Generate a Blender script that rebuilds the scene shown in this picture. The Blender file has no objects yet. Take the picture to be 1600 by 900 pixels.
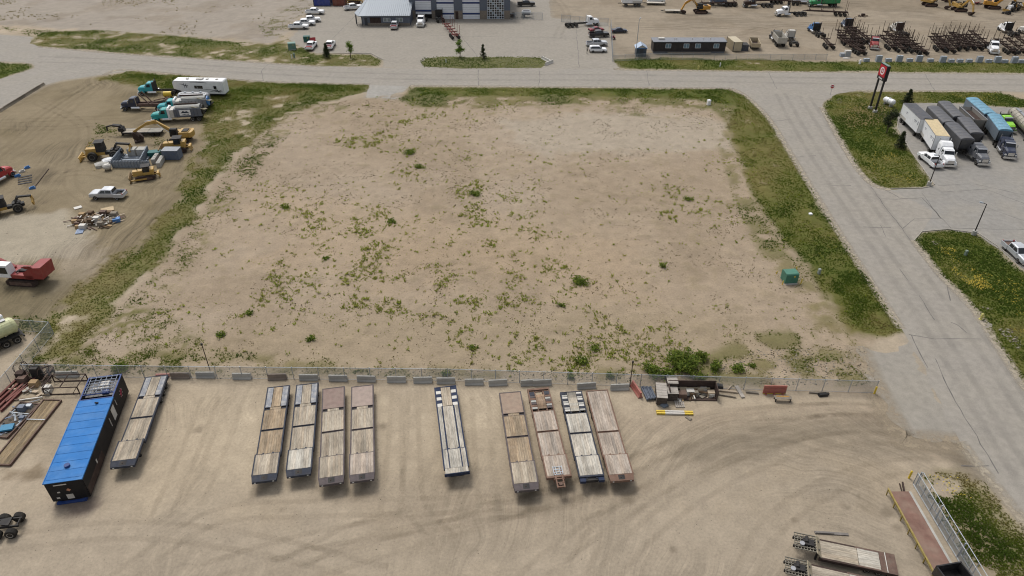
import bpy, math, random
import numpy as np
from mathutils import Vector
random.seed(7); rng = np.random.default_rng(11)
R = math.radians
scene = bpy.context.scene
col = scene.collection

# ---------------------------------------------------------------- camera, sky, sun, exposure
FPX, PITCH, CAMH = 1109.0, R(35.0), 58.8          # focal length in photo pixels, tilt below horizon, drone height
cam = bpy.data.cameras.new('camera')
cam.sensor_width = 36.0; cam.lens = 36.0*FPX/1600.0
cam.clip_start = 0.5; cam.clip_end = 9000.0
cam_o = bpy.data.objects.new('camera', cam); col.objects.link(cam_o)
cam_o.location = (0, 0, CAMH); cam_o.rotation_euler = (R(90)-PITCH, 0, 0)
scene.camera = cam_o

world = bpy.data.worlds.new('World'); scene.world = world; world.use_nodes = True
wn = world.node_tree.nodes; wl = world.node_tree.links; wn.clear()
sky = wn.new('ShaderNodeTexSky'); sky.sky_type = 'NISHITA'; sky.sun_disc = False
SUN_EL, SUN_AZ = R(58), R(-28)                     # high, veiled by cloud, beyond the field to the left
sky.sun_elevation = SUN_EL; sky.sun_rotation = SUN_AZ
sky.dust_density = 4.0; sky.air_density = 1.0; sky.ozone_density = 1.0
hs = wn.new('ShaderNodeHueSaturation'); hs.inputs['Saturation'].default_value = 0.30   # even cloud cover
bg = wn.new('ShaderNodeBackground'); bg.inputs['Strength'].default_value = 0.14
wo = wn.new('ShaderNodeOutputWorld')
wl.new(sky.outputs[0], hs.inputs['Color']); wl.new(hs.outputs[0], bg.inputs[0]); wl.new(bg.outputs[0], wo.inputs[0])
sl = bpy.data.lights.new('sun', 'SUN'); sl.energy = 1.5; sl.angle = R(16); sl.color = (1.0, 0.96, 0.90)
so = bpy.data.objects.new('sun', sl); col.objects.link(so)
sdv = Vector((math.sin(SUN_AZ)*math.cos(SUN_EL), math.cos(SUN_AZ)*math.cos(SUN_EL), math.sin(SUN_EL)))
so.rotation_euler = (-sdv).to_track_quat('-Z', 'Y').to_euler(); so.location = (0, 0, 120)
scene.view_settings.view_transform = 'Standard'; scene.view_settings.look = 'None'
scene.view_settings.gamma = 1.0; scene.view_settings.use_curve_mapping = False
scene.view_settings.exposure = 0.2
scene.render.engine = 'CYCLES'; scene.cycles.filter_width = 1.1; scene.cycles.max_bounces = 5; scene.cycles.diffuse_bounces = 3

# ---------------------------------------------------------------- survey helpers
def W(x, y, z=0.0):
    """ground point (at height z) that the photograph shows at pixel x, y"""
    u = (x-800)/FPX; v = (y-450)/FPX
    t = (CAMH-z)/(math.sin(PITCH)+v*math.cos(PITCH))
    return Vector((u*t, (math.cos(PITCH)-v*math.sin(PITCH))*t, z))
def lin(c):
    c = c/255.0
    return c/12.92 if c <= 0.04045 else ((c+0.055)/1.055)**2.4
KA = 0.70
def A(r, g, b, k=KA):
    return (lin(r)*k, lin(g)*k, lin(b)*k)

# ---------------------------------------------------------------- materials
MATS = {}
def mat(name, c, rough=0.6, metal=0.0, var=0.18, scale=2.0, dust=0.0, dustc=(0.30, 0.26, 0.20), spec=0.4, bump=0.0, stretch=None, attr=None):
    if name in MATS: return MATS[name]
    m = bpy.data.materials.new(name); m.use_nodes = True; MATS[name] = m
    nt = m.node_tree; N = nt.nodes; Lk = nt.links
    b = N['Principled BSDF']; b.inputs['Roughness'].default_value = rough; b.inputs['Metallic'].default_value = metal
    b.inputs['Specular IOR Level'].default_value = spec
    tc = N.new('ShaderNodeTexCoord'); mp = N.new('ShaderNodeMapping'); Lk.new(tc.outputs['Object'], mp.inputs[0])
    mp.inputs['Scale'].default_value = stretch or (1, 1, 1)
    nz = N.new('ShaderNodeTexNoise'); nz.inputs['Scale'].default_value = scale; nz.inputs['Detail'].default_value = 5; nz.inputs['Roughness'].default_value = 0.65
    Lk.new(mp.outputs[0], nz.inputs[0])
    mr = N.new('ShaderNodeMapRange'); mr.inputs[1].default_value = 0.25; mr.inputs[2].default_value = 0.75
    mr.inputs[3].default_value = 1-var; mr.inputs[4].default_value = 1+var*0.7
    Lk.new(nz.outputs[0], mr.inputs[0])
    mx = N.new('ShaderNodeMix'); mx.data_type = 'RGBA'; mx.blend_type = 'MULTIPLY'; mx.inputs[0].default_value = 1
    if attr:
        at = N.new('ShaderNodeAttribute'); at.attribute_name = attr; Lk.new(at.outputs['Color'], mx.inputs[6])
    else:
        mx.inputs[6].default_value = (*c, 1)
    Lk.new(mr.outputs[0], mx.inputs[7])
    out = mx.outputs[2]
    if dust > 0:
        n2 = N.new('ShaderNodeTexNoise'); n2.inputs['Scale'].default_value = scale*0.7; n2.inputs['Detail'].default_value = 6
        Lk.new(tc.outputs['Object'], n2.inputs[0])
        r2 = N.new('ShaderNodeMapRange'); r2.inputs[1].default_value = 0.42; r2.inputs[2].default_value = 0.75
        r2.inputs[3].default_value = dust*0.25; r2.inputs[4].default_value = dust
        Lk.new(n2.outputs[0], r2.inputs[0])
        m2 = N.new('ShaderNodeMix'); m2.data_type = 'RGBA'; Lk.new(r2.outputs[0], m2.inputs[0]); Lk.new(out, m2.inputs[6]); m2.inputs[7].default_value = (*dustc, 1)
        out = m2.outputs[2]
    Lk.new(out, b.inputs['Base Color'])
    if bump:
        bp = N.new('ShaderNodeBump'); bp.inputs['Strength'].default_value = bump; bp.inputs['Distance'].default_value = 0.05
        Lk.new(nz.outputs[0], bp.inputs['Height']); Lk.new(bp.outputs[0], b.inputs['Normal'])
    return m
def paint(name, c, **k):
    k.setdefault('rough', 0.42); k.setdefault('var', 0.10); k.setdefault('dust', 0.22); k.setdefault('spec', 0.4)
    return mat(name, c, **k)
BLACK = mat('black_steel', (0.014, 0.014, 0.016), 0.65, dust=0.12, spec=0.25)
RUBBER = mat('tyre_rubber', (0.014, 0.014, 0.014), 0.9, dust=0.16, spec=0.2)
RIM = mat('rim_metal', (0.45, 0.45, 0.45), 0.35, 0.6, dust=0.2)
RIMD = mat('rim_dark', (0.10, 0.10, 0.10), 0.5, 0.3, dust=0.3)
GLASS = mat('vehicle_glass', (0.012, 0.016, 0.02), 0.08, 0.0, var=0.05, spec=0.7)
CHROME = mat('chrome', (0.62, 0.62, 0.62), 0.22, 0.9, var=0.06)
STEEL = mat('galvanised_steel', (0.33, 0.36, 0.39), 0.5, 0.4)
WHITE = paint('white_paint', (0.78, 0.79, 0.80), dust=0.10)
OFFW = paint('dusty_white_paint', (0.54, 0.52, 0.48), dust=0.35)
SILVER = paint('silver_paint', (0.48, 0.50, 0.53), metal=0.3, dust=0.12)
BLKP = paint('black_paint', (0.012, 0.013, 0.016), rough=0.25, dust=0.12)
NAVY = paint('navy_paint', (0.018, 0.028, 0.06), rough=0.3, dust=0.15)
REDP = paint('red_paint', (0.36, 0.016, 0.022))
MAROON = paint('maroon_paint', (0.22, 0.02, 0.04))
TEAL = paint('teal_paint', (0.02, 0.33, 0.38))
TEALG = paint('turquoise_paint', (0.01, 0.30, 0.29))
LIME = paint('lime_paint', (0.24, 0.60, 0.03))
BLUEP = paint('blue_paint', (0.03, 0.16, 0.42))
GREENP = paint('green_paint', (0.01, 0.24, 0.08))
YEL = paint('machine_yellow', (0.45, 0.27, 0.05), dust=0.35)
ORANGE = paint('machine_orange', (0.52, 0.25, 0.02), dust=0.25)
MRED = paint('machine_red', (0.25, 0.022, 0.024), dust=0.18)
SYEL = paint('safety_yellow', (0.62, 0.44, 0.03), dust=0.2)
RUST = mat('rusty_steel', (0.10, 0.055, 0.042), 0.85, var=0.4, dust=0.25)
DRUST = mat('dark_rusty_steel', (0.045, 0.028, 0.024), 0.85, var=0.4, dust=0.1, spec=0.2)
CONC = mat('weathered_concrete', (0.36, 0.35, 0.32), 0.9, var=0.22, scale=1.5, bump=0.2)
CONCB = mat('blue_grey_concrete', (0.30, 0.33, 0.36), 0.9, var=0.22, scale=1.5)
LRED = paint('faded_red', (0.36, 0.10, 0.08), dust=0.3)
TAIL = mat('tail_lamp', (0.30, 0.01, 0.01), 0.3, var=0.05)
LAMP = mat('head_lamp', (0.7, 0.7, 0.66), 0.15, var=0.05)
ALU = mat('aluminium', (0.36, 0.37, 0.39), 0.42, 0.6, var=0.3, dust=0.25)
WOODL = mat('pale_timber', (0.42, 0.34, 0.25), 0.85, var=0.3, stretch=(0.4, 3, 3))
PLANK = mat('deck_planks', (0.4, 0.36, 0.31), 0.9, var=0.32, scale=2.2, stretch=(0.35, 4, 1), attr='Col', spec=0.2, dust=0.25, dustc=(0.33, 0.29, 0.235))
LEAF = mat('leaves', (0.05, 0.09, 0.02), 0.7, var=0.15, scale=1.0, attr='Col', spec=0.2)
nt = LEAF.node_tree; tl_ = nt.nodes.new('ShaderNodeBsdfTranslucent'); ms_ = nt.nodes.new('ShaderNodeMixShader'); ms_.inputs[0].default_value = 0.4   # thin blades let light through
nt.links.new(nt.nodes['Principled BSDF'].inputs['Base Color'].links[0].from_socket, tl_.inputs[0])
nt.links.new(nt.nodes['Principled BSDF'].outputs[0], ms_.inputs[1]); nt.links.new(tl_.outputs[0], ms_.inputs[2]); nt.links.new(ms_.outputs[0], nt.nodes['Material Output'].inputs[0])
nt = PLANK.node_tree; bs_ = nt.nodes['Principled BSDF']; src_ = bs_.inputs['Base Color'].links[0].from_socket     # oil, rot and wear that run along the boards
for sc_, s3_, lo_, hi_ in ((0.9, (0.35, 1.2, 1), 0.72, 1.18), (5.0, (0.5, 2.5, 1), 0.82, 1.14)):
    oi_ = nt.nodes.new('ShaderNodeObjectInfo'); ad_ = nt.nodes.new('ShaderNodeVectorMath'); ml_ = nt.nodes.new('ShaderNodeVectorMath'); ml_.operation = 'SCALE'; ml_.inputs['Scale'].default_value = 3.7; nt.links.new(oi_.outputs['Location'], ml_.inputs[0])
    nt.links.new(nt.nodes['Texture Coordinate'].outputs['Object'], ad_.inputs[0]); nt.links.new(ml_.outputs[0], ad_.inputs[1]); mp_ = nt.nodes.new('ShaderNodeMapping'); mp_.inputs['Scale'].default_value = s3_; nt.links.new(ad_.outputs[0], mp_.inputs[0])
    n_ = nt.nodes.new('ShaderNodeTexNoise'); n_.inputs['Scale'].default_value = sc_; n_.inputs['Detail'].default_value = 6; nt.links.new(mp_.outputs[0], n_.inputs[0]); r_ = nt.nodes.new('ShaderNodeMapRange')
    for q_, v_ in zip((1, 2, 3, 4), (.32, .62, lo_, hi_)): r_.inputs[q_].default_value = v_
    nt.links.new(n_.outputs[0], r_.inputs[0]); x_ = nt.nodes.new('ShaderNodeMix'); x_.data_type = 'RGBA'; x_.blend_type = 'MULTIPLY'; x_.inputs[0].default_value = 1; nt.links.new(src_, x_.inputs[6]); nt.links.new(r_.outputs[0], x_.inputs[7]); src_ = x_.outputs[2]
nt.links.new(src_, bs_.inputs['Base Color'])
BARK = mat('bark', (0.10, 0.075, 0.05), 0.95, var=0.3)

# ---------------------------------------------------------------- mesh building
SPLIT = set('''side_window sleeper_window landing_leg leg stake mudflap side_wall end_wall guard_post gate_rail upright door pane window foot slat board
 notice push_arm yellow_end bearer porch_post stone_base side_rail frame_rail tank_band hatch hopper mud_guard tarp_bow lid axle guard_rail footing saddle corner_post roof_vent
 cross_bar cab_window bed bumper exhaust_stack deck_strip side_plate channel_lip slot_rim gooseneck_beam roller_post top_board load rear_door top_rail jack skid base bottom_rail
 stand end_cap filter_tube pipe_rack arch roof_rail headache_rack wheel_cover roof_pipe roof_grid underframe handrail door_stripe lower_panel hoist_frame base_board nozzle cross_slat rib brace guard_tube dump_box box_rib wall'''.split())
class MB:
    def __init__(s): s.v = []; s.f = []; s.c = []; s.cur = None
    def add(s, vs, fs):
        o = len(s.v); s.v += [tuple(p) for p in vs]; s.f += [[i+o for i in f] for f in fs]
        if s.cur is not None: s.c += [s.cur]*len(vs)
        return s
    def box(s, x0, x1, y0, y1, z0, z1, tx=0, ty=0):
        vs = [(x0, y0, z0), (x1, y0, z0), (x1, y1, z0), (x0, y1, z0), (x0+tx, y0+ty, z1), (x1-tx, y0+ty, z1), (x1-tx, y1-ty, z1), (x0+tx, y1-ty, z1)]
        return s.add(vs, [[3, 2, 1, 0], [4, 5, 6, 7], [0, 1, 5, 4], [1, 2, 6, 5], [2, 3, 7, 6], [3, 0, 4, 7]])
    def bar(s, p, q, w, h=None):
        p = Vector(p); q = Vector(q); h = h or w; d = (q-p).normalized()
        up = Vector((0, 0, 1)) if abs(d.z) < 0.95 else Vector((1, 0, 0))
        a = d.cross(up).normalized()*w/2; b = a.cross(d).normalized()*h/2
        vs = [p-a-b, p+a-b, p+a+b, p-a+b, q-a-b, q+a-b, q+a+b, q-a+b]
        return s.add(vs, [[0, 1, 2, 3], [7, 6, 5, 4], [0, 4, 5, 1], [1, 5, 6, 2], [2, 6, 7, 3], [3, 7, 4, 0]])
    def cyl(s, p, q, r, r2=None, n=10, cap=True):
        p = Vector(p); q = Vector(q); r2 = r if r2 is None else r2; d = (q-p).normalized()
        up = Vector((0, 0, 1)) if abs(d.z) < 0.95 else Vector((1, 0, 0))
        a = d.cross(up).normalized(); b = a.cross(d).normalized()
        vs = []
        for k in range(n):
            t = 2*math.pi*k/n; e = a*math.cos(t)+b*math.sin(t); vs += [p+e*r, q+e*r2]
        fs = [[2*k, 2*k+1, (2*k+3) % (2*n), (2*k+2) % (2*n)] for k in range(n)]
        if cap: fs += [[2*k for k in range(n)][::-1], [2*k+1 for k in range(n)]]
        return s.add(vs, fs)
    def prism(s, pts, y0, y1):          # x,z outline pushed along y
        n = len(pts); vs = [(x, y0, z) for x, z in pts]+[(x, y1, z) for x, z in pts]
        fs = [list(range(n)), list(range(2*n-1, n-1, -1))]+[[k, n+k, n+(k+1) % n, (k+1) % n] for k in range(n)]
        return s.add(vs, fs)
    def slab(s, pts, z0, z1):           # x,y outline pushed up
        n = len(pts); vs = [(x, y, z0) for x, y in pts]+[(x, y, z1) for x, y in pts]
        fs = [list(range(n))[::-1], list(range(n, 2*n))]+[[k, (k+1) % n, n+(k+1) % n, n+k] for k in range(n)]
        return s.add(vs, fs)
    def loft(s, secs):
        n = len(secs[0]); vs = [p for q in secs for p in q]; fs = []
        for i in range(len(secs)-1):
            for k in range(n):
                k2 = (k+1) % n; fs.append([i*n+k, i*n+k2, (i+1)*n+k2, (i+1)*n+k])
        fs += [list(range(n))[::-1], [(len(secs)-1)*n+k for k in range(n)]]
        return s.add(vs, fs)
    def quad(s, a, b, c, d): return s.add([a, b, c, d], [[0, 1, 2, 3]])
    def plate(s, a, b, c, d, t=0.02):   # quad with thickness along its normal
        a, b, c, d = map(Vector, (a, b, c, d)); n = (b-a).cross(d-a).normalized()*t
        return s.add([a, b, c, d, a+n, b+n, c+n, d+n], [[3, 2, 1, 0], [4, 5, 6, 7], [0, 1, 5, 4], [1, 2, 6, 5], [2, 3, 7, 6], [3, 0, 4, 7]])
    def mesh(s, name, m, smooth=False):
        me = bpy.data.meshes.new(name); me.from_pydata(s.v, [], s.f)
        for q in (m if isinstance(m, (list, tuple)) else [m]): me.materials.append(q)
        if s.c:
            at = me.color_attributes.new('Col', 'FLOAT_COLOR', 'POINT')
            arr = np.ones((len(s.v), 4), np.float32); arr[:, :3] = np.array(s.c); at.data.foreach_set('color', arr.ravel())
        if smooth: me.shade_smooth()
        me.update(); return me
    def pieces(s):
        g = list(range(len(s.v)))
        def root(i):
            while g[i] != i: g[i] = g[g[i]]; i = g[i]
            return i
        for f in s.f:
            for q in f[1:]: g[root(q)] = root(f[0])
        out = {}
        for f in s.f: out.setdefault(root(f[0]), []).append(f)
        return list(out.values())
    def build(s, name, m, parent=None, smooth=False, kind=None):
        if parent is not None and name in SPLIT and not s.c:
            ps = s.pieces()
            if 1 < len(ps) <= 40:
                first = None
                for fs in ps:
                    b = MB(); ids = sorted({i for f in fs for i in f}); mp = {i: k for k, i in enumerate(ids)}
                    b.add([s.v[i] for i in ids], [[mp[i] for i in f] for f in fs])
                    o = bpy.data.objects.new(name, b.mesh(name, m, smooth)); col.objects.link(o); o.parent = parent; first = first or o
                return first
        o = bpy.data.objects.new(name, s.mesh(name, m, smooth)); col.objects.link(o); o.parent = parent
        if kind: o['kind'] = kind
        return o
def link(name, me, parent=None, loc=(0, 0, 0), rz=0):
    o = bpy.data.objects.new(name, me); col.objects.link(o); o.parent = parent; o.location = loc; o.rotation_euler = (0, 0, rz); return o
def tag(o, label, cat, group=None):
    o['label'] = label; o['category'] = cat
    if group: o['group'] = group
    elif 'group' in o: del o['group']
    return o
def empty(name):
    o = bpy.data.objects.new(name, None); col.objects.link(o); o.empty_display_size = 0.3; return o
def part(name, m, parent, fn, smooth=False, kind=None):
    b = MB(); fn(b); return b.build(name, m, parent, smooth, kind)
def copy_tree(o, parent=None):
    c = o.copy(); col.objects.link(c); c.parent = parent
    for ch in o.children: copy_tree(ch, c)
    return c
CACHE = {}
def inst(key, fn):
    if key in CACHE: return copy_tree(CACHE[key])
    CACHE[key] = fn(); return CACHE[key]
def put(o, rear, front, label, cat, group=None, z=0.0, at=0.0, fit=None):
    """stand a thing so that its tail and nose fall on two surveyed points; at = height those points were read at"""
    a = W(*rear, at); b = W(*front, at)
    o.location = ((a.x+b.x)/2, (a.y+b.y)/2, z); o.rotation_euler = (0, 0, math.atan2(b.y-a.y, b.x-a.x))
    if fit:
        k = math.hypot(b.x-a.x, b.y-a.y)/fit; k = max(0.8, min(1.25, k)); o.scale = (k, k, k)
    return tag(o, label, cat, group)
def set_at(o, px, rz, label, cat, group=None, z=0.0, at=0.0):
    p = W(*px, at); o.location = (p.x, p.y, z); o.rotation_euler = (0, 0, R(rz)); return tag(o, label, cat, group)
ORD = ['leftmost', 'second', 'third', 'fourth', 'fifth', 'sixth', 'seventh', 'eighth', 'ninth', 'tenth', 'eleventh', 'twelfth', 'thirteenth', 'fourteenth', 'fifteenth', 'sixteenth', 'seventeenth', 'eighteenth', 'nineteenth', 'twentieth', 'twenty-first', 'twenty-second', 'twenty-third', 'twenty-fourth', 'twenty-fifth', 'twenty-sixth']
def nth(i, noun, rest): return ORD[i]+' '+noun+(' ' if i == 0 else ' from the left ')+rest

# ---------------------------------------------------------------- numpy noise and regions
def vnoise(x, y, sc, seed):
    g = np.random.default_rng(seed).random((256, 256)).astype(np.float32)
    x = x/sc+1000.0; y = y/sc+1000.0
    xi = np.floor(x).astype(int); yi = np.floor(y).astype(int); fx = x-xi; fy = y-yi
    fx = fx*fx*(3-2*fx); fy = fy*fy*(3-2*fy)
    a = g[xi % 256, yi % 256]; b = g[(xi+1) % 256, yi % 256]; c = g[xi % 256, (yi+1) % 256]; d = g[(xi+1) % 256, (yi+1) % 256]
    return (a*(1-fx)+b*fx)*(1-fy)+(c*(1-fx)+d*fx)*fy
def fbm(x, y, sc, seed, o=4):
    t = 0; a = 0.5; n = 0
    for i in range(o): t = t+a*vnoise(x, y, sc/(2**i), seed+i); n += a; a *= 0.55
    return t/n
def wpoly(px): return [tuple(W(*p)[:2]) for p in px]
def sdist(X, Y, poly, pad=12.0):
    P = np.array(poly); out = np.full(X.shape, pad, np.float32)
    m = (X > P[:, 0].min()-pad) & (X < P[:, 0].max()+pad) & (Y > P[:, 1].min()-pad) & (Y < P[:, 1].max()+pad)
    x = X[m]; y = Y[m]; d = np.full(x.shape, 1e9); ins = np.zeros(x.shape, bool)
    for i in range(len(P)):
        ax, ay = P[i]; bx, by = P[(i+1) % len(P)]; dx, dy = bx-ax, by-ay
        t = np.clip(((x-ax)*dx+(y-ay)*dy)/(dx*dx+dy*dy+1e-9), 0, 1)
        d = np.minimum(d, (x-ax-t*dx)**2+(y-ay-t*dy)**2)
        c = ((ay > y) != (by > y)); ins ^= c & (x < (bx-ax)*(y-ay)/(by-ay+1e-12)+ax)
    d = np.sqrt(d); out[m] = np.where(ins, -d, d); return out
def sstep(a, b, x): t = np.clip((x-a)/(b-a), 0, 1); return t*t*(3-2*t)

# ---------------------------------------------------------------- where grass, soil and gravel lie (read off the photograph)
FIELD = wpoly([(60, 572), (110, 545), (160, 500), (230, 430), (290, 350), (330, 290), (370, 240), (420, 195), (480, 165), (575, 150), (640, 140), (1140, 142), (1190, 190), (1290, 335), (1408, 515), (1345, 545), (1372, 615), (1100, 606), (700, 594), (300, 588)])
LEFTLOT = wpoly([(-80, 215), (0, 172), (70, 132), (158, 118), (215, 132), (300, 160), (330, 200), (320, 260), (290, 330), (250, 390), (170, 430), (100, 480), (60, 500), (-80, 500)])
SANDTL = wpoly([(-150, -60), (520, -60), (500, 10), (455, 35), (440, 55), (420, 66), (200, 50), (0, 40), (-150, 30)])
YARDTR = wpoly([(840, -60), (1800, -60), (1800, 97), (1300, 95), (958, 92), (950, 40), (840, 26)])
GRASS = {  # name: (outline, cover, lushness)
 'lot_edge': ([(158, 122), (200, 111), (400, 127), (575, 132), (572, 148), (520, 160), (450, 178), (405, 212), (370, 250), (335, 300), (305, 350), (270, 400), (225, 440), (165, 500), (125, 545), (70, 572), (52, 560), (70, 512), (95, 478), (160, 425), (222, 380), (262, 325), (292, 270), (312, 235), (322, 200), (308, 172), (285, 152), (215, 134)], 0.84, 0.42),
 'lot_edge_green': ([(165, 122), (205, 112), (400, 127), (575, 132), (565, 142), (400, 150), (340, 180), (300, 150), (215, 131)], 0.9, 0.75),
 'field_top': ([(640, 136), (1140, 138), (1165, 150), (1200, 184), (1215, 215), (1150, 205), (1110, 172), (1000, 163), (800, 166), (700, 172), (640, 166), (618, 156)], 0.72, 0.55),
 'field_top_green': ([(650, 137), (1140, 139), (1165, 150), (1190, 176), (1150, 168), (1100, 155), (900, 150), (650, 150)], 0.95, 0.8),
 'field_right': ([(1150, 160), (1200, 184), (1222, 222), (1292, 332), (1408, 515), (1375, 528), (1330, 520), (1275, 440), (1225, 380), (1185, 320), (1165, 260), (1140, 205)], 0.93, 0.58),
 'field_right_dark': ([(1300, 420), (1345, 420), (1405, 512), (1345, 515), (1310, 470)], 0.95, 0.85),
 'field_corner': ([(1080, 560), (1170, 520), (1300, 505), (1350, 545), (1370, 600), (1200, 606), (1080, 596)], 0.6, 0.38),
 'fence_strip': ([(60, 573), (130, 540), (220, 545), (330, 545), (500, 560), (700, 572), (1000, 575), (1000, 596), (600, 590), (80, 584)], 0.52, 0.4),
 'verge_tl': ([(48, 66), (62, 50), (150, 47), (300, 58), (420, 70), (450, 62), (468, 70), (495, 84), (580, 85), (600, 95), (592, 103), (500, 103.5), (400, 97), (200, 84), (60, 73)], 0.85, 0.6),
 'verge_tl_sparse': ([(0, 40), (60, 46), (200, 50), (330, 60), (60, 62), (0, 46)], 0.4, 0.4),
 'beside_lot': ([(400, 40), (450, 10), (480, -10), (496, -10), (488, 10), (470, 28), (450, 60), (420, 68)], 0.4, 0.25),
 'island': ([(656, 98), (664, 91), (690, 88), (850, 89), (858, 97), (845, 106.5), (720, 107.5), (662, 105)], 0.92, 0.72),
 'verge_tr': ([(958, 93), (1000, 90), (1300, 96), (1640, 98), (1640, 114.5), (1300, 112), (1000, 108.5), (968, 106)], 0.95, 0.72),
 'island_r': ([(1286, 166), (1300, 149), (1340, 144), (1560, 143.5), (1640, 165), (1640, 172), (1560, 166), (1480, 160), (1425, 161), (1402, 178), (1400, 200), (1424, 240), (1457, 288), (1440, 293), (1390, 294), (1365, 285), (1340, 260), (1292, 188)], 0.97, 0.8),
 'island_r2': ([(1429, 378), (1440, 364), (1480, 360), (1525, 366), (1555, 386), (1600, 422), (1680, 470), (1680, 690), (1610, 612), (1560, 540), (1522, 482), (1470, 428)], 0.97, 0.8),
 'corner_br': ([(1446, 748), (1470, 738), (1500, 741), (1535, 760), (1600, 832), (1660, 890), (1660, 960), (1560, 960), (1520, 900), (1490, 845), (1460, 790)], 0.7, 0.62),
 'small_l': ([(-60, 96), (0, 97), (48, 100), (56, 105), (30, 114), (0, 123), (-60, 140)], 0.95, 0.85),
 'compound': ([(-60, 494), (30, 494), (88, 505), (90, 530), (60, 575), (20, 610), (-10, 640), (40, 575), (80, 522), (-60, 512)], 0.7, 0.6),
 'lot_mid1': ([(150, 190), (215, 205), (255, 215), (300, 235), (250, 250), (190, 235), (120, 248), (135, 265), (230, 275), (230, 268), (120, 250)], 0.3, 0.2),
 'lot_edge_fringe': ([(450, 178), (520, 160), (560, 165), (470, 195), (430, 235), (390, 290), (350, 350), (310, 410), (250, 470), (190, 530), (130, 560), (70, 572), (125, 545), (165, 500), (225, 440), (270, 400), (305, 350), (335, 300), (370, 250), (405, 212)], 0.5, 0.35),
 'near_left': ([(60, 572), (110, 520), (180, 478), (250, 480), (320, 530), (330, 575)], 0.5, 0.4),
 'right_fringe': ([(1140, 205), (1165, 260), (1185, 320), (1225, 380), (1275, 440), (1330, 520), (1290, 520), (1220, 440), (1180, 390), (1150, 330), (1130, 260), (1110, 200)], 0.52, 0.36),
 'top_fringe': ([(640, 166), (800, 166), (1000, 163), (1110, 172), (1100, 190), (900, 180), (640, 185)], 0.38, 0.3),
 'debris_side': ([(120, 340), (220, 330), (215, 350), (140, 400), (110, 390)], 0.12, 0.3),
}
GRASSW = {k: (wpoly(v[0]), v[1], v[2]) for k, v in GRASS.items()}
ROAD_PX = {
 'main_road': [(-120, 42), (0, 54), (50, 58), (46, 68), (60, 73), (200, 85), (400, 97.5), (500, 104), (600, 106), (640, 108), (800, 108.5), (958, 107.5), (1000, 109.5), (1300, 113), (1700, 116), (1700, 146), (1560, 143), (1340, 142), (1306, 147), (1288, 160), (1284, 170), (1340, 264), (1365, 288), (1392, 297), (1460, 330), (1440, 360), (1428, 376), (1470, 430), (1522, 484), (1560, 542), (1606, 612), (1690, 735), (1690, 940), (1600, 815), (1500, 690), (1422, 535), (1408, 512), (1290, 330), (1200, 184), (1165, 150), (1142, 138.5), (640, 134), (618, 154), (572, 152), (578, 132), (400, 127), (205, 110), (160, 117), (95, 126), (68, 134), (0, 171), (-120, 240), (-120, 150), (0, 124), (55, 106), (50, 99), (0, 96), (-120, 92)],
}
FORECOURT_PX = [(452, 62), (470, 42), (482, 26), (492, 8), (560, 4), (560, -20), (860, -20), (858, 10), (862, 28), (950, 36), (960, 98), (968, 106), (958, 108), (640, 108.6), (598, 104), (600, 95), (580, 84.5), (495, 83), (476, 76)]
LOT_PX = [(1366, 289), (1392, 296), (1440, 295), (1461, 290), (1425, 240), (1402, 200), (1404, 178), (1426, 162), (1480, 161), (1560, 167), (1800, 185), (1800, 560), (1600, 421), (1556, 385), (1526, 365), (1480, 359), (1440, 362.5), (1420, 360)]
APRON_PX = [(1340, 543), (1390, 546), (1420, 533), (1502, 692), (1412, 686), (1395, 660), (1372, 618)]

# ---------------------------------------------------------------- ground: one sheet to the horizon
def graded(a, b, d0, k):
    out = [a]; 
    while out[-1] < b: out.append(out[-1]+d0+k*(out[-1]-a))
    return out
xs = np.arange(-72, 72.01, 0.36); side = np.array(graded(72.8, 215, 0.6, 0.004))
xs = np.concatenate([[-5000, -2000, -900, -420, -260], -side[::-1], xs, side, [260, 420, 900, 2000, 5000]])
ys = np.concatenate([[-4000, -1200, -300, -60, 0, 18, 28], graded(34, 330, 0.24, 0.0036), [380, 520, 900, 2000, 6000]])
GX, GY = np.meshgrid(xs, ys); nx, ny = len(xs), len(ys)
X = GX.ravel(); Y = GY.ravel()
n1 = fbm(X, Y, 9.0, 1); n2 = fbm(X, Y, 2.4, 21); n3 = fbm(X, Y, 28.0, 41); n4 = vnoise(X, Y, 0.8, 61)
C = np.empty((len(X), 3)); C[:] = A(186, 171, 149)
def lay(mask, c, amt=1.0):
    global C
    m = np.clip(mask*amt, 0, 1)[:, None]; C = C*(1-m)+np.array(c)*m
def mask(poly, w=0.6, amp=2.0, s=None):
    d = sdist(X, Y, poly)+(n2-0.5)*amp*1.3+(n1-0.5)*amp
    return sstep(w, -w, d)
C *= (0.86+0.28*n3)[:, None]
lay(sstep(0.5, 0.75, n1), A(166, 151, 128), 0.5)
# soil of the empty lot
fm = mask(FIELD, 1.2, 2.5); lay(fm, A(172, 155, 133))
lay(fm*sstep(0.45, 0.7, n1), A(158, 141, 119), 0.55); lay(fm*sstep(0.52, 0.72, n3), A(180, 164, 144), 0.6); lay(fm*sstep(0.6, 0.8, n2), A(150, 136, 106), 0.35)
pale = mask(wpoly([(790, 190), (980, 175), (1130, 190), (1140, 235), (1000, 240), (860, 245), (800, 225)]), 2.0, 5); lay(pale*fm, A(180, 168, 150), 0.75)
warm = mask(wpoly([(420, 300), (700, 330), (980, 380), (1000, 470), (700, 440), (420, 420)]), 6.0, 10); lay(warm*fm, A(182, 160, 132), 0.45)
lower = mask(wpoly([(260, 520), (980, 480), (1180, 500), (1180, 590), (400, 580), (180, 570)]), 3.0, 6); lay(lower*fm, A(164, 148, 122), 0.55)
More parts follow.
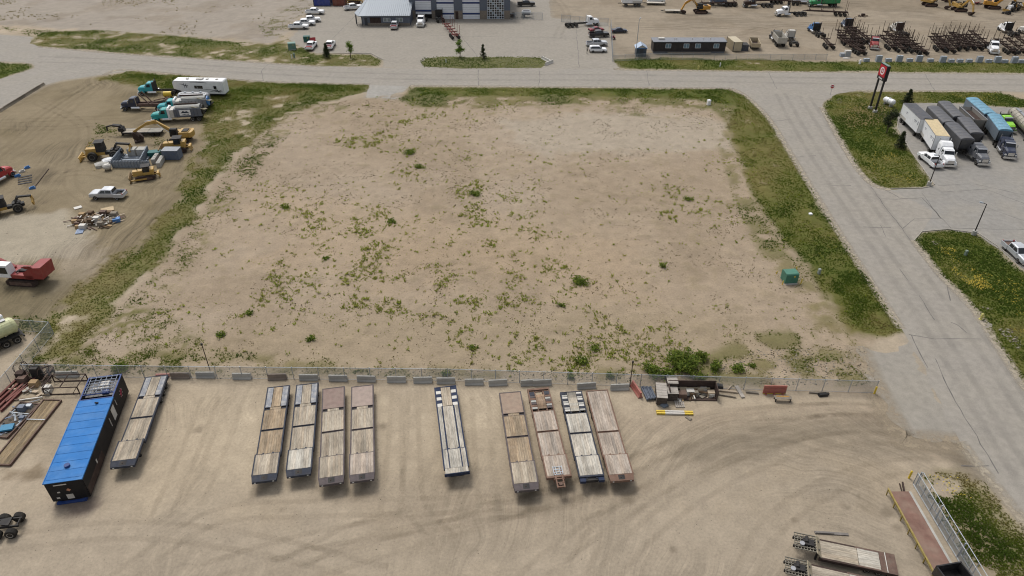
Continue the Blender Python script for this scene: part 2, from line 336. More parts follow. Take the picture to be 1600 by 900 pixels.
# machinery lot at the left
lm = mask(LEFTLOT, 1.5, 3.0); lay(lm, A(150, 136, 110)); lay(lm*sstep(0.48, 0.7, n1), A(128, 115, 88), 0.6); lay(lm*sstep(0.5, 0.7, n3), A(152, 138, 114), 0.5)
for pp, cc, am in [([(-40, 345), (100, 325), (150, 355), (110, 400), (60, 400), (-40, 425)], (184, 174, 155), 0.8), ([(90, 395), (150, 375), (170, 395), (110, 440), (80, 460)], (168, 156, 138), 0.6),
                   ([(0, 420), (90, 420), (110, 450), (60, 500), (-20, 490)], (122, 112, 88), 0.6), ([(20, 268), (70, 262), (80, 285), (40, 292)], (88, 78, 66), 0.35), ([(150, 265), (250, 280), (200, 300), (120, 295)], (146, 134, 110), 0.4)]:
    lay(mask(wpoly(pp), 1.2, 3.5), A(*cc), am)
sm = mask(SANDTL, 2.0, 4.0); lay(sm, A(170, 160, 147)); lay(sm*sstep(0.5, 0.7, n1), A(156, 144, 128), 0.7)
tm = mask(YARDTR, 1.5, 2.0); lay(tm, A(166, 153, 134)); lay(tm*sstep(0.5, 0.7, n1), A(152, 138, 118), 0.6)
lay(mask(wpoly([(940, 8), (1200, 14), (1600, 20), (1700, 40), (1700, -60), (940, -60)]), 3, 6), A(140, 126, 106), 0.55)
yb = mask(wpoly([(-200, 800), (400, 790), (700, 770), (1000, 760), (1250, 720), (1500, 760), (1600, 1000), (-200, 1000)]), 6, 8); lay(yb, A(174, 161, 142), 0.75)
lay(mask(wpoly([(230, 600), (1000, 610), (1300, 625), (1250, 650), (1000, 700), (700, 740), (230, 760)]), 5, 6), A(201, 185, 160), 0.75)
# worn and stained patches of the near yard
for pp, cc, am, w in [([(1040, 690), (1250, 650), (1420, 650), (1540, 700), (1560, 740), (1450, 715), (1250, 700), (1100, 740)], (146, 134, 116), 0.7, 2.0), ([(880, 640), (1340, 632), (1400, 645), (1200, 655), (1000, 690)], (168, 152, 132), 0.5, 2.0),
                   ([(560, 780), (900, 700), (1040, 760), (900, 830), (560, 860)], (168, 153, 132), 0.5, 4.0), ([(240, 610), (360, 610), (330, 760), (200, 800)], (186, 170, 146), 0.5, 3.0), ([(600, 620), (680, 620), (680, 740), (600, 760)], (166, 152, 132), 0.4, 3.0),
                   ([(1500, 690), (1560, 742), (1600, 800), (1560, 770), (1480, 720)], (126, 116, 100), 0.55, 1.2), ([(100, 786), (165, 778), (170, 800), (110, 806)], (104, 88, 84), 0.65, 0.8), ([(10, 735), (60, 733), (62, 745), (12, 746)], (112, 94, 70), 0.6, 0.6)]:
    lay(mask(wpoly(pp), w, 2.5), A(*cc), am)
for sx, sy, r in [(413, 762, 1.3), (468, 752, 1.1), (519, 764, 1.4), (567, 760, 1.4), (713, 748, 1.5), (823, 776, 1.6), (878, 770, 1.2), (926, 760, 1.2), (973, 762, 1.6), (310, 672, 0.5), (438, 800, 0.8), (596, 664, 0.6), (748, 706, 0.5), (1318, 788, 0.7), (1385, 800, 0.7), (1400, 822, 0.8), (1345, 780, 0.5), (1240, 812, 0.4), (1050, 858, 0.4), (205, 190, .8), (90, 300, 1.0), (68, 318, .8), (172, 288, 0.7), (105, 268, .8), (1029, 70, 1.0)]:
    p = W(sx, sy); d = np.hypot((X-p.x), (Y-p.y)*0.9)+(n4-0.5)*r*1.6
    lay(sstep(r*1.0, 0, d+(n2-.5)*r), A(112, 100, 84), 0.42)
# gravel shoulders along the pavements
for pp in (ROAD_PX['main_road'], FORECOURT_PX, LOT_PX):
    d = sdist(X, Y, wpoly(pp)); lay(sstep(1.6, 0.2, d+(n2-0.5)*1.4), A(168, 158, 142), 0.7)
# turf and rough grass, bare soil showing between
grass_cover = np.zeros(len(X))
for k, (pl, cov, lush) in GRASSW.items():
    ed = 9.0 if k == 'lot_edge' else 3.0; d = sdist(X, Y, pl)+(n1-0.5)*ed+(n2-0.5)*2.2
    ctr = 0.625+(0.5-cov)*(0.45 if cov < .9 else .75); m = sstep(0.9, -0.9, d)*sstep(ctr-0.12, ctr+0.12, n2*0.75+n1*0.5)*np.minimum(1, 0.12+0.95*cov)*(1 if cov > .5 else sstep(.3, .7, n4))
    dry = np.array(A(126, 116, 70)); green = np.array(A(84, 94, 36)); g = np.clip(lush+(n1-0.5)*1.5+(n4-0.5)*0.3, 0, 1)[:, None]
    mm = np.clip(m, 0, 1)[:, None]; C = C*(1-mm)+(dry*(1-g)+green*g)*mm; grass_cover = np.maximum(grass_cover, m)
for pp, cc in [([(1305, 185), (1345, 160), (1390, 165), (1385, 195), (1340, 200), (1320, 200)], (128, 112, 76)), ([(1490, 790), (1520, 800), (1560, 850), (1600, 890), (1540, 890), (1500, 830)], (150, 136, 108))]:
    lay(mask(wpoly(pp), 1.5, 2.0), A(*cc), 0.75)
C *= (0.93+0.14*n4)[:, None]
Z = np.zeros(len(X))
bump = sstep(0.45, 0.85, n2)*0.16*fm*sstep(0.0, 2.0, -sdist(X, Y, FIELD, 6)); Z += bump
def gz(x, y): return 0.0
# direction of wheel tracks, for streaky wear
cx, cy = W(1330, 985).x, W(1330, 985).y
rr = np.hypot(X-cx, (Y-cy)); aa = np.arctan2(Y-cy, X-cx)
FU = rr+(n1-.5)*1.6+(n3-.5)*14; FV = aa*14.0; FA = np.zeros(len(X))
zr = mask(wpoly([(900, 640), (1420, 640), (1540, 700), (1600, 830), (1500, 960), (600, 960), (700, 800)]), 4, 3); FA = np.maximum(FA, zr*0.6)
zl = mask(wpoly([(-100, 600), (1000, 600), (880, 700), (620, 960), (-100, 960)]), 4, 3); s = zl > zr
ang = R(97)+0.5*(n3-0.5); FU = np.where(s, X*np.sin(ang)-Y*np.cos(ang), FU); FV = np.where(s, X*np.cos(ang)+Y*np.sin(ang), FV); FA = np.maximum(FA, zl*0.45)
a2 = math.atan2(W(140, 132).y-W(20, 225).y, W(140, 132).x-W(20, 225).x)
for pl, an, am in [(LEFTLOT, a2, 1.0), (YARDTR, 0.02, 0.9), (SANDTL, 0.05, 0.4)]:
    q = mask(pl, 3, 2); s = q > 0.5; an = an+0.12*(n3-0.5)
    FU = np.where(s, X*np.sin(an)-Y*np.cos(an), FU); FV = np.where(s, X*np.cos(an)+Y*np.sin(an), FV); FA = np.maximum(FA, q*am)
FA *= (1-np.clip(grass_cover, 0, 1))*(1-fm*0.9)*sstep(0.38, 0.66, fbm(X, Y, 11, 91))
V = np.stack([X, Y, Z], 1).astype(np.float32)
i = np.arange(nx*ny).reshape(ny, nx)
Q = np.stack([i[:-1, :-1], i[:-1, 1:], i[1:, 1:], i[1:, :-1]], -1).reshape(-1, 4)
def np_mesh(name, V, Q, C=None, m=None, smooth=False):
    me = bpy.data.meshes.new(name); k = Q.shape[1]
    me.vertices.add(len(V)); me.vertices.foreach_set('co', np.ascontiguousarray(V, np.float32).ravel())
    me.loops.add(Q.size); me.loops.foreach_set('vertex_index', Q.ravel().astype(np.int32))
    me.polygons.add(len(Q)); me.polygons.foreach_set('loop_start', np.arange(0, Q.size, k, dtype=np.int32))
    me.update(calc_edges=True)
    if C is not None:
        at = me.color_attributes.new('Col', 'FLOAT_COLOR', 'POINT'); a = np.ones((len(V), 4), np.float32); a[:, :3] = C; at.data.foreach_set('color', a.ravel())
    if m: me.materials.append(m)
    if smooth: me.shade_smooth()
    return me
def ground_mat():
    m = bpy.data.materials.new('soil_and_gravel'); m.use_nodes = True; nt = m.node_tree; N = nt.nodes; Lk = nt.links
    b = N['Principled BSDF']; b.inputs['Roughness'].default_value = 0.95; b.inputs['Specular IOR Level'].default_value = 0.15
    at = N.new('ShaderNodeAttribute'); at.attribute_name = 'Col'
    fl = N.new('ShaderNodeAttribute'); fl.attribute_name = 'flow'; fa = N.new('ShaderNodeAttribute'); fa.attribute_name = 'wear'
    tc = N.new('ShaderNodeTexCoord')
    def noise(src, sc, det, lo, hi, a, c, scale3=None):
        mp = N.new('ShaderNodeMapping'); mp.inputs['Scale'].default_value = scale3 or (1, 1, 1); Lk.new(src, mp.inputs[0])
        n = N.new('ShaderNodeTexNoise'); n.inputs['Scale'].default_value = sc; n.inputs['Detail'].default_value = det; n.inputs['Roughness'].default_value = 0.7
        Lk.new(mp.outputs[0], n.inputs[0]); r = N.new('ShaderNodeMapRange')
        for q, w in zip((1, 2, 3, 4), (lo, hi, a, c)): r.inputs[q].default_value = w
        Lk.new(n.outputs[0], r.inputs[0]); return r.outputs[0], n.outputs[0]
    def mul(a, f, fac=None):
        x = N.new('ShaderNodeMix'); x.data_type = 'RGBA'; x.blend_type = 'MULTIPLY'; x.inputs[0].default_value = 1
        if fac: Lk.new(fac, x.inputs[0])
        Lk.new(a, x.inputs[6]); Lk.new(f, x.inputs[7]); return x.outputs[2]
    g1, raw = noise(tc.outputs['Object'], 3.4, 7, 0.3, 0.7, 0.83, 1.13)
    g2, _ = noise(tc.outputs['Object'], 0.35, 5, 0.3, 0.7, 0.90, 1.08)
    st, _ = noise(fl.outputs['Vector'], 1.0, 5, 0.36, 0.66, 0.72, 1.12, (1.1, 0.035, 1))
    st2, _ = noise(fl.outputs['Vector'], 1.0, 4, 0.36, 0.64, 0.78, 1.10, (3.4, 0.05, 1))
    c = mul(at.outputs['Color'], g1); c = mul(c, g2); c = mul(c, st, fa.outputs['Fac']); c = mul(c, st2, fa.outputs['Fac'])
    # dark and pale pebbles and crumbs of soil
    vo = N.new('ShaderNodeTexVoronoi'); vo.inputs['Scale'].default_value = 2.6; Lk.new(tc.outputs['Object'], vo.inputs[0])
    r = N.new('ShaderNodeMapRange'); r.inputs[1].default_value = 0.05; r.inputs[2].default_value = 0.16; r.inputs[3].default_value = 0.82; r.inputs[4].default_value = 1.0
    Lk.new(vo.outputs['Distance'], r.inputs[0]); c = mul(c, r.outputs[0])
    Lk.new(c, b.inputs['Base Color'])
    bp = N.new('ShaderNodeBump'); bp.inputs['Strength'].default_value = 0.35; bp.inputs['Distance'].default_value = 0.08; Lk.new(raw, bp.inputs['Height']); Lk.new(bp.outputs[0], b.inputs['Normal'])
    return m
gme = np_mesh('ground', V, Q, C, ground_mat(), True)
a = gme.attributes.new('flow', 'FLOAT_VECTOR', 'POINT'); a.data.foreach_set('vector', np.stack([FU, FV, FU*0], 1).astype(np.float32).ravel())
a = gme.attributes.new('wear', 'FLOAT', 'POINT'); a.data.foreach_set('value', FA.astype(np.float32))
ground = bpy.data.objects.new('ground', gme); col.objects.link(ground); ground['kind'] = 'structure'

# ---------------------------------------------------------------- pavements
def rough_outline(px, amp=0.14, step=0.7):
    P = [Vector((*q, 0)) for q in wpoly(px)]; out = []
    for k in range(len(P)):
        a, b = P[k], P[(k+1) % len(P)]; L = (b-a).length; n = max(1, int(min(L/step, 400))); nr = Vector((-(b-a).y, (b-a).x, 0)).normalized()
        for t in range(n):
            p = a+(b-a)*(t/n); j = (random.random()-0.5)*2*amp if t else 0
            out.append(p+nr*(j+amp*(0.9*math.sin(p.x*0.35+p.y*0.27)+0.8*math.sin(p.x*0.9-p.y*1.1+1.3))))
    return out
def asphalt(name, c, streak=(1, 1, 1), var=0.1):
    m = mat(name, c, 0.9, var=var, scale=0.22, dust=0.6, dustc=A(170, 163, 150), spec=0.2, stretch=streak)
    nt = m.node_tree; N = nt.nodes; b = N['Principled BSDF']; src = b.inputs['Base Color'].links[0].from_socket
    tc = N['Texture Coordinate']; cur = src
    for sc, lo, hi, s3 in ((7.0, 0.90, 1.08, (1, 1, 1)), (1.2, 0.88, 1.08, streak)):
        mp = N.new('ShaderNodeMapping'); mp.inputs['Scale'].default_value = s3; nt.links.new(tc.outputs['Object'], mp.inputs[0])
        n = N.new('ShaderNodeTexNoise'); n.inputs['Scale'].default_value = sc; n.inputs['Detail'].default_value = 5; nt.links.new(mp.outputs[0], n.inputs[0])
        r = N.new('ShaderNodeMapRange'); r.inputs[1].default_value = 0.3; r.inputs[2].default_value = 0.7; r.inputs[3].default_value = lo; r.inputs[4].default_value = hi
        nt.links.new(n.outputs[0], r.inputs[0]); x = N.new('ShaderNodeMix'); x.data_type = 'RGBA'; x.blend_type = 'MULTIPLY'; x.inputs[0].default_value = 1
        nt.links.new(cur, x.inputs[6]); nt.links.new(r.outputs[0], x.inputs[7]); cur = x.outputs[2]
    nt.links.new(cur, b.inputs['Base Color']); return m
def sheet(name, px, z, m, amp=0.14, kind='structure', parent=None):
    pts = [tuple((p.x, p.y)) for p in rough_outline(px, amp)]
    b = MB(); b.add([(x, y, z) for x, y in pts], [list(range(len(pts)))])
    o = b.build(name, m, parent)
    if kind and not parent: o['kind'] = kind
    return o
forecourt = sheet('forecourt', FORECOURT_PX, 0.012, asphalt('dusty_asphalt', A(164, 157, 146)))
parking_lot = sheet('parking_lot', LOT_PX, 0.016, asphalt('lot_asphalt', A(157, 154, 149)))
apron = sheet('driveway_apron', APRON_PX, 0.018, asphalt('apron_asphalt', A(163, 157, 147)), 0.4)
road = sheet('road', ROAD_PX['main_road'], 0.022, asphalt('road_asphalt', A(165, 159, 150)))
pad = sheet('hydrant_pad', [(1512, 496), (1536, 497), (1552, 508), (1548, 513), (1524, 512)], 0.020, MATS['apron_asphalt'])
turf = sheet('planted_island', [(657, 98), (665, 91.5), (690, 89), (850, 90), (857, 97), (845, 106), (720, 107), (663, 104.5)], 0.03, mat('island_turf', A(104, 104, 56), 0.95, var=0.4, scale=0.5))
sheet('driveway_approach', [(579, 133), (639, 135), (628, 146), (618, 154.5), (571, 152.5)], 0.027, asphalt('approach_concrete', A(172, 169, 163)), 0.1)
# darker worn wheel lanes and sealed cracks lie on the road as thin films
def ribbon(b, px, w, z, jit=0.12):
    P = [W(*q) for q in px]; pts = []
    for a, c in zip(P[:-1], P[1:]):
        n = max(2, int((c-a).length/1.2))
        for t in range(n): pts.append(a+(c-a)*(t/n)+Vector(((random.random()-.5)*jit*2, (random.random()-.5)*jit*2, 0)))
    pts.append(P[-1]); vs = []
    for k, p in enumerate(pts):
        d = (pts[min(k+1, len(pts)-1)]-pts[max(k-1, 0)]).normalized(); nr = Vector((-d.y, d.x, 0))*w/2*(0.5+random.random())
        vs += [(p.x-nr.x, p.y-nr.y, z), (p.x+nr.x, p.y+nr.y, z)]
    b.add(vs, [[2*k, 2*k+2, 2*k+3, 2*k+1] for k in range(len(pts)-1)])
TAR = mat('crack_sealer', A(112, 108, 104), 0.8, var=0.25)
b = MB()
for px in [[(747, 109), (748, 134)], [(842, 109), (844, 120), (841, 134)], [(1010, 110), (1014, 134)], [(1200, 113), (1214, 139)], [(1445, 116), (1460, 141)], [(420, 99), (408, 112), (412, 127)], [(1362, 293), (1375, 312), (1422, 375)], [(1350, 311), (1400, 311), (1441, 309), (1486, 357)], [(1441, 302), (1470, 342)], [(1410, 357), (1430, 342), (1468, 341)], [(1378, 294), (1405, 309)],
           [(1350, 355), (1392, 356)], [(1376, 352), (1384, 370)], [(1405, 420), (1420, 440)], [(1435, 462), (1460, 500)], [(1420, 523), (1460, 530), (1533, 530)], [(1424, 524), (1432, 540), (1450, 575)], [(1487, 504), (1500, 510), (1510, 520)], [(1480, 440), (1485, 470)], [(1205, 190), (1240, 186)], [(1238, 246), (1275, 243)], [(1502, 728), (1545, 728)], [(1460, 560), (1500, 640), (1560, 740)], [(1300, 290), (1330, 290)]]: ribbon(b, px, 0.11, 0.027)
b.build('crack', TAR, road)
b = MB()
for px in [[(1465, 290), (1520, 287), (1600, 305)], [(1470, 300), (1540, 296), (1600, 318)], [(1490, 357), (1600, 359)], [(1500, 310), (1600, 345)]]: ribbon(b, px, 0.10, 0.021)
b.build('crack', TAR, parking_lot)
b = MB()
for px in [[(560, 20), (520, 60), (500, 80)], [(900, 40), (905, 105)], [(700, 30), (760, 106)], [(640, 55), (900, 60)], [(480, 50), (560, 48)]]: ribbon(b, px, 0.10, 0.017)
b.build('crack', TAR, forecourt)
# tyre tracks pressed into the loose dirt: broken dark films
def stuff_(o, label, cat): o['label'] = label; o['category'] = cat; o['kind'] = 'stuff'; return o
def film_mat(name, c, lo, hi, amax, sc):
    m = bpy.data.materials.new(name); m.use_nodes = True; N = m.node_tree.nodes; Lk = m.node_tree.links; bs = N['Principled BSDF']; bs.inputs['Base Color'].default_value = (*c, 1); bs.inputs['Roughness'].default_value = .95; bs.inputs['Specular IOR Level'].default_value = .1
    tc = N.new('ShaderNodeTexCoord'); n = N.new('ShaderNodeTexNoise'); n.inputs['Scale'].default_value = sc; n.inputs['Detail'].default_value = 7; n.inputs['Roughness'].default_value = .65; Lk.new(tc.outputs['Object'], n.inputs[0]); r = N.new('ShaderNodeMapRange'); r.inputs[1].default_value = lo; r.inputs[2].default_value = hi; r.inputs[3].default_value = 0.0; r.inputs[4].default_value = amax; Lk.new(n.outputs[0], r.inputs[0])
    at = N.new('ShaderNodeAttribute'); at.attribute_name = 'Col'; mu = N.new('ShaderNodeMath'); mu.operation = 'MULTIPLY'; Lk.new(r.outputs[0], mu.inputs[0]); Lk.new(at.outputs['Fac'], mu.inputs[1])
    t = N.new('ShaderNodeBsdfTransparent'); x = N.new('ShaderNodeMixShader'); Lk.new(mu.outputs[0], x.inputs[0]); Lk.new(t.outputs[0], x.inputs[1]); Lk.new(bs.outputs[0], x.inputs[2]); Lk.new(x.outputs[0], N['Material Output'].inputs[0]); return m
def film(b, S, off, w, z):
    # strip that is densest along its middle and thins to nothing at its edges
    rows = []
    for k, q in enumerate(S):
        d = (S[min(k+1, len(S)-1)]-S[max(k-1, 0)]).normalized(); nr = Vector((-d.y, d.x, 0)); c = q+nr*off
        rows.append([(c.x+nr.x*e*w, c.y+nr.y*e*w, z) for e in (-1, -.45, .45, 1)])
    o = len(b.v)
    for r_ in rows:
        for e, p in zip((0, 1, 1, 0), r_): b.v.append(p); b.c.append((e, e, e))
    for k in range(len(S)-1):
        for j in range(3): b.f.append([o+4*k+j, o+4*k+4+j, o+4*k+5+j, o+4*k+1+j])
def spline(px, n=7):
    P = [W(*q) for q in px]; P = [P[0]*2-P[1]]+P+[P[-1]*2-P[-2]]; out = []
    for k in range(1, len(P)-2):
        for t in np.linspace(0, 1, n, endpoint=False):
            a, b_, c, d = P[k-1:k+3]; out.append(.5*(2*b_+(c-a)*t+(2*a-5*b_+4*c-d)*t*t+(3*b_-a-3*c+d)*t**3))
    return out+[P[-2]]
TRK = [[(1545, 715), (1450, 665), (1330, 655), (1200, 680), (1080, 730), (980, 790), (880, 860), (820, 910)], [(1560, 735), (1440, 690), (1320, 685), (1200, 715), (1090, 770), (1000, 840), (940, 910)], [(1535, 700), (1420, 648), (1280, 640), (1130, 670), (980, 730), (820, 790), (620, 850), (420, 910)], [(1500, 690), (1380, 645), (1200, 645), (1050, 695), (900, 765), (700, 812), (500, 842), (300, 900)],
       [(1560, 745), (1480, 728), (1380, 733), (1280, 768), (1200, 830), (1160, 910)], [(1000, 700), (860, 785), (700, 800), (560, 830), (420, 900)], [(180, 910), (330, 810), (480, 795), (700, 790), (900, 780)], [(640, 620), (642, 700), (650, 790), (700, 850)], [(250, 810), (290, 720), (330, 620)], [(300, 790), (340, 700), (370, 620)], [(610, 800), (620, 700), (625, 612)], [(765, 800), (755, 700), (750, 620)], [(-10, 850), (200, 828), (400, 850), (600, 900)], [(1540, 722), (1430, 676), (1300, 668), (1180, 696), (1050, 750), (940, 830), (890, 910)], [(1300, 640), (1100, 660), (1000, 760), (900, 800)],
       [(150, 130), (80, 175), (20, 225), (-30, 262)], [(140, 128), (60, 180), (0, 215)], [(165, 126), (110, 170), (60, 215), (10, 250)], [(0, 190), (100, 186), (200, 182)], [(0, 200), (90, 200), (190, 190)], [(60, 160), (130, 200), (110, 290), (200, 330), (260, 300)], [(290, 290), (240, 330), (200, 380), (150, 420), (80, 470)], [(300, 262), (255, 312), (215, 360), (165, 410), (100, 470)], [(280, 320), (230, 360), (200, 400), (130, 430)], [(60, 280), (140, 270), (240, 290), (290, 270)],
       [(960, 30), (1300, 35), (1620, 48)], [(1000, 45), (1250, 40), (1620, 30)], [(1330, 18), (1480, 30), (1620, 42)], [(960, 36), (1150, 44), (1280, 50)], [(860, -10), (885, 20), (870, 60)], [(1150, 55), (1220, 40), (1400, 30)]]
b = MB()
for k_, px in enumerate(TRK):
    S = spline(px); far = S[0].y > 170
    for off in (-.95, .95): film(b, S, off, .42 if not far else .6, .005+.0004*k_)
o = stuff_(b.build('tyre_tracks', film_mat('pressed_dirt', A(112, 98, 78), .34, .72, .15, .35)), 'faint paired tyre tracks curving over the dirt yards', 'tyre tracks')
b = MB()
for px, w_ in [([(1338, 541), (1350, 570), (1372, 618), (1395, 660), (1412, 688), (1455, 690), (1502, 694)], 2.0)]: film(b, spline(px), 0, w_, .032)
stuff_(b.build('drifted_dirt', film_mat('drifted_dirt', A(180, 165, 142), .30, .62, .75, .9)), 'dirt drifted over the ragged edge of the paved yard entrance', 'dirt')
b = MB()
for px, w_ in [([(60, 88), (200, 94), (400, 107), (640, 116), (958, 117), (1300, 122), (1640, 125)], .8), ([(60, 97), (200, 101), (400, 115), (640, 124), (958, 125.5), (1300, 131), (1640, 133)], .8), ([(1212, 146), (1245, 208), (1320, 325), (1425, 480), (1545, 680), (1640, 830)], .6), ([(1226, 146), (1262, 208), (1340, 325), (1448, 478), (1568, 672), (1640, 785)], .6), ([(1250, 150), (1288, 212), (1366, 325), (1478, 472), (1596, 650), (1650, 735)], .6), ([(1264, 150), (1304, 212), (1382, 322), (1496, 468), (1612, 635), (1650, 690)], .6)]: film(b, spline(px, 12), 0, w_, .0255)
o = b.build('worn_lane', film_mat('worn_lane', A(122, 119, 115), .3, .7, .16, .3), road); o['kind'] = 'stuff'
b = MB()
for px in [[(1408, 514), (1350, 425), (1290, 330), (1240, 248), (1200, 184), (1165, 150), (1142, 138)], [(1284, 168), (1310, 215), (1340, 264), (1365, 289), (1392, 297)], [(1428, 376), (1470, 430), (1522, 484), (1560, 542), (1606, 612)], [(640, 134), (900, 136.5), (1142, 138.5)], [(160, 117), (205, 110), (400, 127), (578, 132)], [(958, 108), (1000, 109.5), (1300, 113), (1640, 116)], [(60, 73), (200, 85), (400, 97.5), (500, 104)], [(1340, 142), (1450, 142.5), (1560, 143)], [(1500, 690), (1550, 752), (1600, 815)]]: film(b, spline(px), 0, .85, .030)
stuff_(b.build('road_dust', film_mat('road_dust', A(188, 177, 158), .32, .6, .9, 1.3)), 'pale dust and fine gravel lying along the road edges', 'dust')
# concrete kerbs of the planted islands
KERB = mat('kerb_concrete', A(176, 170, 158), 0.9, var=0.15)
def kerb(px, parent):
    P = [W(*q) for q in px]; b = MB()
    for a, c in zip(P[:-1], P[1:]):
        d = (c-a).normalized(); n = max(1, round((c-a).length/3.0))
        for t in range(n): b.bar(a+(c-a)*(t/n)+d*0.02+Vector((0, 0, 0.06)), a+(c-a)*((t+1)/n)-d*0.02+Vector((0, 0, 0.06)), 0.16, 0.13)
    return b.build('kerb', KERB, parent)
kerb([(1404, 178), (1402, 200), (1425, 240), (1460, 288), (1452, 292), (1440, 294), (1392, 295)], parking_lot)
kerb([(1428, 376), (1440, 362), (1480, 358.5), (1528, 364.5), (1558, 384.5), (1602, 421)], parking_lot)
kerb([(498, 83), (580, 84), (600, 94)], forecourt)

# ---------------------------------------------------------------- grass, weeds, stones (beyond counting)
def blades(pts, h, wd, colr, nb, name, spread=0.6):
    """tufts of bent triangular blades as one mesh"""
    n = len(pts); k = nb; N_ = n*k
    base = np.repeat(pts, k, 0); hh = np.repeat(h, k)*(0.6+0.7*rng.random(N_)); ww = np.repeat(wd, k)*(0.6+0.8*rng.random(N_)); cc = np.repeat(colr, k, 0)*(0.8+0.4*rng.random((N_, 1)))
    th = rng.random(N_)*2*np.pi; dx, dy = np.cos(th), np.sin(th); sp = np.repeat(wd, k)*spread*2
    ox = (rng.random(N_)-.5)*sp; oy = (rng.random(N_)-.5)*sp; ln = hh*(0.3+0.8*rng.random(N_)); tl = rng.random(N_)*2*np.pi
    v = np.empty((N_, 4, 3), np.float32)
    bx = base[:, 0]+ox; by = base[:, 1]+oy
    v[:, 0] = np.stack([bx-dx*ww*.3, by-dy*ww*.3, hh*0-0.01], 1); v[:, 1] = np.stack([bx+dx*ww*.3, by+dy*ww*.3, hh*0-0.01], 1)
    mx = bx+np.cos(tl)*ln*.4; my = by+np.sin(tl)*ln*.4
    v[:, 2] = np.stack([mx+dx*ww*.45, my+dy*ww*.45, hh*.65], 1); v[:, 3] = np.stack([bx+np.cos(tl)*ln-dx*ww*.25, by+np.sin(tl)*ln-dy*ww*.25, hh], 1)
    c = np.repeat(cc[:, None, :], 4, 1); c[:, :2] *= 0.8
    q = np.arange(N_*4).reshape(-1, 4)
    o = bpy.data.objects.new(name, np_mesh(name, v.reshape(-1, 3), q, c.reshape(-1, 3), LEAF)); col.objects.link(o); return o
def pick(poly, dens):
    P = np.array(poly); x0, y0 = P.min(0); x1, y1 = P.max(0); n = int((x1-x0)*(y1-y0)*dens)
    return x0+rng.random(n)*(x1-x0), y0+rng.random(n)*(y1-y0)
def stuff(o, label, cat): tag(o, label, cat); o['kind'] = 'stuff'; return o
PAV = [wpoly(p) for p in (ROAD_PX['main_road'], FORECOURT_PX, LOT_PX, APRON_PX)]
pts = []; hs_ = []; cs = []; ws = []
for k, (pl, cov, lush) in GRASSW.items():
    far = np.array(pl)[:, 1].mean(); dens = 60 if far < 62 else 22 if far < 100 else (15 if far < 150 else 8)
    x, y = pick(pl, dens)
    ed = 9.0 if k == 'lot_edge' else 3.0; d = sdist(x, y, pl)+(fbm(x, y, 9.0, 1)-0.5)*ed+(fbm(x, y, 2.4, 21)-0.5)*2.2
    ctr = 0.625+(0.5-cov)*(0.45 if cov < .9 else .75); prob = sstep(0.7, -0.9, d)*sstep(ctr-0.1, ctr+0.12, fbm(x, y, 2.4, 21)*0.75+fbm(x, y, 9, 1)*0.5)
    ok = rng.random(len(x)) < prob
    if k != 'island':
        for q in PAV: ok &= sdist(x, y, q) > 0.12
    x, y = x[ok], y[ok]; g = np.clip(lush+(fbm(x, y, 9, 1)-0.5)*2.2+(fbm(x, y, 3.1, 77)-0.5)*1.2+(rng.random(len(x))-0.5)*0.35, 0, 1)
    pts.append(np.stack([x, y], 1)); hs_.append(0.03+0.12*g*g+0.05*rng.random(len(x))); ws.append(0.09+0.08*rng.random(len(x)))
    dry = np.array(A(146, 132, 80, 0.9)); gr = np.array(A(112, 124, 46, 1.0)); dk = np.array(A(84, 104, 38, 1.0)); g3 = g[:, None]
    cs.append(np.where(g3 < .6, dry+(gr-dry)*(g3/.6), gr+(dk-gr)*((g3-.6)/.4)))
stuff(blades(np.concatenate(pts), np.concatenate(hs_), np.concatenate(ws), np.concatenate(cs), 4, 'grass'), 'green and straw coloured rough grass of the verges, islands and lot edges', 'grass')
# weeds of the empty lot
x, y = pick(FIELD, 9.0)
dn = 0.34+0*x
for (px, py, r, a) in [(640, 235, 9, 2.5), (650, 275, 8, 1.8), (740, 302, 6, 1.6), (615, 345, 5, 1.5), (500, 330, 12, .8), (450, 400, 14, .9), (400, 450, 14, .9), (905, 440, 6, 2.2), (940, 490, 12, 1.6), (850, 520, 14, 1.5), (700, 520, 16, 1.0), (480, 530, 10, 1.0), (830, 370, 9, .8), (1000, 300, 8, 1.0), (1070, 312, 6, 1.3), (985, 240, 5, 2.0), (1040, 242, 4, 2.0), (890, 247, 5, .8), (1035, 415, 3, 1.0), (560, 220, 12, .5), (660, 200, 10, .8), (460, 320, 9, 1.0), (1100, 350, 10, .5), (1060, 560, 9, 2.0), (900, 560, 10, 1.6), (340, 480, 6, 1.2), (390, 490, 6, 1.2), (820, 250, 10, .6), (770, 390, 16, .4), (570, 450, 16, .5), (1090, 500, 10, .6)]:
    p = W(px, py); dn = dn+1.0*a*np.exp(-(((x-p.x)/r)**2+((y-p.y)/(r*0.8))**2))
cl = fbm(x, y, 3.2, 131, 3); fine = fbm(x, y, 14, 151, 3)
prob = np.clip(dn*(0.16+0.9*sstep(0.44, 0.74, cl))*(0.3+1.2*sstep(.35, .65, fine))*0.62, 0, 0.85)*sstep(-0.3, -3.0, sdist(x, y, FIELD))
prob *= 1-0.8*sstep(2, -2, sdist(x, y, wpoly([(800, 185), (1130, 185), (1140, 230), (870, 235)])))
ok = rng.random(len(x)) < prob; x, y = x[ok], y[ok]; s = rng.random(len(x))**7; big = np.clip(s*.9+(prob[ok]-.42)*.38, 0, 1)
g = rng.random((len(x), 1)); cw = np.array(A(126, 138, 54, 1.3))*(1-g)+np.array(A(146, 142, 80, 1.3))*g
stuff(blades(np.stack([x, y], 1), 0.06+0.34*big, 0.045+0.22*big, cw, 7, 'weeds', 1.1), 'low scattered green weeds growing over the bare soil of the empty lot', 'weeds')
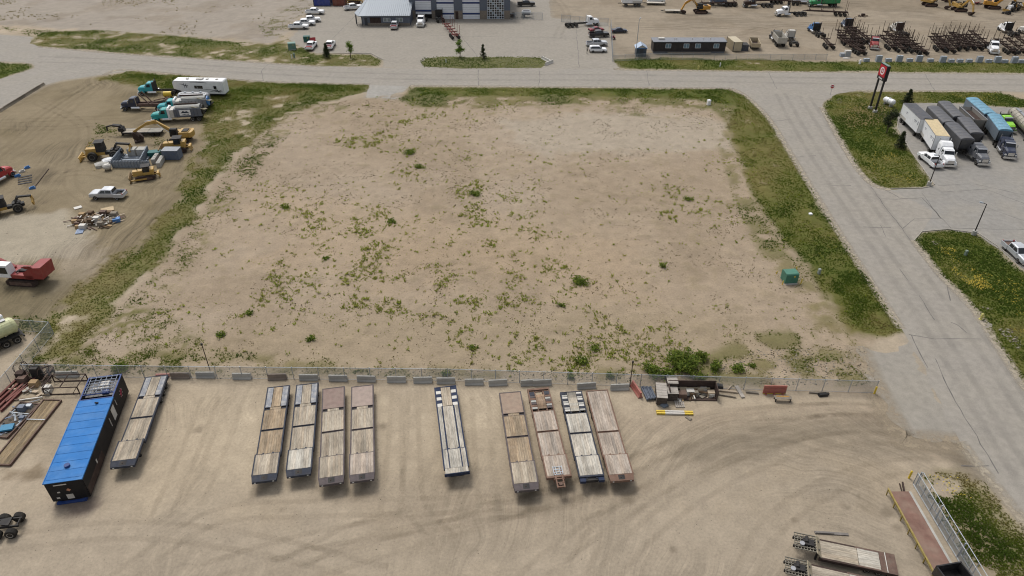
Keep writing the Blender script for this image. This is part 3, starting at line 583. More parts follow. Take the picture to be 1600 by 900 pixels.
x, y = pick(FIELD, 3.2); ok = (rng.random(len(x)) < np.clip(0.05+0.75*sstep(.45, .7, fbm(x, y, 5, 171, 3)), 0, 1)) & (sdist(x, y, FIELD) < -1); x, y = x[ok], y[ok]
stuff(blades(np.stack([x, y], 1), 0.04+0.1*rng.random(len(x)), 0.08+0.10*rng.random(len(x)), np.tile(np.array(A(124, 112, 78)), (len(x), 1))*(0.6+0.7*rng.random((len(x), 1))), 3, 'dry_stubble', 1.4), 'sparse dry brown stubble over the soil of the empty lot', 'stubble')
x, y = pick(SANDTL, 0.6); ok = (rng.random(len(x)) < sstep(.55, .8, fbm(x, y, 9, 191, 3))) & (sdist(x, y, SANDTL) < -1) & (y < 262); x, y = x[ok], y[ok]
stuff(blades(np.stack([x, y], 1), 0.1+0.2*rng.random(len(x)), 0.25+0.2*rng.random(len(x)), np.tile(np.array(A(156, 146, 112, 1.1)), (len(x), 1)), 4, 'dry_grass'), 'thin dry grass on the pale sand beyond the road', 'grass')
# dandelions
pts = []
for px, n in [([(1290, 165), (1340, 145), (1400, 148), (1330, 185)], 260), ([(1330, 230), (1400, 240), (1440, 285), (1380, 290)], 420), ([(1395, 150), (1560, 146), (1600, 160), (1420, 158)], 240), ([(1455, 385), (1490, 390), (1560, 460), (1545, 470), (1490, 430)], 700), ([(1500, 420), (1600, 440), (1600, 540), (1540, 470)], 240), ([(1450, 745), (1500, 741), (1560, 790), (1470, 770)], 110), ([(1300, 180), (1380, 200), (1400, 260), (1340, 230)], 160)]:
    pl = wpoly(px); P = np.array(pl); x = P[:, 0].min()+rng.random(n*3)*np.ptp(P[:, 0]); y = P[:, 1].min()+rng.random(n*3)*np.ptp(P[:, 1]); ok = (sdist(x, y, pl) < 0) & (rng.random(n*3) < sstep(.4, .65, fbm(x, y, 2.5, 201, 3))); pts.append(np.stack([x, y], 1)[ok][:int(n*.6)])
dp = np.concatenate(pts); nD = len(dp); r_ = 0.03+0.035*rng.random(nD); hz = 0.16+0.16*rng.random(nD); v = np.empty((nD, 4, 3), np.float32)
for k, (ax, ay) in enumerate(((1, 0), (0, 1), (-1, 0), (0, -1))): v[:, k] = np.stack([dp[:, 0]+ax*r_, dp[:, 1]+ay*r_, hz+0.03*ax], 1)
o = bpy.data.objects.new('dandelions', np_mesh('dandelions', v.reshape(-1, 3), np.arange(nD*4).reshape(-1, 4), None, mat('dandelion_yellow', (0.42, 0.31, 0.03), 0.8))); col.objects.link(o)
stuff(o, 'yellow dandelion heads dotting the grass of the right hand islands', 'flowers')
# stones and rubble
def stones(name, specs, c0, c1, label):
    sp = []; 
    for px, n, r0, r1 in specs:
        pl = wpoly(px); P = np.array(pl); x = P[:, 0].min()+rng.random(n*3)*np.ptp(P[:, 0]); y = P[:, 1].min()+rng.random(n*3)*np.ptp(P[:, 1]); ok = sdist(x, y, pl) < 0
        x, y = x[ok][:n], y[ok][:n]; sp.append(np.stack([x, y, r0+(r1-r0)*rng.random(len(x))**2.5], 1))
    S = np.concatenate(sp); n = len(S); D = np.array([(1, 0, 0), (0, 1, 0), (-1, 0, 0), (0, -1, 0), (0, 0, 1.0), (0, 0, -.5)], np.float32)
    v = D[None]*S[:, 2][:, None, None]*(0.6+0.7*rng.random((n, 6, 3))); v[:, :, :2] += S[:, None, :2]; v[:, :, 2] *= 0.7
    T = np.array([(0, 1, 4), (1, 2, 4), (2, 3, 4), (3, 0, 4), (1, 0, 5), (2, 1, 5), (3, 2, 5), (0, 3, 5)]); q = (np.arange(n)*6)[:, None, None]+T[None]
    g = rng.random((n, 1)); c = np.array(c0)*(1-g)+np.array(c1)*g; c = np.repeat(c[:, None], 6, 1)
    o = bpy.data.objects.new(name, np_mesh(name, v.reshape(-1, 3), q.reshape(-1, 3), c.reshape(-1, 3), mat('stone', (0.3, 0.3, 0.3), 0.95, attr='Col'))); col.objects.link(o)
    return stuff(o, label, 'stones')
stones('rubble', [([(1150, 545), (1350, 545), (1372, 606), (1180, 600), (1090, 590)], 1700, .03, .16), ([(600, 576), (1000, 580), (1000, 600), (600, 592)], 900, .03, .14), ([(180, 570), (600, 575), (600, 590), (180, 586)], 350, .03, .1), ([(1560, 512), (1580, 515), (1600, 540), (1590, 545), (1566, 525)], 90, .08, .25), ([(1456, 376), (1468, 376), (1466, 383), (1456, 382)], 40, .06, .2), ([(1530, 479), (1552, 482), (1548, 487)], 30, .06, .18), ([(1306, 154), (1318, 154), (1316, 161), (1308, 161)], 30, .08, .2), ([(1362, 165), (1388, 160), (1400, 185), (1370, 190)], 160, .05, .2)], A(190, 182, 165), A(120, 110, 96), 'pale stones and rubble scattered along the fences and island edges')
stones('gravel', [([(0, 610), (1340, 625), (1380, 690), (1300, 880), (600, 890), (0, 880)], 1500, .02, .06), ([(120, 180), (1190, 200), (1380, 510), (1300, 590), (100, 560)], 2600, .02, .09), ([(10, 175), (290, 170), (280, 330), (100, 480), (0, 480)], 900, .03, .12)], A(150, 140, 122), A(96, 86, 74), 'loose dark gravel and clods lying on the dirt yards')

# ---------------------------------------------------------------- wheels and vehicles (x forward, y left, z up, base at z=0)
WM = {}
def wheel_mesh(r, w, n=16):
    k = (r, w)
    if k in WM: return WM[k]
    b = MB(); secs = []
    for y, rr_ in ((-w/2, r*0.60), (-w/2, r*0.9), (-w/2+0.05*w, r*0.97), (-w*0.3, r), (w*0.3, r), (w/2-0.05*w, r*0.97), (w/2, r*0.9), (w/2, r*0.60)):
        secs.append([(rr_*math.cos(2*math.pi*t/n), y, r+rr_*math.sin(2*math.pi*t/n)) for t in range(n)])
    b.loft(secs); tyre = b.mesh('tyre', RUBBER)
    b = MB(); R2 = r*0.58
    for sgn in (1,):
        vs = [(R2*math.cos(2*math.pi*t/10), sgn*(w/2+0.012), r+R2*math.sin(2*math.pi*t/10)) for t in range(10)]+[(R2*.45*math.cos(2*math.pi*t/10), sgn*(w/2-0.03), r+R2*.45*math.sin(2*math.pi*t/10)) for t in range(10)]
        fs = [[t, (t+1) % 10, 10+(t+1) % 10, 10+t] for t in range(10)]+[[10+t for t in range(10)]]
        b.add(vs, fs)
    WM[k] = (tyre, b.mesh('rim', RIM), b.mesh('rim', RIMD)); return WM[k]
def wheels(root, xs_, y, r=0.4, w=0.26, rim=1, dark=False):
    for x in xs_:
        for s in (-1, 1):
            t = link('wheel', wheel_mesh(r, w)[0], root, (x, s*y, 0))
            if s < 0: t.rotation_euler = (0, 0, math.pi)
            if rim: link('rim', wheel_mesh(r, w)[2 if dark else 1], t)
def hull(b, st):
    secs = []
    for x, zb, zt, zr, wb, wr in st:
        secs.append([(x, -wb*.93, zb), (x, -wb, zb+.14), (x, -wb, zt-.05), (x, -wb*.985, zt), (x, -wr, zr-.06), (x, -wr+.12, zr), (x, wr-.12, zr), (x, wr, zr-.06), (x, wb*.985, zt), (x, wb, zt-.05), (x, wb, zb+.14), (x, wb*.93, zb)])
    b.loft(secs)
def glass(b, xa0, xa1, xb0, xb1, zt, zr, wb, wr, t0=.12, t1=.84):
    for s in (-1, 1):
        def pt(x, t): return (x, s*(wb*.985+(wr-wb*.985)*t+0.018), zt+(zr-.06-zt)*t)
        b.quad(pt(xa0, t0), pt(xa1, t0), pt(xb1, t1), pt(xb0, t1))
def car(kind, m, load=None, dirty=False):
    def mk():
        r = empty({'pickup': 'pickup_truck', 'suv': 'sport_utility_vehicle', 'sedan': 'sedan_car'}[kind])
        if kind == 'pickup':
            st = [(-1.30, .5, 1.2, 1.22, .99, .95), (-1.20, .5, 1.22, 1.88, .99, .74), (-.4, .5, 1.24, 1.97, .99, .78), (.55, .5, 1.24, 1.93, .99, .77), (1.30, .5, 1.24, 1.29, .99, .88), (2.5, .5, 1.2, 1.25, .98, .86), (2.84, .5, 1.1, 1.16, .96, .82), (2.92, .55, .95, 1.0, .93, .8)]
            part('body', m, r, lambda b: hull(b, st))
            def bed(b):
                for s in (-1, 1): b.box(-2.92, -1.31, s*.98-.05, s*.98+.05, .5, 1.2)
                b.box(-2.95, -2.85, -.93, .93, .5, 1.18)
            part('bed', m, r, bed); part('bed_floor', load or BLACK, r, lambda b: b.box(-2.84, -1.32, -.92, .92, .5, .72 if not load else 1.0))
            part('windshield', GLASS, r, lambda b: b.quad((.62, -.73, 1.91), (1.30, -.85, 1.33), (1.30, .85, 1.33), (.62, .73, 1.91)))
            part('rear_window', GLASS, r, lambda b: b.quad((-1.23, -.68, 1.84), (-1.23, .68, 1.84), (-1.31, .82, 1.36), (-1.31, -.82, 1.36)))
            def sw(b): glass(b, -1.1, -.14, -1.04, -.14, 1.24, 1.93, .99, .77); glass(b, -.06, 1.02, -.06, .55, 1.24, 1.93, .99, .77)
            part('side_window', GLASS, r, sw); wx = (1.88, -1.85); L = 2.92; zt = 1.08; wr_, ww = .42, .28
        else:
            z0 = .38; sd = kind == 'sedan'; L = 2.25 if sd else 2.35; zb = .95 if sd else 1.05; zr = 1.45 if sd else 1.74
            if sd: st = [(-2.25, .4, .85, .9, .82, .7), (-2.1, z0, .95, 1.0, .88, .75), (-1.35, z0, .97, 1.03, .9, .74), (-.7, z0, .97, 1.42, .9, .62), (.2, z0, .97, 1.46, .9, .64), (1.0, z0, .95, 1.0, .9, .76), (1.95, z0, .82, .88, .88, .74), (2.25, .42, .66, .72, .78, .66)]
            else: st = [(-2.35, .45, 1.0, 1.3, .9, .74), (-2.25, z0, 1.05, 1.62, .94, .72), (-1.5, z0, 1.05, 1.74, .95, .74), (.3, z0, 1.05, 1.72, .95, .73), (1.1, z0, 1.03, 1.08, .95, .82), (2.1, z0, .95, 1.0, .93, .8), (2.35, .42, .72, .78, .85, .72)]
            part('body', m, r, lambda b: hull(b, st))
            if sd: part('windshield', GLASS, r, lambda b: b.quad((.27, -.6, 1.43), (1.0, -.73, 1.03), (1.0, .73, 1.03), (.27, .6, 1.43))); part('rear_window', GLASS, r, lambda b: b.quad((-.75, .58, 1.41), (-1.36, .7, 1.06), (-1.36, -.7, 1.06), (-.75, -.58, 1.41))); part('side_window', GLASS, r, lambda b: glass(b, -1.1, .75, -.65, .25, .97, 1.44, .9, .64))
            else: part('windshield', GLASS, r, lambda b: b.quad((.37, -.69, 1.69), (1.08, -.8, 1.12), (1.08, .8, 1.12), (.37, .69, 1.69))); part('rear_window', GLASS, r, lambda b: b.quad((-2.28, .66, 1.58), (-2.36, .7, 1.2), (-2.36, -.7, 1.2), (-2.28, -.66, 1.58))); part('side_window', GLASS, r, lambda b: glass(b, -2.05, .85, -1.9, .32, 1.05, 1.74, .95, .74)); part('roof_rail', BLACK, r, lambda b: [b.bar((-1.8, s*.6, 1.78), (.2, s*.6, 1.77), .05) for s in (-1, 1)])
            wx = (1.4, -1.35) if sd else (1.45, -1.4); zt = .75; wr_, ww = .34, .23
        wheels(r, wx, .86 if kind != 'sedan' else .80, wr_, ww)
        for s in (-1, 1):
            part('headlight', LAMP, r, lambda b: b.box(L-.12, L+.02, s*.68-.16, s*.68+.16, zt-.22, zt-.04)); part('tail_light', TAIL, r, lambda b: b.box(-L-.04, -L+.1, s*.82-.1, s*.82+.1, zt-.1, zt+.15))
            part('mirror', m, r, lambda b: b.box(L*.38, L*.38+.12, s*1.06-.1, s*1.06+.1, zt+.15, zt+.35))
        part('bumper', CHROME if kind == 'pickup' else BLACK, r, lambda b: (b.box(L-.02, L+.1, -.88, .88, .42, .62), b.box(-L-.12, -L, -.88, .88, .48, .64)))
        return r
    return inst((kind, m.name, load.name if load else 0), mk)
def tractor(m, sleeper=True, tail=2.0, rack=None, axles=2, high=True, roof=None):
    """highway truck; nose at x=+4, frame runs back to x=-2-tail"""
    def mk():
        r = empty('semi_truck'); xe = -2.0-tail
        part('frame_rail', BLACK, r, lambda b: [b.box(xe, 3.2, s*.45-.06, s*.45+.06, .8, 1.05) for s in (-1, 1)]+[b.box(x, x+.1, -.4, .4, .82, 1.0) for x in (xe+.1, xe+1.2, -1.2, .2)])
        cb = -1.35 if sleeper else .35; H_ = 3.5 if (sleeper and high) else 2.85
        def hood(b):
            b.loft([[(x, -w, z0), (x, -w, z1-.22), (x, -w*.72, z1), (x, w*.72, z1), (x, w, z1-.22), (x, w, z0)] for x, w, z0, z1 in ((2.05, .98, 1.0, 2.06), (2.8, .92, 1.0, 2.0), (3.55, .82, .95, 1.86), (3.9, .68, .95, 1.62))])
        part('hood', m, r, hood)
        def cabf(b):
            xs2 = [(.35, 1.05, 2.8), (.6, 1.05, 2.92), (1.45, 1.04, 2.86), (1.62, 1.03, 2.7), (2.12, 1.02, 1.98)]
            b.loft([[(x, -w, .95), (x, -w, 1.9 if k < 4 else 1.8), (x, -w*.86, z-.08), (x, -w*.7, z), (x, w*.7, z), (x, w*.86, z-.08), (x, w, 1.9 if k < 4 else 1.8), (x, w, .95)] for k, (x, w, z) in enumerate(xs2)])
        part('cab', roof or m, r, cabf)
        part('windshield', GLASS, r, lambda b: b.quad((1.66, -.82, 2.66), (2.13, -.9, 2.06), (2.13, .9, 2.06), (1.66, .82, 2.66)))
        part('side_window', GLASS, r, lambda b: [b.quad((.75, s*1.06, 1.95), (1.7, s*1.05, 1.95), (1.45, s*.94, 2.6), (.75, s*.95, 2.6)) for s in (-1, 1)])
        part('sun_visor', CHROME if m not in (WHITE,) else m, r, lambda b: b.plate((1.60, -.85, 2.80), (1.86, -.85, 2.66), (1.86, .85, 2.66), (1.60, .85, 2.80), .03))
        if sleeper:
            part('sleeper', m, r, lambda b: b.loft([[(x, -1.14, 1.0), (x, -1.14, z-.4), (x, -.95, z), (x, .95, z), (x, 1.14, z-.4), (x, 1.14, 1.0)] for x, z in ((-1.35, H_-.05), (-.3, H_), (.34, H_-.45))]))
            part('sleeper_window', GLASS, r, lambda b: [b.box(-.55, -.15, s*1.15-.01, s*1.15+.01, 1.95, 2.3) for s in (-1, 1)])
        elif rack: part('headache_rack', rack, r, lambda b: [b.box(.05, .2, -1.15, 1.15, 1.0, 3.0)]+[b.bar((.12, s*1.1, 3.0), (.12, s*1.1, 3.5), .1) for s in (-1, 1)])
        for s in (-1, 1):
            part('fender', m, r, lambda b: b.loft([[(3.05+.68*math.cos(t), s*.78, .55+.68*math.sin(t)*.95), (3.05+.68*math.cos(t), s*1.22, .55+.62*math.sin(t)*.95), (3.05+.60*math.cos(t), s*1.22, .55+.55*math.sin(t)*.9), (3.05+.60*math.cos(t), s*.78, .55+.6*math.sin(t)*.9)] for t in (.15, .7, 1.3, 1.9, 2.5, 3.0)]))
            part('fuel_tank', CHROME, r, lambda b: b.cyl((-.9 if sleeper else -.4, s*.98, .72), (1.5, s*.98, .72), .33, n=12))
            part('exhaust_stack', CHROME, r, lambda b: b.cyl((cb-.12, s*.95, 1.0), (cb-.12, s*.95, H_+.35), .085, n=8))
            part('headlight', LAMP, r, lambda b: b.box(3.72, 3.86, s*.86-.16, s*.86+.16, .95, 1.2)); part('mirror', CHROME, r, lambda b: b.box(1.75, 1.85, s*1.3-.1, s*1.3+.1, 1.85, 2.45))
        part('grille', CHROME, r, lambda b: [b.box(3.88, 3.94, -.55, .55, .95, 1.55)]); part('bumper', CHROME, r, lambda b: b.box(3.8, 4.05, -1.15, 1.15, .38, .78, .05, .08))
        part('fifth_wheel', BLACK, r, lambda b: b.slab([(xe+.8, -.5), (xe+1.6, -.35), (xe+1.9, 0), (xe+1.6, .35), (xe+.8, .5)], 1.06, 1.2))
        wheels(r, [3.05], 1.0, .52, .30); wheels(r, [xe+.62+1.32*k for k in range(axles)], .93, .52, .56)
        return r
    return inst(('tractor', m.name, sleeper, tail, rack.name if rack else 0, axles, high), mk)
LOGS = mat('log_trailer_steel', (0.050, 0.030, 0.025), 0.85, var=0.5, dust=0.15, spec=0.2)
def log_trailer(L=12.5, m=LOGS, bunks=4, stakes=2.3, axles=3):
    def mk():
        r = empty('log_trailer'); h = L/2
        part('frame_rail', m, r, lambda b: [b.box(-h, h, s*.42-.08, s*.42+.08, 1.0, 1.3) for s in (-1, 1)]+[b.box(x, x+.12, -.4, .4, 1.05, 1.2) for x in np.linspace(-h+.2, h-.4, 7)])
        for k in range(bunks):
            x = -h+.7+(L-1.6)*k/(bunks-1)
            u = part('bunk', m, r, lambda b: b.box(x-.12, x+.12, -1.25, 1.25, 1.32, 1.55))
            for s in (-1, 1): part('stake', m, u, lambda b: b.bar((x, s*1.2, 1.5), (x, s*1.28, 1.5+stakes), .085))
        wheels(r, [-h+.9+1.35*k for k in range(axles)], .95, .50, .55, rim=1, dark=True)
        part('drawbar', m, r, lambda b: [b.bar((h, s*.4, 1.1), (h+1.3, 0, 1.0), .14) for s in (-1, 1)]); part('mudflap', BLACK, r, lambda b: [b.box(-h-.05, -h, s*.95-.3, s*.95+.3, .35, 1.0) for s in (-1, 1)])
        return r
    return inst(('log', L, m.name, bunks, stakes, axles), mk)

# ---------------------------------------------------------------- flat-deck trailers
def planks(b, x0, x1, y0, y1, z, c, n=9, t=.05, across=False, spread=.12, xs_=1):
    """boards with open joints"""
    a0, a1 = (x0, x1) if across else (y0, y1)
    for k in range(n):
        g = 1+random.uniform(-spread, spread); w_ = random.uniform(-.03, .03); b.cur = (c[0]*g*(1+w_), c[1]*g, c[2]*g*(1-w_))
        p0 = a0+(a1-a0)*k/n+.006; p1 = a0+(a1-a0)*(k+1)/n-.006; dz = random.uniform(-.006, .006)
        if across: b.box(p0, p1, y0, y1, z-t, z+dz)
        else: b.box(x0+random.uniform(0, .03), x1-random.uniform(0, .03), p0, p1, z-t, z+dz)
    b.cur = None
def deck(root, *a, name='deck_planks', **k):
    b = MB(); planks(b, *a, **k); o = b.build(name, PLANK, root); o['kind'] = 'stuff'; return o
TAN = A(184, 171, 152, 0.72); TANB = A(170, 150, 124, 0.72); TANW = A(198, 191, 178, 0.74); GREYW = A(176, 168, 154, 0.72); BRN = A(148, 124, 102, 0.72); STEELB = A(146, 124, 112, 0.72); TANP = A(184, 170, 156, .72)
BLUEF = mat('blue_grey_frame', A(58, 64, 78, 0.75), 0.8, var=0.35, dust=0.14, spec=0.15); DBLUE = mat('dark_blue_frame', A(40, 54, 82, 0.75), 0.75, var=0.25, dust=0.1, spec=0.15); PURP = mat('grey_mauve_frame', A(100, 92, 94, 0.75), 0.85, var=0.35, dust=0.15, spec=0.15); REDF = mat('red_brown_frame', A(130, 102, 88, 0.75), 0.85, var=0.35, dust=0.2, spec=0.15)
def step_deck(frame, up, low, rear, style='slots', nose='plate', rearc=None):
    r = empty('flatbed_trailer'); L = 7.32; w = 1.3; zl, zu = 1.10, 1.52; rc = rearc or STEELB
    part('frame', frame, r, lambda b: [b.box(-L, 3.62, s*(w-.07)-.07, s*(w-.07)+.07, zl-.34, zl+.012) for s in (-1, 1)]+[b.box(3.60, 6.55, s*(w-.05)-.07, s*(w-.05)+.07, zu-.24, zu+.012) for s in (-1, 1)]+[b.box(-L+.1, 3.4, s*.5-.08, s*.5+.08, zl-.6, zl-.09) for s in (-1, 1)]+[b.box(3.4, 6.9, s*.5-.08, s*.5+.08, zu-.55, zu-.09) for s in (-1, 1)]+[b.box(x, x+.08, -w+.15, w-.15, zl-.25, zl-.09) for x in np.arange(-L+.3, 3.4, 1.1)])
    part('step_face', frame, r, lambda b: b.box(3.58, 3.68, -w+.03, w-.03, zl-.2, zu-.06))
    deck(r, 3.70, 6.50, -w+.1, w-.1, zu, up, n=9)
    # lower deck in two runs with an open cross channel between them
    xg = -.35; xr = -3.85
    if style == 'strips':
        for s in (-1, 1): part('deck_strip', frame, r, lambda b: (b.box(-3.9, 3.56, s*.66-.06, s*.66+.06, zl-.04, zl+.02), b.box(3.70, 6.5, s*.66-.06, s*.66+.06, zu-.04, zu+.02)))
        deck(r, -3.85, 3.56, -w+.14, -.74, zl, low, n=3); deck(r, -3.85, 3.56, -.58, .58, zl, low, n=6); deck(r, -3.85, 3.56, .74, w-.14, zl, low, n=3)
    elif style == 'plain':
        deck(r, xg+.2, 3.56, -w+.14, w-.14, zl, low, n=9); deck(r, -L+.08, xg-.05, -w+.14, w-.14, zl, rear, n=9)
    else:
        deck(r, xg+.2, 3.56, -w+.14, w-.14, zl, low, n=9); deck(r, xr+.35, xg-.05, -w+.14, w-.14, zl, low, n=9)
    if style != 'strips': part('cross_channel', BLACK, r, lambda b: b.box(xg-.03, xg+.18, -w+.16, w-.16, zl-.18, zl-.09)); part('channel_lip', frame, r, lambda b: [b.box(x, x+.05, -w+.15, w-.15, zl-.1, zl+.03) for x in (xg-.05, xg+.15)])
    if style == 'slots':
        deck(r, xr-.05, xr+.34, -.62, .62, zl, low, n=4)
        for s in (-1, 1): part('wheel_slot', BLACK, r, lambda b: b.box(xr-.03, xr+.3, s*.9-.25, s*.9+.25, zl-.14, zl-.10)); part('slot_rim', frame, r, lambda b: (b.box(xr-.1, xr-.04, s*.9-.27, s*.9+.27, zl-.1, zl+.03), b.box(xr+.3, xr+.36, s*.9-.27, s*.9+.27, zl-.1, zl+.03)))
    if rear == 'steel': part('rear_plate', mat('rusty_deck_%d' % int(rc[0]*1000), rc, 0.8, var=0.25, dust=0.3), r, lambda b: b.box(-L+.05, xr-.11, -w+.14, w-.14, zl-.06, zl+.004))
    elif rear == 'sides':
        deck(r, -L+.05, xr-.11, -.5, .5, zl, rc, n=4)
        for s in (-1, 1): part('side_plate', mat('chipped_blue_plate', A(100, 108, 124, .8), .6, var=.5, scale=3.0, dust=.75, dustc=A(205, 200, 190, .75)), r, lambda b: b.box(-L+.05, xr-.11, s*.85-.30, s*.85+.30, zl-.05, zl+.006))
    elif rear == 'checks':
        deck(r, -L+.05, -3.9, -.55, .55, zl, TAN, n=5)
        for s in (-1, 1):
            for k in range(6): part('side_plate', DBLUE if k % 2 == 0 else OFFW, r, lambda b: b.box(-L+.06+.57*k, -L+.6+.57*k, s*.88-.28, s*.88+.28, zl-.05, zl+.004))
    elif rear == 'ladder':
        deck(r, -L+.05, xr-.1, -.5, .5, zl, GREYW, n=7, across=True, spread=.35)
        for s in (-1, 1):
            for k in range(9): part('cross_slat', [BLUEF, OFFW, CONC][(k*2+(s > 0)) % 3], r, lambda b: b.box(-L+.08+.37*k, -L+.36+.37*k, s*.86-.3, s*.86+.3, zl-.08, zl+.006))
    elif rear == 'redladder':
        deck(r, -L+1.0, xr-.1, -.5, .5, zl, BRN, n=6, across=True, spread=.3)
        for s in (-1, 1):
            part('side_plate', BLUEF, r, lambda b: b.box(-L+.5, -L+1.1, s*.88-.3, s*.88+.3, zl-.05, zl+.004))
            for k in range(6): part('cross_slat', [PURP, REDF, CONC][(k+(s > 0)) % 3], r, lambda b: b.box(-L+1.15+.38*k, -L+1.45+.38*k, s*.86-.3, s*.86+.3, zl-.08, zl+.006))
        part('tail_bar', REDF, r, lambda b: b.box(-L-.02, -L+.2, -w, w, zl-.2, zl+.03))
    part('tail_beam', frame, r, lambda b: b.box(-L-.1, -L+.03, -w, w, zl-.36, zl+.02))
    if nose == 'plate':
        part('nose_plate', frame, r, lambda b: b.add([(6.53, -w, zu+.01), (7.32, -w+.1, zu-.12), (7.32, w-.1, zu-.12), (6.53, w, zu+.01), (6.53, -w, zu-.3), (7.32, -w+.1, zu-.4), (7.32, w-.1, zu-.4), (6.53, w, zu-.3)], [[0, 1, 2, 3], [7, 6, 5, 4], [0, 4, 5, 1], [1, 5, 6, 2], [2, 6, 7, 3], [3, 7, 4, 0]]))
        part('hitch_slot', BLACK, r, lambda b: b.add([(6.62, -.33, zu+.008), (7.18, -.33, zu-.082), (7.18, .33, zu-.082), (6.62, .33, zu+.008)], [[0, 1, 2, 3]])); part('kingpin_plate', DRUST, r, lambda b: b.box(6.84, 6.96, -.12, .02, zu-.1, zu-.0))
        for s in (-1, 1): part('marker_light', LAMP, r, lambda b: b.box(7.31, 7.35, s*.9-.08, s*.9+.08, zu-.3, zu-.2))
    elif nose == 'ends':
        part('nose_beam', frame, r, lambda b: b.box(6.5, 6.72, -w, w, zu-.3, zu+.02))
        for s in (-1, 1): part('nose_block', DBLUE, r, lambda b: b.box(6.72, 7.25, s*.95-.3, s*.95+.3, zu-.42, zu-.1))
        part('nose_box', BLACK, r, lambda b: b.box(6.72, 7.1, -.62, .62, zu-.5, zu-.16))
    elif nose == 'flush': deck(r, 6.5, 7.25, -w+.1, w-.1, zu, up, n=9); part('nose_beam', frame, r, lambda b: b.box(7.25, 7.34, -w, w, zu-.4, zu+.015)); part('nose_box', BLACK, r, lambda b: b.box(7.0, 7.24, -.7, .7, zu-.6, zu-.26))
    elif nose == 'hitch':
        part('nose_beam', REDF, r, lambda b: b.box(6.5, 6.72, -w, w, zu-.3, zu+.02)); part('drawbar', REDF, r, lambda b: [b.box(5.6, 8.1, s*.35-.07, s*.35+.07, zu-.1, zu+.05) for s in (-1, 1)]+[b.box(x, x+.12, -.4, .4, zu-.08, zu+.07) for x in (6.9, 7.4, 7.95)])
        part('hitch_grid', STEEL, r, lambda b: [b.box(5.3, 6.4, y-.03, y+.03, zu+.06, zu+.12) for y in (-.45, -.2, .2, .45)]+[b.box(x, x+.07, -.5, .5, zu+.02, zu+.06) for x in (5.35, 5.7, 6.05, 6.35)]); part('coupler', RUST, r, lambda b: b.cyl((7.7, 0, zu-.2), (7.7, 0, zu+.15), .2))
    for s in (-1, 1): part('landing_leg', BLACK, r, lambda b: (b.box(4.6, 4.78, s*.75-.08, s*.75+.08, .06, zu-.2), b.box(4.52, 4.86, s*.75-.16, s*.75+.16, 0, .06)))
    wheels(r, (-6.3, -5.05, -3.8), .98, .43, .5)
    part('axle', BLACK, r, lambda b: [b.cyl((x, -.9, .43), (x, .9, .43), .08, n=8) for x in (-6.3, -5.05, -3.8)])
    return r
TR = [  # front px, rear px (deck level), spec, label
 ((192, 730), (244, 588), dict(frame=BLUEF, up=TAN, low=TAN, rear='sides', rearc=TAN), 'flatbed trailer with grey nose parked next to the blue roofed unit'),
 ((413, 753), (435, 604), dict(frame=BLUEF, up=TAN, low=TANB, rear='sides', rearc=TANB), 'flatbed trailer with dark blue nose and brown planks, leftmost of the group of four'),
 ((467, 744), (480, 600), dict(frame=BLUEF, up=TANW, low=TAN, rear='sides', rearc=TAN), 'flatbed trailer with blue nose and white chipped rear sides, second of the group of four'),
 ((518, 757), (521, 606), dict(frame=PURP, up=TAN, low=TAN, rear='steel', rearc=A(140, 118, 110, .8)), 'flatbed trailer with mauve nose and rust brown rear plate, third of the group of four'),
 ((566, 752), (566, 603), dict(frame=PURP, up=TANP, low=TAN, rear='steel', rearc=A(166, 148, 138, .8)), 'flatbed trailer with pale pinkish rear plate, rightmost of the group of four'),
 ((714, 738), (696, 607), dict(frame=DBLUE, up=TANW, low=TANW, rear='checks', style='strips', nose='flush'), 'flatbed trailer with two blue deck strips and chequered tail, standing alone in the middle'),
 ((823, 767), (797, 613), dict(frame=PURP, up=TAN, low=TANB, rear='steel', rearc=A(158, 136, 118, .8)), 'brown planked flatbed trailer with dull mauve nose right of the lone blue striped one'),
 ((875, 755), (841, 607), dict(frame=REDF, up=TANP, low=TANP, rear='redladder', style='open', nose='hitch'), 'flatbed trailer with rusty hitch bar sticking out of its nose'),
 ((925, 750), (893, 615), dict(frame=BLUEF, up=TANW, low=TANW, rear='ladder', style='open', nose='ends'), 'pale flatbed trailer with slatted grey rear and dark blue nose corners'),
 ((972, 752), (933, 610), dict(frame=REDF, up=TANP, low=TANP, rear=TANP, style='plain'), 'flatbed trailer with reddish brown nose, rightmost of the parked flatbeds'),
]
for f, q, sp, lb in TR:
    o = step_deck(**sp); put(o, q, f, lb, 'trailer', 'flatbed trailers parked along the near fence', at=1.2)
    a = W(*q, 1.2); c = W(*f, 1.35); k = (a.xy-c.xy).length/14.64; o.scale = (max(.92, min(1.06, k)), 1, 1)

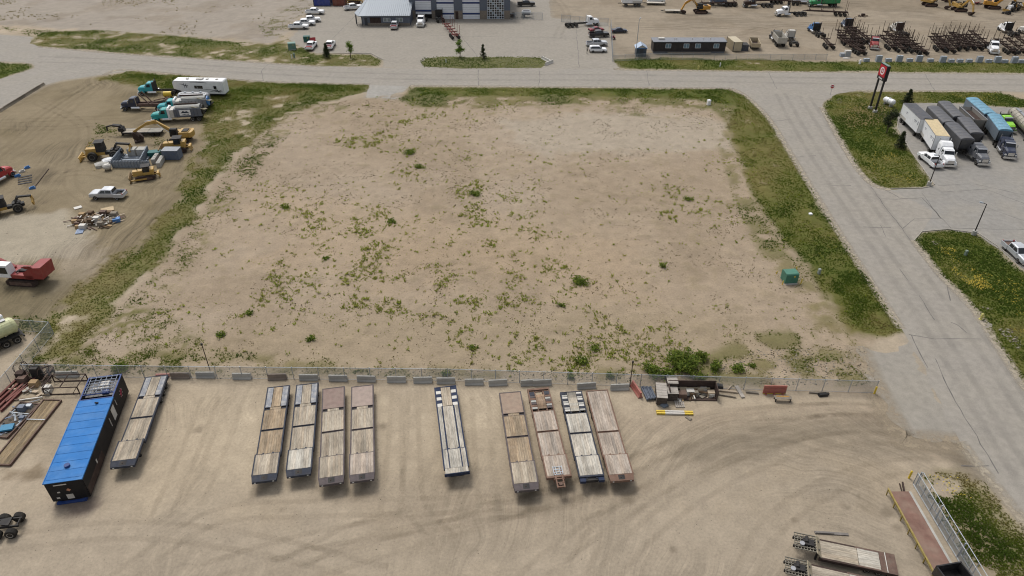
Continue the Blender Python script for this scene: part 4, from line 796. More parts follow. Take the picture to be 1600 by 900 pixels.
# ---------------------------------------------------------------- lowboys at the lower right
def lowboy(rear_long=1.0):
    r = empty('lowboy_trailer'); w = 1.35; z = .95
    part('frame', DRUST, r, lambda b: [b.box(-4.6, 3.6, s*(w-.1)-.1, s*(w-.1)+.1, z-.4, z+.01) for s in (-1, 1)]+[b.box(-4.5, 3.5, s*.5-.09, s*.5+.09, z-.5, z-.09) for s in (-1, 1)])
    deck(r, -.6, 3.4, -w+.22, w-.22, z+.02, TAN, n=9); deck(r, -2.9, -.62, -w+.22, w-.22, z+.02, TANW, n=9)
    part('tail_plate', RUST, r, lambda b: b.box(-4.62, -2.92, -w+.02, w-.02, z-.06, z+.016)); part('tail_strip', OFFW, r, lambda b: b.box(-3.6, -3.52, -w+.05, w-.05, z+.02, z+.05))
    part('side_plate', RUST, r, lambda b: [b.box(-2.9, -.4, s*(w-.13)-.09, s*(w-.13)+.09, z+.012, z+.04) for s in (-1, 1)])
    part('gooseneck_riser', mat('pale_steel', A(176, 164, 138), .8, var=.25, dust=.4), r, lambda b: b.plate((3.42, -w+.05, z+.05), (3.95, -w+.15, z+.62), (3.95, w-.15, z+.62), (3.42, w-.05, z+.05), .08))
    def grid(b):
        for y in np.linspace(-1.05, 1.05, 7): b.box(3.95, 6.3, y-.035, y+.035, 1.5, 1.62)
        for x in np.linspace(3.97, 6.25, 8): b.box(x-.04, x+.04, -1.1, 1.1, 1.47, 1.54)
    part('gooseneck_grid', mat('grid_steel', (.16, .15, .12), .7, var=.3, dust=.4), r, grid)
    part('gooseneck_beam', BLACK, r, lambda b: [b.box(3.6, 6.4, s*.55-.1, s*.55+.1, 1.1, 1.46) for s in (-1, 1)]+[b.box(4.2, 5.4, -.42, .42, 1.2, 1.75)]); part('hose_reel', ALU, r, lambda b: b.cyl((5.5, .35, 1.62), (5.5, .35, 1.78), .28, n=14))
    part('hydraulic_tank', BLACK, r, lambda b: b.cyl((5.0, -.6, 1.75), (5.0, .1, 1.75), .22))
    wheels(r, (-3.9, -2.7, -1.5), 1.02, .40, .45)
    part('landing_leg', BLACK, r, lambda b: [b.box(3.7, 3.9, s*.8-.1, s*.8+.1, 0, 1.2) for s in (-1, 1)])
    return r
o = lowboy(); put(o, (1414, 884), (1252, 850), 'planked lowboy trailer with black grid gooseneck, the upper of two', 'trailer', 'lowboy trailers at the lower right', at=.9, fit=10.9)
o = copy_tree(o); put(o, (1404, 927), (1238, 889), 'planked lowboy trailer cut by the bottom edge, the lower of two', 'trailer', 'lowboy trailers at the lower right', at=.9, fit=10.9)

# ---------------------------------------------------------------- other trailers and bodies
def van_trailer(L, roofm, side=WHITE, h=4.0):
    r = empty('box_trailer'); x = L/2; w = 1.3
    part('box', side, r, lambda b: b.box(-x, x, -w, w, 1.1, h)); part('roof', roofm, r, lambda b: b.box(-x+.02, x-.02, -w+.03, w-.03, h-.01, h+.05))
    part('side_rail', ALU, r, lambda b: [b.box(-x, x, s*w-.03, s*w+.03, z, z+.1) for s in (-1, 1) for z in (1.08, h-.07)]+[b.box(e*x-.04, e*x+.04, s*w-.04, s*w+.04, 1.1, h) for s in (-1, 1) for e in (-1, 1)])
    def marks(b):
        for s in (-1, 1):
            for x0, n in ((x*.45, 6), (-x*.45, 4)):
                for k in range(n): b.box(x0+.22*k, x0+.22*k+.15, s*(w+.012)-.004, s*(w+.012)+.004, 2.95, 3.15)
                for k in range(n): b.box(x0+.16*k, x0+.16*k+.10, s*(w+.012)-.004, s*(w+.012)+.004, 2.7, 2.8)
            b.box(x*.82, x*.82+.3, s*(w+.012)-.004, s*(w+.012)+.004, 2.6, 3.3)
    part('lettering', mat('faded_lettering', (.22, .23, .27), .6), r, marks)
    part('lower_panel', OFFW, r, lambda b: [b.box(-x+.1, -x+3.2, s*(w+.006)-.004, s*(w+.006)+.004, 1.15, 1.75) for s in (-1, 1)])
    part('underframe', BLACK, r, lambda b: (b.box(-x+.2, x-.3, -.55, .55, .75, 1.1), b.bar((x, 0, .85), (x+1.3, 0, .85), .2)))
    part('rear_door', side, r, lambda b: [b.box(-x-.03, -x, s*.64-.6, s*.64+.6, 1.2, h-.15) for s in (-1, 1)])
    wheels(r, (-x+.9, -x+2.15), .98, .5, .5); wheels(r, (x-1.4,), .98, .5, .5) if L < 11 else None
    return r
TARP = mat('dark_tarp', (0.085, 0.09, 0.105), 0.7, var=0.25, stretch=(3, .4, 1), dust=0.2); BTARP = mat('blue_tarp', (0.11, 0.27, 0.38), 0.7, var=0.3, stretch=(.5, 2, 1), dust=0.25, dustc=(.35, .42, .46))
def hopper(L, tarp, side, h=3.6, open_=False):
    def mk():
        r = empty('grain_trailer'); x = L/2; w = 1.28
        for s in (-1, 1): part('side_wall', side, r, lambda b: b.plate((-x, s*w, 1.5), (x, s*w, 1.5), (x, s*w, h), (-x, s*w, h), .05*s))
        part('end_wall', side, r, lambda b: (b.plate((-x, -w, h), (-x, w, h), (-x+.9, w, 1.3), (-x+.9, -w, 1.3), .04), b.plate((x, w, h), (x, -w, h), (x-.9, -w, 1.3), (x-.9, w, 1.3), .04)))
        def hop(b):
            for c0 in (-x*.5, x*.5):
                q = x*.46; b.add([(c0-q, -w, 1.5), (c0+q, -w, 1.5), (c0+q, w, 1.5), (c0-q, w, 1.5), (c0-.4, -.4, .55), (c0+.4, -.4, .55), (c0+.4, .4, .55), (c0-.4, .4, .55)], [[0, 1, 5, 4], [1, 2, 6, 5], [2, 3, 7, 6], [3, 0, 4, 7], [4, 5, 6, 7]])
        part('hopper', side, r, hop)
        if open_: part('bed_floor', DRUST, r, lambda b: b.box(-x+.3, x-.3, -w+.06, w-.06, h-.8, h-.7)); part('top_rail', ALU, r, lambda b: [b.box(-x, x, s*w-.08, s*w+.08, h, h+.12) for s in (-1, 1)])
        else:
            part('tarp', tarp, r, lambda b: b.loft([[(xx, w*1.02*math.cos(t), h+(.34+.02*(k % 2))*math.sin(t)) for t in np.linspace(0, math.pi, 9)] for k, xx in enumerate(np.linspace(-x, x, 12))]))
            part('tarp_bow', BLACK, r, lambda b: [b.add([(xx+dx, w*1.03*math.cos(t), h+.375*math.sin(t)) for dx in (-.03, .03) for t in np.linspace(.1, math.pi-.1, 7)], [[k, k+1, k+8, k+7] for k in range(6)]) for xx in np.linspace(-x+.1, x-.1, 7)])
        part('underframe', BLACK, r, lambda b: [b.box(-x, x+.3, s*.5-.08, s*.5+.08, .9, 1.2) for s in (-1, 1)]+[b.bar((x+.2, 0, 1.0), (x+1.2, 0, .9), .2)]+[b.bar((e*(x-.1), s*1.1, 1.0), (e*(x-.1), s*1.1, h), .08) for e in (-1, 1) for s in (-1, 1)])
        wheels(r, (-x+.7, -x+1.95), .98, .5, .5)
        return r
    return inst(('hopper', L, tarp.name, side.name, open_), mk)
def tanker(L, m, rad=1.05, name='tank_trailer', band=None, axles=3):
    r = empty(name); x = L/2; zc = 1.15+rad
    def sh(b):
        secs = []
        for xx, k in ((-x, .55), (-x+.12, .82), (-x+.4, 1), (x-.4, 1), (x-.12, .82), (x, .55)): secs.append([(xx, rad*k*math.cos(2*math.pi*t/20), zc+rad*k*math.sin(2*math.pi*t/20)) for t in range(20)])
        b.loft(secs)
    part('tank', m, r, sh, smooth=False)
    part('tank_band', band or ALU, r, lambda b: [b.cyl((xx, 0, zc), (xx+.07, 0, zc), rad+.035, n=20) for xx in np.linspace(-x+.5, x-.6, 9)])
    part('catwalk', ALU, r, lambda b: b.box(-x*.8, x*.8, -.28, .28, zc+rad+.02, zc+rad+.1)); part('hatch', STEEL, r, lambda b: [b.cyl((xx, 0, zc+rad), (xx, 0, zc+rad+.22), .25) for xx in (-x*.5, 0, x*.5)])
    part('underframe', BLACK, r, lambda b: [b.box(-x+.1, x-.2, s*.5-.08, s*.5+.08, .85, 1.2) for s in (-1, 1)]+[b.box(-x-.2, -x, -1.1, 1.1, .5, .75)])
    part('mud_guard', BLACK, r, lambda b: [b.box(-x+.1, -x+3.9, s*1.0-.3, s*1.0+.3, 1.08, 1.14) for s in (-1, 1)])
    wheels(r, [-x+.8+1.3*k for k in range(axles)], .98, .5, .5); part('landing_leg', BLACK, r, lambda b: [b.box(x-2.2, x-2.05, s*.7-.07, s*.7+.07, 0, 1.0) for s in (-1, 1)])
    return r
# right-hand truck park
o = tractor(WHITE, True, 1.9); put(o, (1461, 233), (1485, 263), 'white highway tractor with tall sleeper pulling two white box trailers', 'truck', at=.3); 
o = van_trailer(9.0, mat('rusty_cream_roof', A(214, 194, 152, .8), .7, var=.25, dust=.2)); put(o, (1445, 213), (1463, 240), 'white box trailer with cream roof behind the white highway tractor', 'trailer', 'white box trailers', at=.3)
o = van_trailer(9.4, mat('dark_roof', (.05, .055, .07), .6, var=.4, dust=.2)); put(o, (1413, 187), (1440, 214), 'white box trailer with black roof, rear one of the double train', 'trailer', 'white box trailers', at=.3)
GREYT = paint('grey_truck_paint', (.10, .11, .13)); HOPS = mat('hopper_grey', (.10, .105, .115), .5, .3, dust=.25)
o = tractor(GREYT, True, 2.2, high=False); put(o, (1508, 232), (1537, 259), 'dark grey tractor with chrome bumper in front of the black tarped grain trailers', 'truck', at=.3)
o = hopper(8.4, TARP, HOPS); put(o, (1479, 219), (1501, 242), 'dark tarped grain trailer unhitched right beside the white tractor', 'trailer', 'dark tarped grain trailers', at=.2)
o = hopper(9.0, TARP, HOPS); put(o, (1450, 191), (1475, 217), 'dark tarped grain trailer right beside the black roofed box trailer', 'trailer', 'dark tarped grain trailers', at=.2)
o = hopper(9.0, TARP, HOPS); put(o, (1467, 183), (1491, 208), 'dark tarped grain trailer at the back of the grey tractor train', 'trailer', 'dark tarped grain trailers', at=.2)
o = hopper(8.6, TARP, HOPS); put(o, (1497, 209), (1517, 234), 'dark tarped grain trailer coupled to the dark grey tractor', 'trailer', 'dark tarped grain trailers', at=.2)
o = tractor(NAVY, True, 2.2, high=False); put(o, (1558, 220), (1580, 253), 'dark navy tractor with chrome bumper pulling the light blue tarped trailers', 'truck', at=.3)
SIDEB = mat('blue_grey_side', A(120, 134, 148, .8), .5, .2, dust=.2)
o = hopper(9.0, BTARP, SIDEB); put(o, (1543, 203), (1562, 230), 'grain trailer with light blue tarp coupled to the dark navy tractor', 'trailer', 'blue tarped grain trailers', at=.2)
o = hopper(9.4, BTARP, SIDEB); put(o, (1510, 177), (1539, 203), 'grain trailer with light blue tarp, the rear one nearest the verge', 'trailer', 'blue tarped grain trailers', at=.2)
o = hopper(7.5, TARP, mat('aluminium_box', (.3, .29, .27), .5, .3, dust=.3), open_=True); put(o, (1502, 192), (1521, 210), 'open empty dump trailer with rusty floor between the dark and blue grain trailers', 'trailer', at=.2)
o = tractor(LIME, False, 2.6, rack=BLACK); put(o, (1548, 186), (1578, 207), 'bright lime green tractor between the blue trailers and the tanker', 'truck', at=.3)
TANKM = mat('dirty_stainless', A(170, 164, 150, .75), .4, .35, var=.25, dust=.35)
o = tanker(13.0, TANKM, 1.1, band=mat('band_dark', (.16, .155, .145), .5, .3)); put(o, (1573, 184), (1616, 230), 'long dirty stainless tank trailer with banded barrel at the right edge', 'tank trailer', at=.2)
o = hopper(9.0, TARP, HOPS); put(o, (1606, 180), (1640, 205), 'dark tarped grain trailer cut by the right edge beyond the tanker', 'trailer', 'dark tarped grain trailers', at=.2)
o = car('pickup', WHITE); put(o, (1462, 263), (1441, 247), 'white pickup parked on the kerb beside the white highway tractor', 'pickup')
o = car('pickup', SILVER, RUST); put(o, (1575, 389), (1600, 413), 'silver pickup with brown bed cut by the right edge', 'pickup')
# front lot of the big garage and yard behind it
for rp, fp, m, ld, lb in [((452, 45), (482, 45), WHITE, None, 'white pickup nearest the road in the row beside the sand'), ((463, 40), (492, 39), WHITE, None, 'white pickup second nearest the road in the row beside the sand'), ((472, 35.5), (500, 33.5), WHITE, None, 'white pickup third from the road in the row beside the sand'), ((478, 22), (507, 22), WHITE, None, 'white pickup standing alone above the row of three beside the sand'), ((538, 16), (566, 13.5), WHITE, None, 'white pickup at the left corner of the grey office'),
    ((614, 49.5), (620, 37), SILVER, REDP, 'silver pickup with a red load parked in front of the office'), ((481, 82), (493, 69), WHITE, REDP, 'white pickup with a red load beside the green cabinet'), ((512, 81), (521, 68), WHITE, REDP, 'white pickup half hidden behind the small dark spruce'), ((808, 9.5), (836, 9), BLKP, None, 'black pickup beyond the right end of the garage'),
    ((921, 58), (950, 57), BLKP, None, 'black pickup with tan lower trim parked facing the chain fence'), ((917, 72), (947, 71), SILVER, None, 'silver blue pickup parked next to the white sport utility vehicle')]:
    put(car('pickup', m, ld), rp, fp, lb, 'pickup', 'pickups in the garage forecourt')
put(car('sedan', MAROON), (919, 50.5), (944, 48), 'red car parked behind the black pickup', 'car'); put(car('suv', WHITE), (920, 81), (948, 81), 'white sport utility vehicle parked beside the standing person', 'car')
put(car('sedan', NAVY), (956, 51), (979, 50.5), 'dark blue sedan parked behind the chain fence', 'car')
put(car('pickup', SILVER), (197, 309), (145, 309), 'silver pickup parked in the machinery lot above the debris pile', 'pickup')
put(tractor(WHITE, False, 3.0, axles=2), (664, 27), (654, 47), 'white day cab truck standing in front of the first garage door', 'truck', at=.2)
put(tractor(WHITE, False, 4.6, axles=3), (890, 41), (941, 37.5), 'white day cab truck with long bare chassis beside the yard gate', 'truck', at=.2)
LRUST = mat('red_log_steel', A(140, 66, 62, .7), .7, var=.3, dust=.2)
put(log_trailer(13.5, LRUST, 5, 2.4), (717, 64), (693, 36), 'red log trailer with upright stakes in front of the garage doors', 'log trailer', at=.6)
put(tractor(BLACK, False, 2.0, rack=BLACK), (690, 36), (683, 24), 'dark truck at the head of the red log trailer before the garage', 'truck', at=.2)

# ---------------------------------------------------------------- heavy machines
def tracks(r, L=4.2, gauge=1.15, w=.6, h=.95, m=DRUST):
    for s in (-1, 1):
        y = s*gauge
        part('track', m, r, lambda b: b.prism([(-L/2+.35, 0), (L/2-.35, 0), (L/2, .3), (L/2-.05, h-.2), (L/2-.5, h), (-L/2+.5, h), (-L/2+.05, h-.2), (-L/2, .3)], y-w/2, y+w/2))
        part('track_shoe', BLACK, r, lambda b: [b.box(x, x+.1, y-w/2-.03, y+w/2+.03, h, h+.05) for x in np.arange(-L/2+.5, L/2-.55, .26)])
        part('track_frame', RUST, r, lambda b: b.box(-L/2+.6, L/2-.6, y-w/2-.04, y+w/2+.04, .25, h-.3))
def excavator(m, cabm=BLACK, boom=((1.0, 1.9), (3.2, 4.2), (5.6, 3.6)), stick=(8.2, 1.9), tip=(8.3, .7), s=1.0, swing=0.0):
    r = empty('excavator'); tracks(r); part('slew_ring', BLACK, r, lambda b: b.cyl((0, 0, .8), (0, 0, 1.2), .7, n=14))
    u = part('upper_body', m, r, lambda b: (b.box(-2.6, .9, -1.35, 1.35, 1.2, 1.45), b.box(-2.3, -.2, -1.3, 1.3, 1.45, 2.3, .08, .06), b.box(-.2, 1.2, -1.3, -.5, 1.45, 2.0)))
    part('counterweight', m, u, lambda b: b.slab([(-2.35, -1.38), (-2.35, 1.38), (-2.8, 1.2), (-3.0, .5), (-3.0, -.5), (-2.8, -1.2)], 1.15, 2.25)); part('engine_cover', BLACK, u, lambda b: b.box(-2.1, -.8, -.8, .9, 2.3, 2.46, .08, .08))
    part('cab', cabm, u, lambda b: b.box(-.1, 1.55, .35, 1.32, 1.45, 3.05, .12, .06)); part('cab_window', GLASS, u, lambda b: (b.box(.2, 1.35, 1.29, 1.34, 1.9, 2.8), b.plate((1.58, .45, 1.7), (1.58, 1.25, 1.7), (1.42, 1.25, 2.85), (1.42, .45, 2.85), .02)))
    b3 = [Vector((x, -.05, z)) for x, z in boom]; st = Vector((stick[0], -.05, stick[1])); tp = Vector((tip[0], -.05, tip[1]))
    part('boom', m, u, lambda b: [b.bar(p, q, .42, .62) for p, q in zip(b3[:-1], b3[1:])]); part('stick', m, u, lambda b: b.bar(b3[-1], st, .34, .45)); part('boom_cylinder', CHROME, u, lambda b: (b.cyl((1.3, .3, 1.5), b3[1]+Vector((-.3, .3, -.4)), .09), b.cyl(b3[1]+Vector((0, 0, .45)), b3[-1]+Vector((.1, 0, .5)), .09)))
    part('bucket', DRUST, u, lambda b: b.prism([(st.x-.25, st.z), (st.x+.3, st.z-.05), (tp.x+.45, tp.z), (tp.x-.2, tp.z-.55), (tp.x-.9, tp.z-.2), (tp.x-.75, tp.z+.35)], -.65, .6))
    u.rotation_euler = (0, 0, swing); r.scale = (s, s, s); return r
def dozer(m, canopy=BLACK, ripper=True):
    r = empty('bulldozer'); tracks(r, 3.9, 1.05, .56, 1.0)
    part('hood', m, r, lambda b: b.box(.2, 2.2, -.62, .62, .9, 1.95, .06, .08)); part('rear_body', m, r, lambda b: (b.box(-1.7, .2, -.85, .85, .8, 1.6), b.box(-1.9, -1.1, -.8, .8, 1.6, 2.1)))
    part('cab', canopy, r, lambda b: (b.box(-1.05, .2, -.72, .72, 1.6, 2.75, .1, .06), b.box(-1.35, .4, -.9, .9, 2.75, 2.86))); part('cab_window', GLASS, r, lambda b: [b.box(-.8, .05, s*.72-.02, s*.72+.02, 1.95, 2.6) for s in (-1, 1)])
    part('exhaust_stack', BLACK, r, lambda b: b.cyl((1.2, .2, 1.9), (1.2, .2, 2.7), .07)); part('push_arm', m, r, lambda b: [b.bar((-.3, s*1.42, .5), (2.7, s*1.42, .45), .2, .26) for s in (-1, 1)])
    part('blade', mat('worn_blade', A(130, 104, 62, .8), .6, .2, var=.35, dust=.3), r, lambda b: b.prism([(2.75, .02), (3.0, .05), (2.85, .6), (3.05, 1.2), (2.9, 1.22), (2.65, .65)], -1.75, 1.75))
    if ripper: part('ripper', m, r, lambda b: [b.box(-2.7, -2.3, -.8, .8, .8, 1.15)]+[b.bar((-2.5, y, 1.0), (-2.75, y, .15), .14) for y in (-.6, 0, .6)]+[b.bar((-1.8, s*.5, .9), (-2.4, s*.5, 1.0), .16) for s in (-1, 1)])
    return r
def skidder(m):
    r = empty('grapple_skidder')
    part('front_frame', m, r, lambda b: (b.box(-.4, 3.0, -.6, .6, .8, 1.5), b.box(.9, 2.9, -.62, .62, 1.5, 2.15, .1, .08))); part('cab', BLACK, r, lambda b: (b.box(-.5, .95, -.85, .85, 1.5, 3.3, .08, .08), b.box(-.6, 1.05, -.9, .9, 3.3, 3.38)))
    part('guard_tube', m, r, lambda b: [b.bar((.95, s*.7, 3.2), (2.2, s*.7, 2.9), .07) for s in (-1, 1)]+[b.bar((2.2, s*.7, 2.9), (3.0, s*.6, 1.9), .07) for s in (-1, 1)])
    part('push_arm', m, r, lambda b: [b.bar((2.0, s*.5, .9), (4.0, s*.6, .6), .18, .25) for s in (-1, 1)]); part('blade', YEL, r, lambda b: b.prism([(3.9, .03), (4.15, .05), (4.0, .5), (4.2, 1.0), (4.05, 1.0), (3.85, .5)], -1.4, 1.4))
    part('rear_frame', BLACK, r, lambda b: (b.box(-3.4, -.4, -.55, .55, .8, 1.35), b.box(-2.8, -1.4, -.6, .6, 1.35, 1.7))); part('arch', BLACK, r, lambda b: [b.bar((-1.9, s*.5, 1.5), (-2.7, s*.5, 2.7), .2, .3) for s in (-1, 1)]+[b.bar((-2.6, 0, 2.7), (-5.0, 0, 2.35), .5, .3)])
    part('grapple', m, r, lambda b: [b.cyl((-4.9, 0, 1.9), (-4.9, 0, 2.4), .25)]+[b.bar((-4.9, s*.15, 1.9), (-4.9+.1*s, s*.9, 1.3), .3, .2) for s in (-1, 1)]+[b.bar((-4.9+.1*s, s*.9, 1.3), (-4.9, s*.35, .55), .3, .16) for s in (-1, 1)])
    wheels(r, (1.75, -2.1), 1.15, .85, .72, dark=True); return r
# ---------------------------------------------------------------- machinery lot at the left
put(skidder(YEL), (207, 243), (122, 250), 'yellow grapple skidder with black cab and blade, left of the concrete forms', 'skidder', fit=9.6)
put(skidder(YEL), (54, 322), (-34, 342), 'yellow and black grapple skidder cut by the left edge above the pale sand', 'skidder', fit=9.6)
o = excavator(YEL, boom=((1.0, 1.9), (4.3, 4.3), (6.3, 3.9)), stick=(9.3, 2.2), tip=(9.1, .9), s=.96); put(o, (303, 219), (264, 220), 'yellow excavator with black cab reaching its boom over the lowboy', 'excavator')
o.scale = (.96, .96, .96)
put(dozer(YEL), (303, 234), (252, 238), 'yellow bulldozer with ripper standing above the grey steel box', 'bulldozer', 'yellow bulldozers', fit=6.0)
o = copy_tree([q for q in bpy.data.objects if q.name == 'bulldozer'][0]); put(o, (253, 275), (204, 282), 'yellow bulldozer nearest the camera, in front of the concrete forms', 'bulldozer', 'yellow bulldozers', fit=6.0)
def gooseneck_flat():
    r = empty('gooseneck_trailer')
    part('frame', BLACK, r, lambda b: [b.box(-4.4, 3.6, s*1.15-.1, s*1.15+.1, .65, .93) for s in (-1, 1)]+[b.box(-4.3, 3.5, -.4, .4, .55, .85)])
    deck(r, -1.6, 3.55, -1.05, 1.05, .95, GREYW, n=8); deck(r, -4.4, -1.64, -1.05, 1.05, .95, A(170, 166, 156, .72), n=8)
    part('gooseneck', BLACK, r, lambda b: [b.bar((3.4, 0, 1.0), (4.2, 0, 2.1), .9, .4), b.bar((4.1, 0, 2.0), (5.6, 0, 2.2), .8, .35), b.bar((5.5, 0, 2.2), (6.9, 0, 1.9), .3, .25), b.bar((6.85, 0, 1.95), (7.0, 0, 1.0), .22, .22)]); part('engine_box', BLACK, r, lambda b: b.box(3.6, 4.4, -.8, .8, 1.0, 1.75))
    part('wheel_cover', BLACK, r, lambda b: [b.box(-4.0, -1.8, s*1.2-.15, s*1.2+.15, .8, .9) for s in (-1, 1)]); wheels(r, (-3.6, -2.5), 1.0, .38, .4, dark=True); part('landing_leg', BLACK, r, lambda b: b.box(3.9, 4.1, -.5, .5, 0, 1.2)); return r
put(gooseneck_flat(), (266, 209), (180, 211), 'grey decked gooseneck trailer with black hooked neck under the excavator boom', 'trailer', fit=11.4)
o = MB(); o.prism([(-.9, .2), (-.5, 0), (.7, 0), (1.0, .9), (.5, 1.6), (.2, 1.6), (.4, .9), (.2, .3), (-.8, .4)], -.75, -.68); o.prism([(-.9, .2), (-.5, 0), (.7, 0), (1.0, .9), (.5, 1.6), (.2, 1.6), (.4, .9), (.2, .3), (-.8, .4)], .68, .75); o.prism([(-.9, .2), (-.5, 0), (.7, 0), (1.0, .9), (.5, 1.6), (.4, 1.5), (.85, .9), (.6, .12), (-.45, .12)], -.68, .68)
set_at(o.build('excavator_bucket', DRUST), (218, 221), 30, 'rusty excavator bucket lying in front of the gooseneck trailer', 'bucket')
def hydrovac(cabm, boxm, logo):
    r = tractor(cabm, False, 4.6, axles=2); xe = -6.6
    part('debris_tank', boxm, r, lambda b: b.box(xe-.2, -1.2, -1.25, 1.25, 1.15, 2.9, .05, .05)); part('tank_top', mat('vac_body_grey', A(140, 142, 140, .8), .6, .2, var=.35, dust=.3), r, lambda b: b.loft([[(x, 1.1*math.cos(t), 2.85+.6*math.sin(t)) for t in np.linspace(0, math.pi, 8)] for x in (xe, -1.6)]))
    part('water_tank', OFFW, r, lambda b: b.box(-1.1, -.2, -1.2, 1.2, 1.1, 2.75, .05, .05)); part('filter_tube', WHITE, r, lambda b: [b.cyl((.0, s*1.0, 1.0), (.0, s*1.0, 3.0), .28) for s in (-1, 1)]+[b.bar((0, -1, 3.0), (0, 1, 3.0), .3)])
    part('panel_seam', BLACK, r, lambda b: [b.box(x-.02, x+.02, s*1.262-.008, s*1.262+.008, 1.2, 2.8) for s in (-1, 1) for x in np.linspace(xe+.6, -1.7, 7)])
    part('boom_tube', DRUST, r, lambda b: b.bar((-1.2, -.1, 3.6), (xe+.5, -.2, 3.5), .25)); part('pipe_rack', mat('pale_pipe', A(200, 190, 160), .6), r, lambda b: [b.cyl((xe-1.0, y, 1.9+.12*k), (xe+1.6, y, 2.95+.06*k), .09, n=8) for k, y in enumerate((-1.0, -.6, -.2, .2, .6, 1.0))])
    part('rear_lid', BLUEP if not logo else BLACK, r, lambda b: b.cyl((xe-.2, 0, 2.2), (xe-.5, 0, 2.2), 1.05, n=14))
    if logo:
        lp = part('sign_panel', WHITE, r, lambda b: [b.box(xe+2.0, xe+4.3, s*1.272-.006, s*1.272+.006, 1.5, 2.7) for s in (-1, 1)])
        part('emblem', mat('emblem_dark', (.03, .04, .06), .6), lp, lambda b: [b.prism([(xe+2.25, 2.0), (xe+2.75, 2.45), (xe+3.1, 2.3), (xe+3.5, 2.5), (xe+4.05, 2.0)], min(s*1.279, s*1.287), max(s*1.279, s*1.287)) for s in (-1, 1)]+[b.box(xe+2.4+.28*k, xe+2.58+.28*k, s*1.283-.004, s*1.283+.004, 1.62, 1.82) for s in (-1, 1) for k in range(5)])
    return r
DGREY = paint('slate_paint', (.09, .11, .15))
def place_truck(o, rear, front, lb, L):   # these run from xe-.5 to +4, so their middle is not at the root
    a = W(*rear); c = W(*front); d = (c-a).normalized(); o.location = (c.x-d.x*4.0, c.y-d.y*4.0, 0); o.rotation_euler = (0, 0, math.atan2(d.y, d.x)); return tag(o, lb, 'truck')
place_truck(hydrovac(TEALG, DGREY, True), (317, 186), (239, 190), 'teal vacuum truck with white emblem panel, nearest of the teal trucks', 12)
place_truck(hydrovac(TEAL, ALU, False), (328, 172), (249, 176), 'teal vacuum truck with silver body and blue lid, half hidden behind the nearest one', 12)
place_truck(tractor(TEAL, False, 5.6, rack=BLACK, axles=3), (285, 146), (219, 147), 'teal truck with bare black chassis next to the white camper trailer', 11)
o = tanker(7.0, ALU, 1.0, axles=2); put(o, (330, 166), (284, 166), 'shiny grey tank trailer between the camper and the vacuum trucks', 'tank trailer')
o = tractor(NAVY, False, 4.2, axles=2); part('hoist_frame', RUST, o, lambda b: [b.bar((.2, s*.7, 1.3), (-6.0, s*.7, 1.5), .3, .5) for s in (-1, 1)]+[b.bar((-2.6, s*.7, 1.5), (-.8, s*.8, 3.9), .2) for s in (-1, 1)]+[b.bar((-5.6, s*.8, 1.5), (-6.2, s*.8, 2.6), .25) for s in (-1, 1)]+[b.box(-6.3, -6.1, -.9, .9, 1.6, 2.5), b.bar((-6.0, -.8, 2.4), (-3.0, -.8, 1.8), .18), b.bar((-6.0, .8, 2.4), (-3.0, .8, 1.8), .18)])
place_truck(o, (246, 171), (193, 171), 'dark blue truck with rusty hoist frame left of the teal trucks', 9)
o = empty('fuel_tank'); part('tank', SYEL, o, lambda b: b.cyl((-.9, 0, .95), (.9, 0, .95), .62, n=16)); part('stand', BLACK, o, lambda b: [b.box(x-.08, x+.08, -.55, .55, 0, .45) for x in (-.6, .6)]); part('end_cap', BLACK, o, lambda b: [b.cyl((e*.9, 0, .95), (e*1.0, 0, .95), .5, n=16) for e in (-1, 1)])
set_at(o, (264, 153), 8, 'small yellow tank on a black stand beside the teal bare chassis', 'tank')
o = empty('camper_trailer'); part('body', WHITE, o, lambda b: b.prism([(-6.0, .75), (4.2, .75), (4.4, 1.3), (6.05, 1.75), (6.1, 3.2), (5.7, 3.65), (-5.9, 3.75), (-6.05, 3.5)], -1.25, 1.25)); part('window', GLASS, o, lambda b: [b.box(x0, x1, s*1.255-.012, s*1.255+.012, 1.9, 2.6) for s in (-1, 1) for x0, x1 in ((-1.0, .3), (.35, 1.0), (-4.3, -3.6))])
def swirl(b):
    for s in (-1, 1):
        for (x0, z0, x1, z1, q) in [(-5.2, 1.3, 0, 1.5, .3), (-5.4, 1.7, -3.2, 1.5, -.25), (-5.6, 1.25, -2.4, 1.2, .22), (2.6, 2.2, 4.6, 2.9, .25), (2.4, 2.6, 3.6, 2.6, .05), (3.3, 2.0, 3.4, 3.1, .05), (2.9, 2.0, 2.95, 3.0, .05), (-2.2, 3.3, 1.8, 3.4, .06), (-4.6, 1.1, -4.2, 2.0, .1), (-5.0, 1.0, -3.8, 1.9, .1)]:
            pr = None
            for t in np.linspace(0, 1, 7):
                p = Vector((x0+(x1-x0)*t, s*1.262, z0+(z1-z0)*t+q*math.sin(math.pi*t)))
                if pr: b.bar(pr, p, .02, .10*(1.2-abs(t-.5)))
                pr = p
part('graphics', mat('black_decal', (.03, .03, .04), .6), o, swirl); part('roof_vent', OFFW, o, lambda b: [b.box(x, x+.5, -.3, .3, 3.72, 3.92) for x in (-4.5, -2.2, .2, 2.6)]+[b.box(-.9, .0, -.5, .5, 3.72, 4.0)]); part('skirt', BLACK, o, lambda b: b.box(-5.8, 4.0, -1.1, 1.1, .4, .75)); wheels(o, (-1.6, -.5), 1.05, .38, .25); part('jack', BLACK, o, lambda b: [b.box(4.6, 4.72, s*.8-.06, s*.8+.06, 0, 1.4) for s in (-1, 1)])
put(o, (356, 149), (279, 147), 'long white camper trailer with black swirl graphics by the road verge', 'camper')
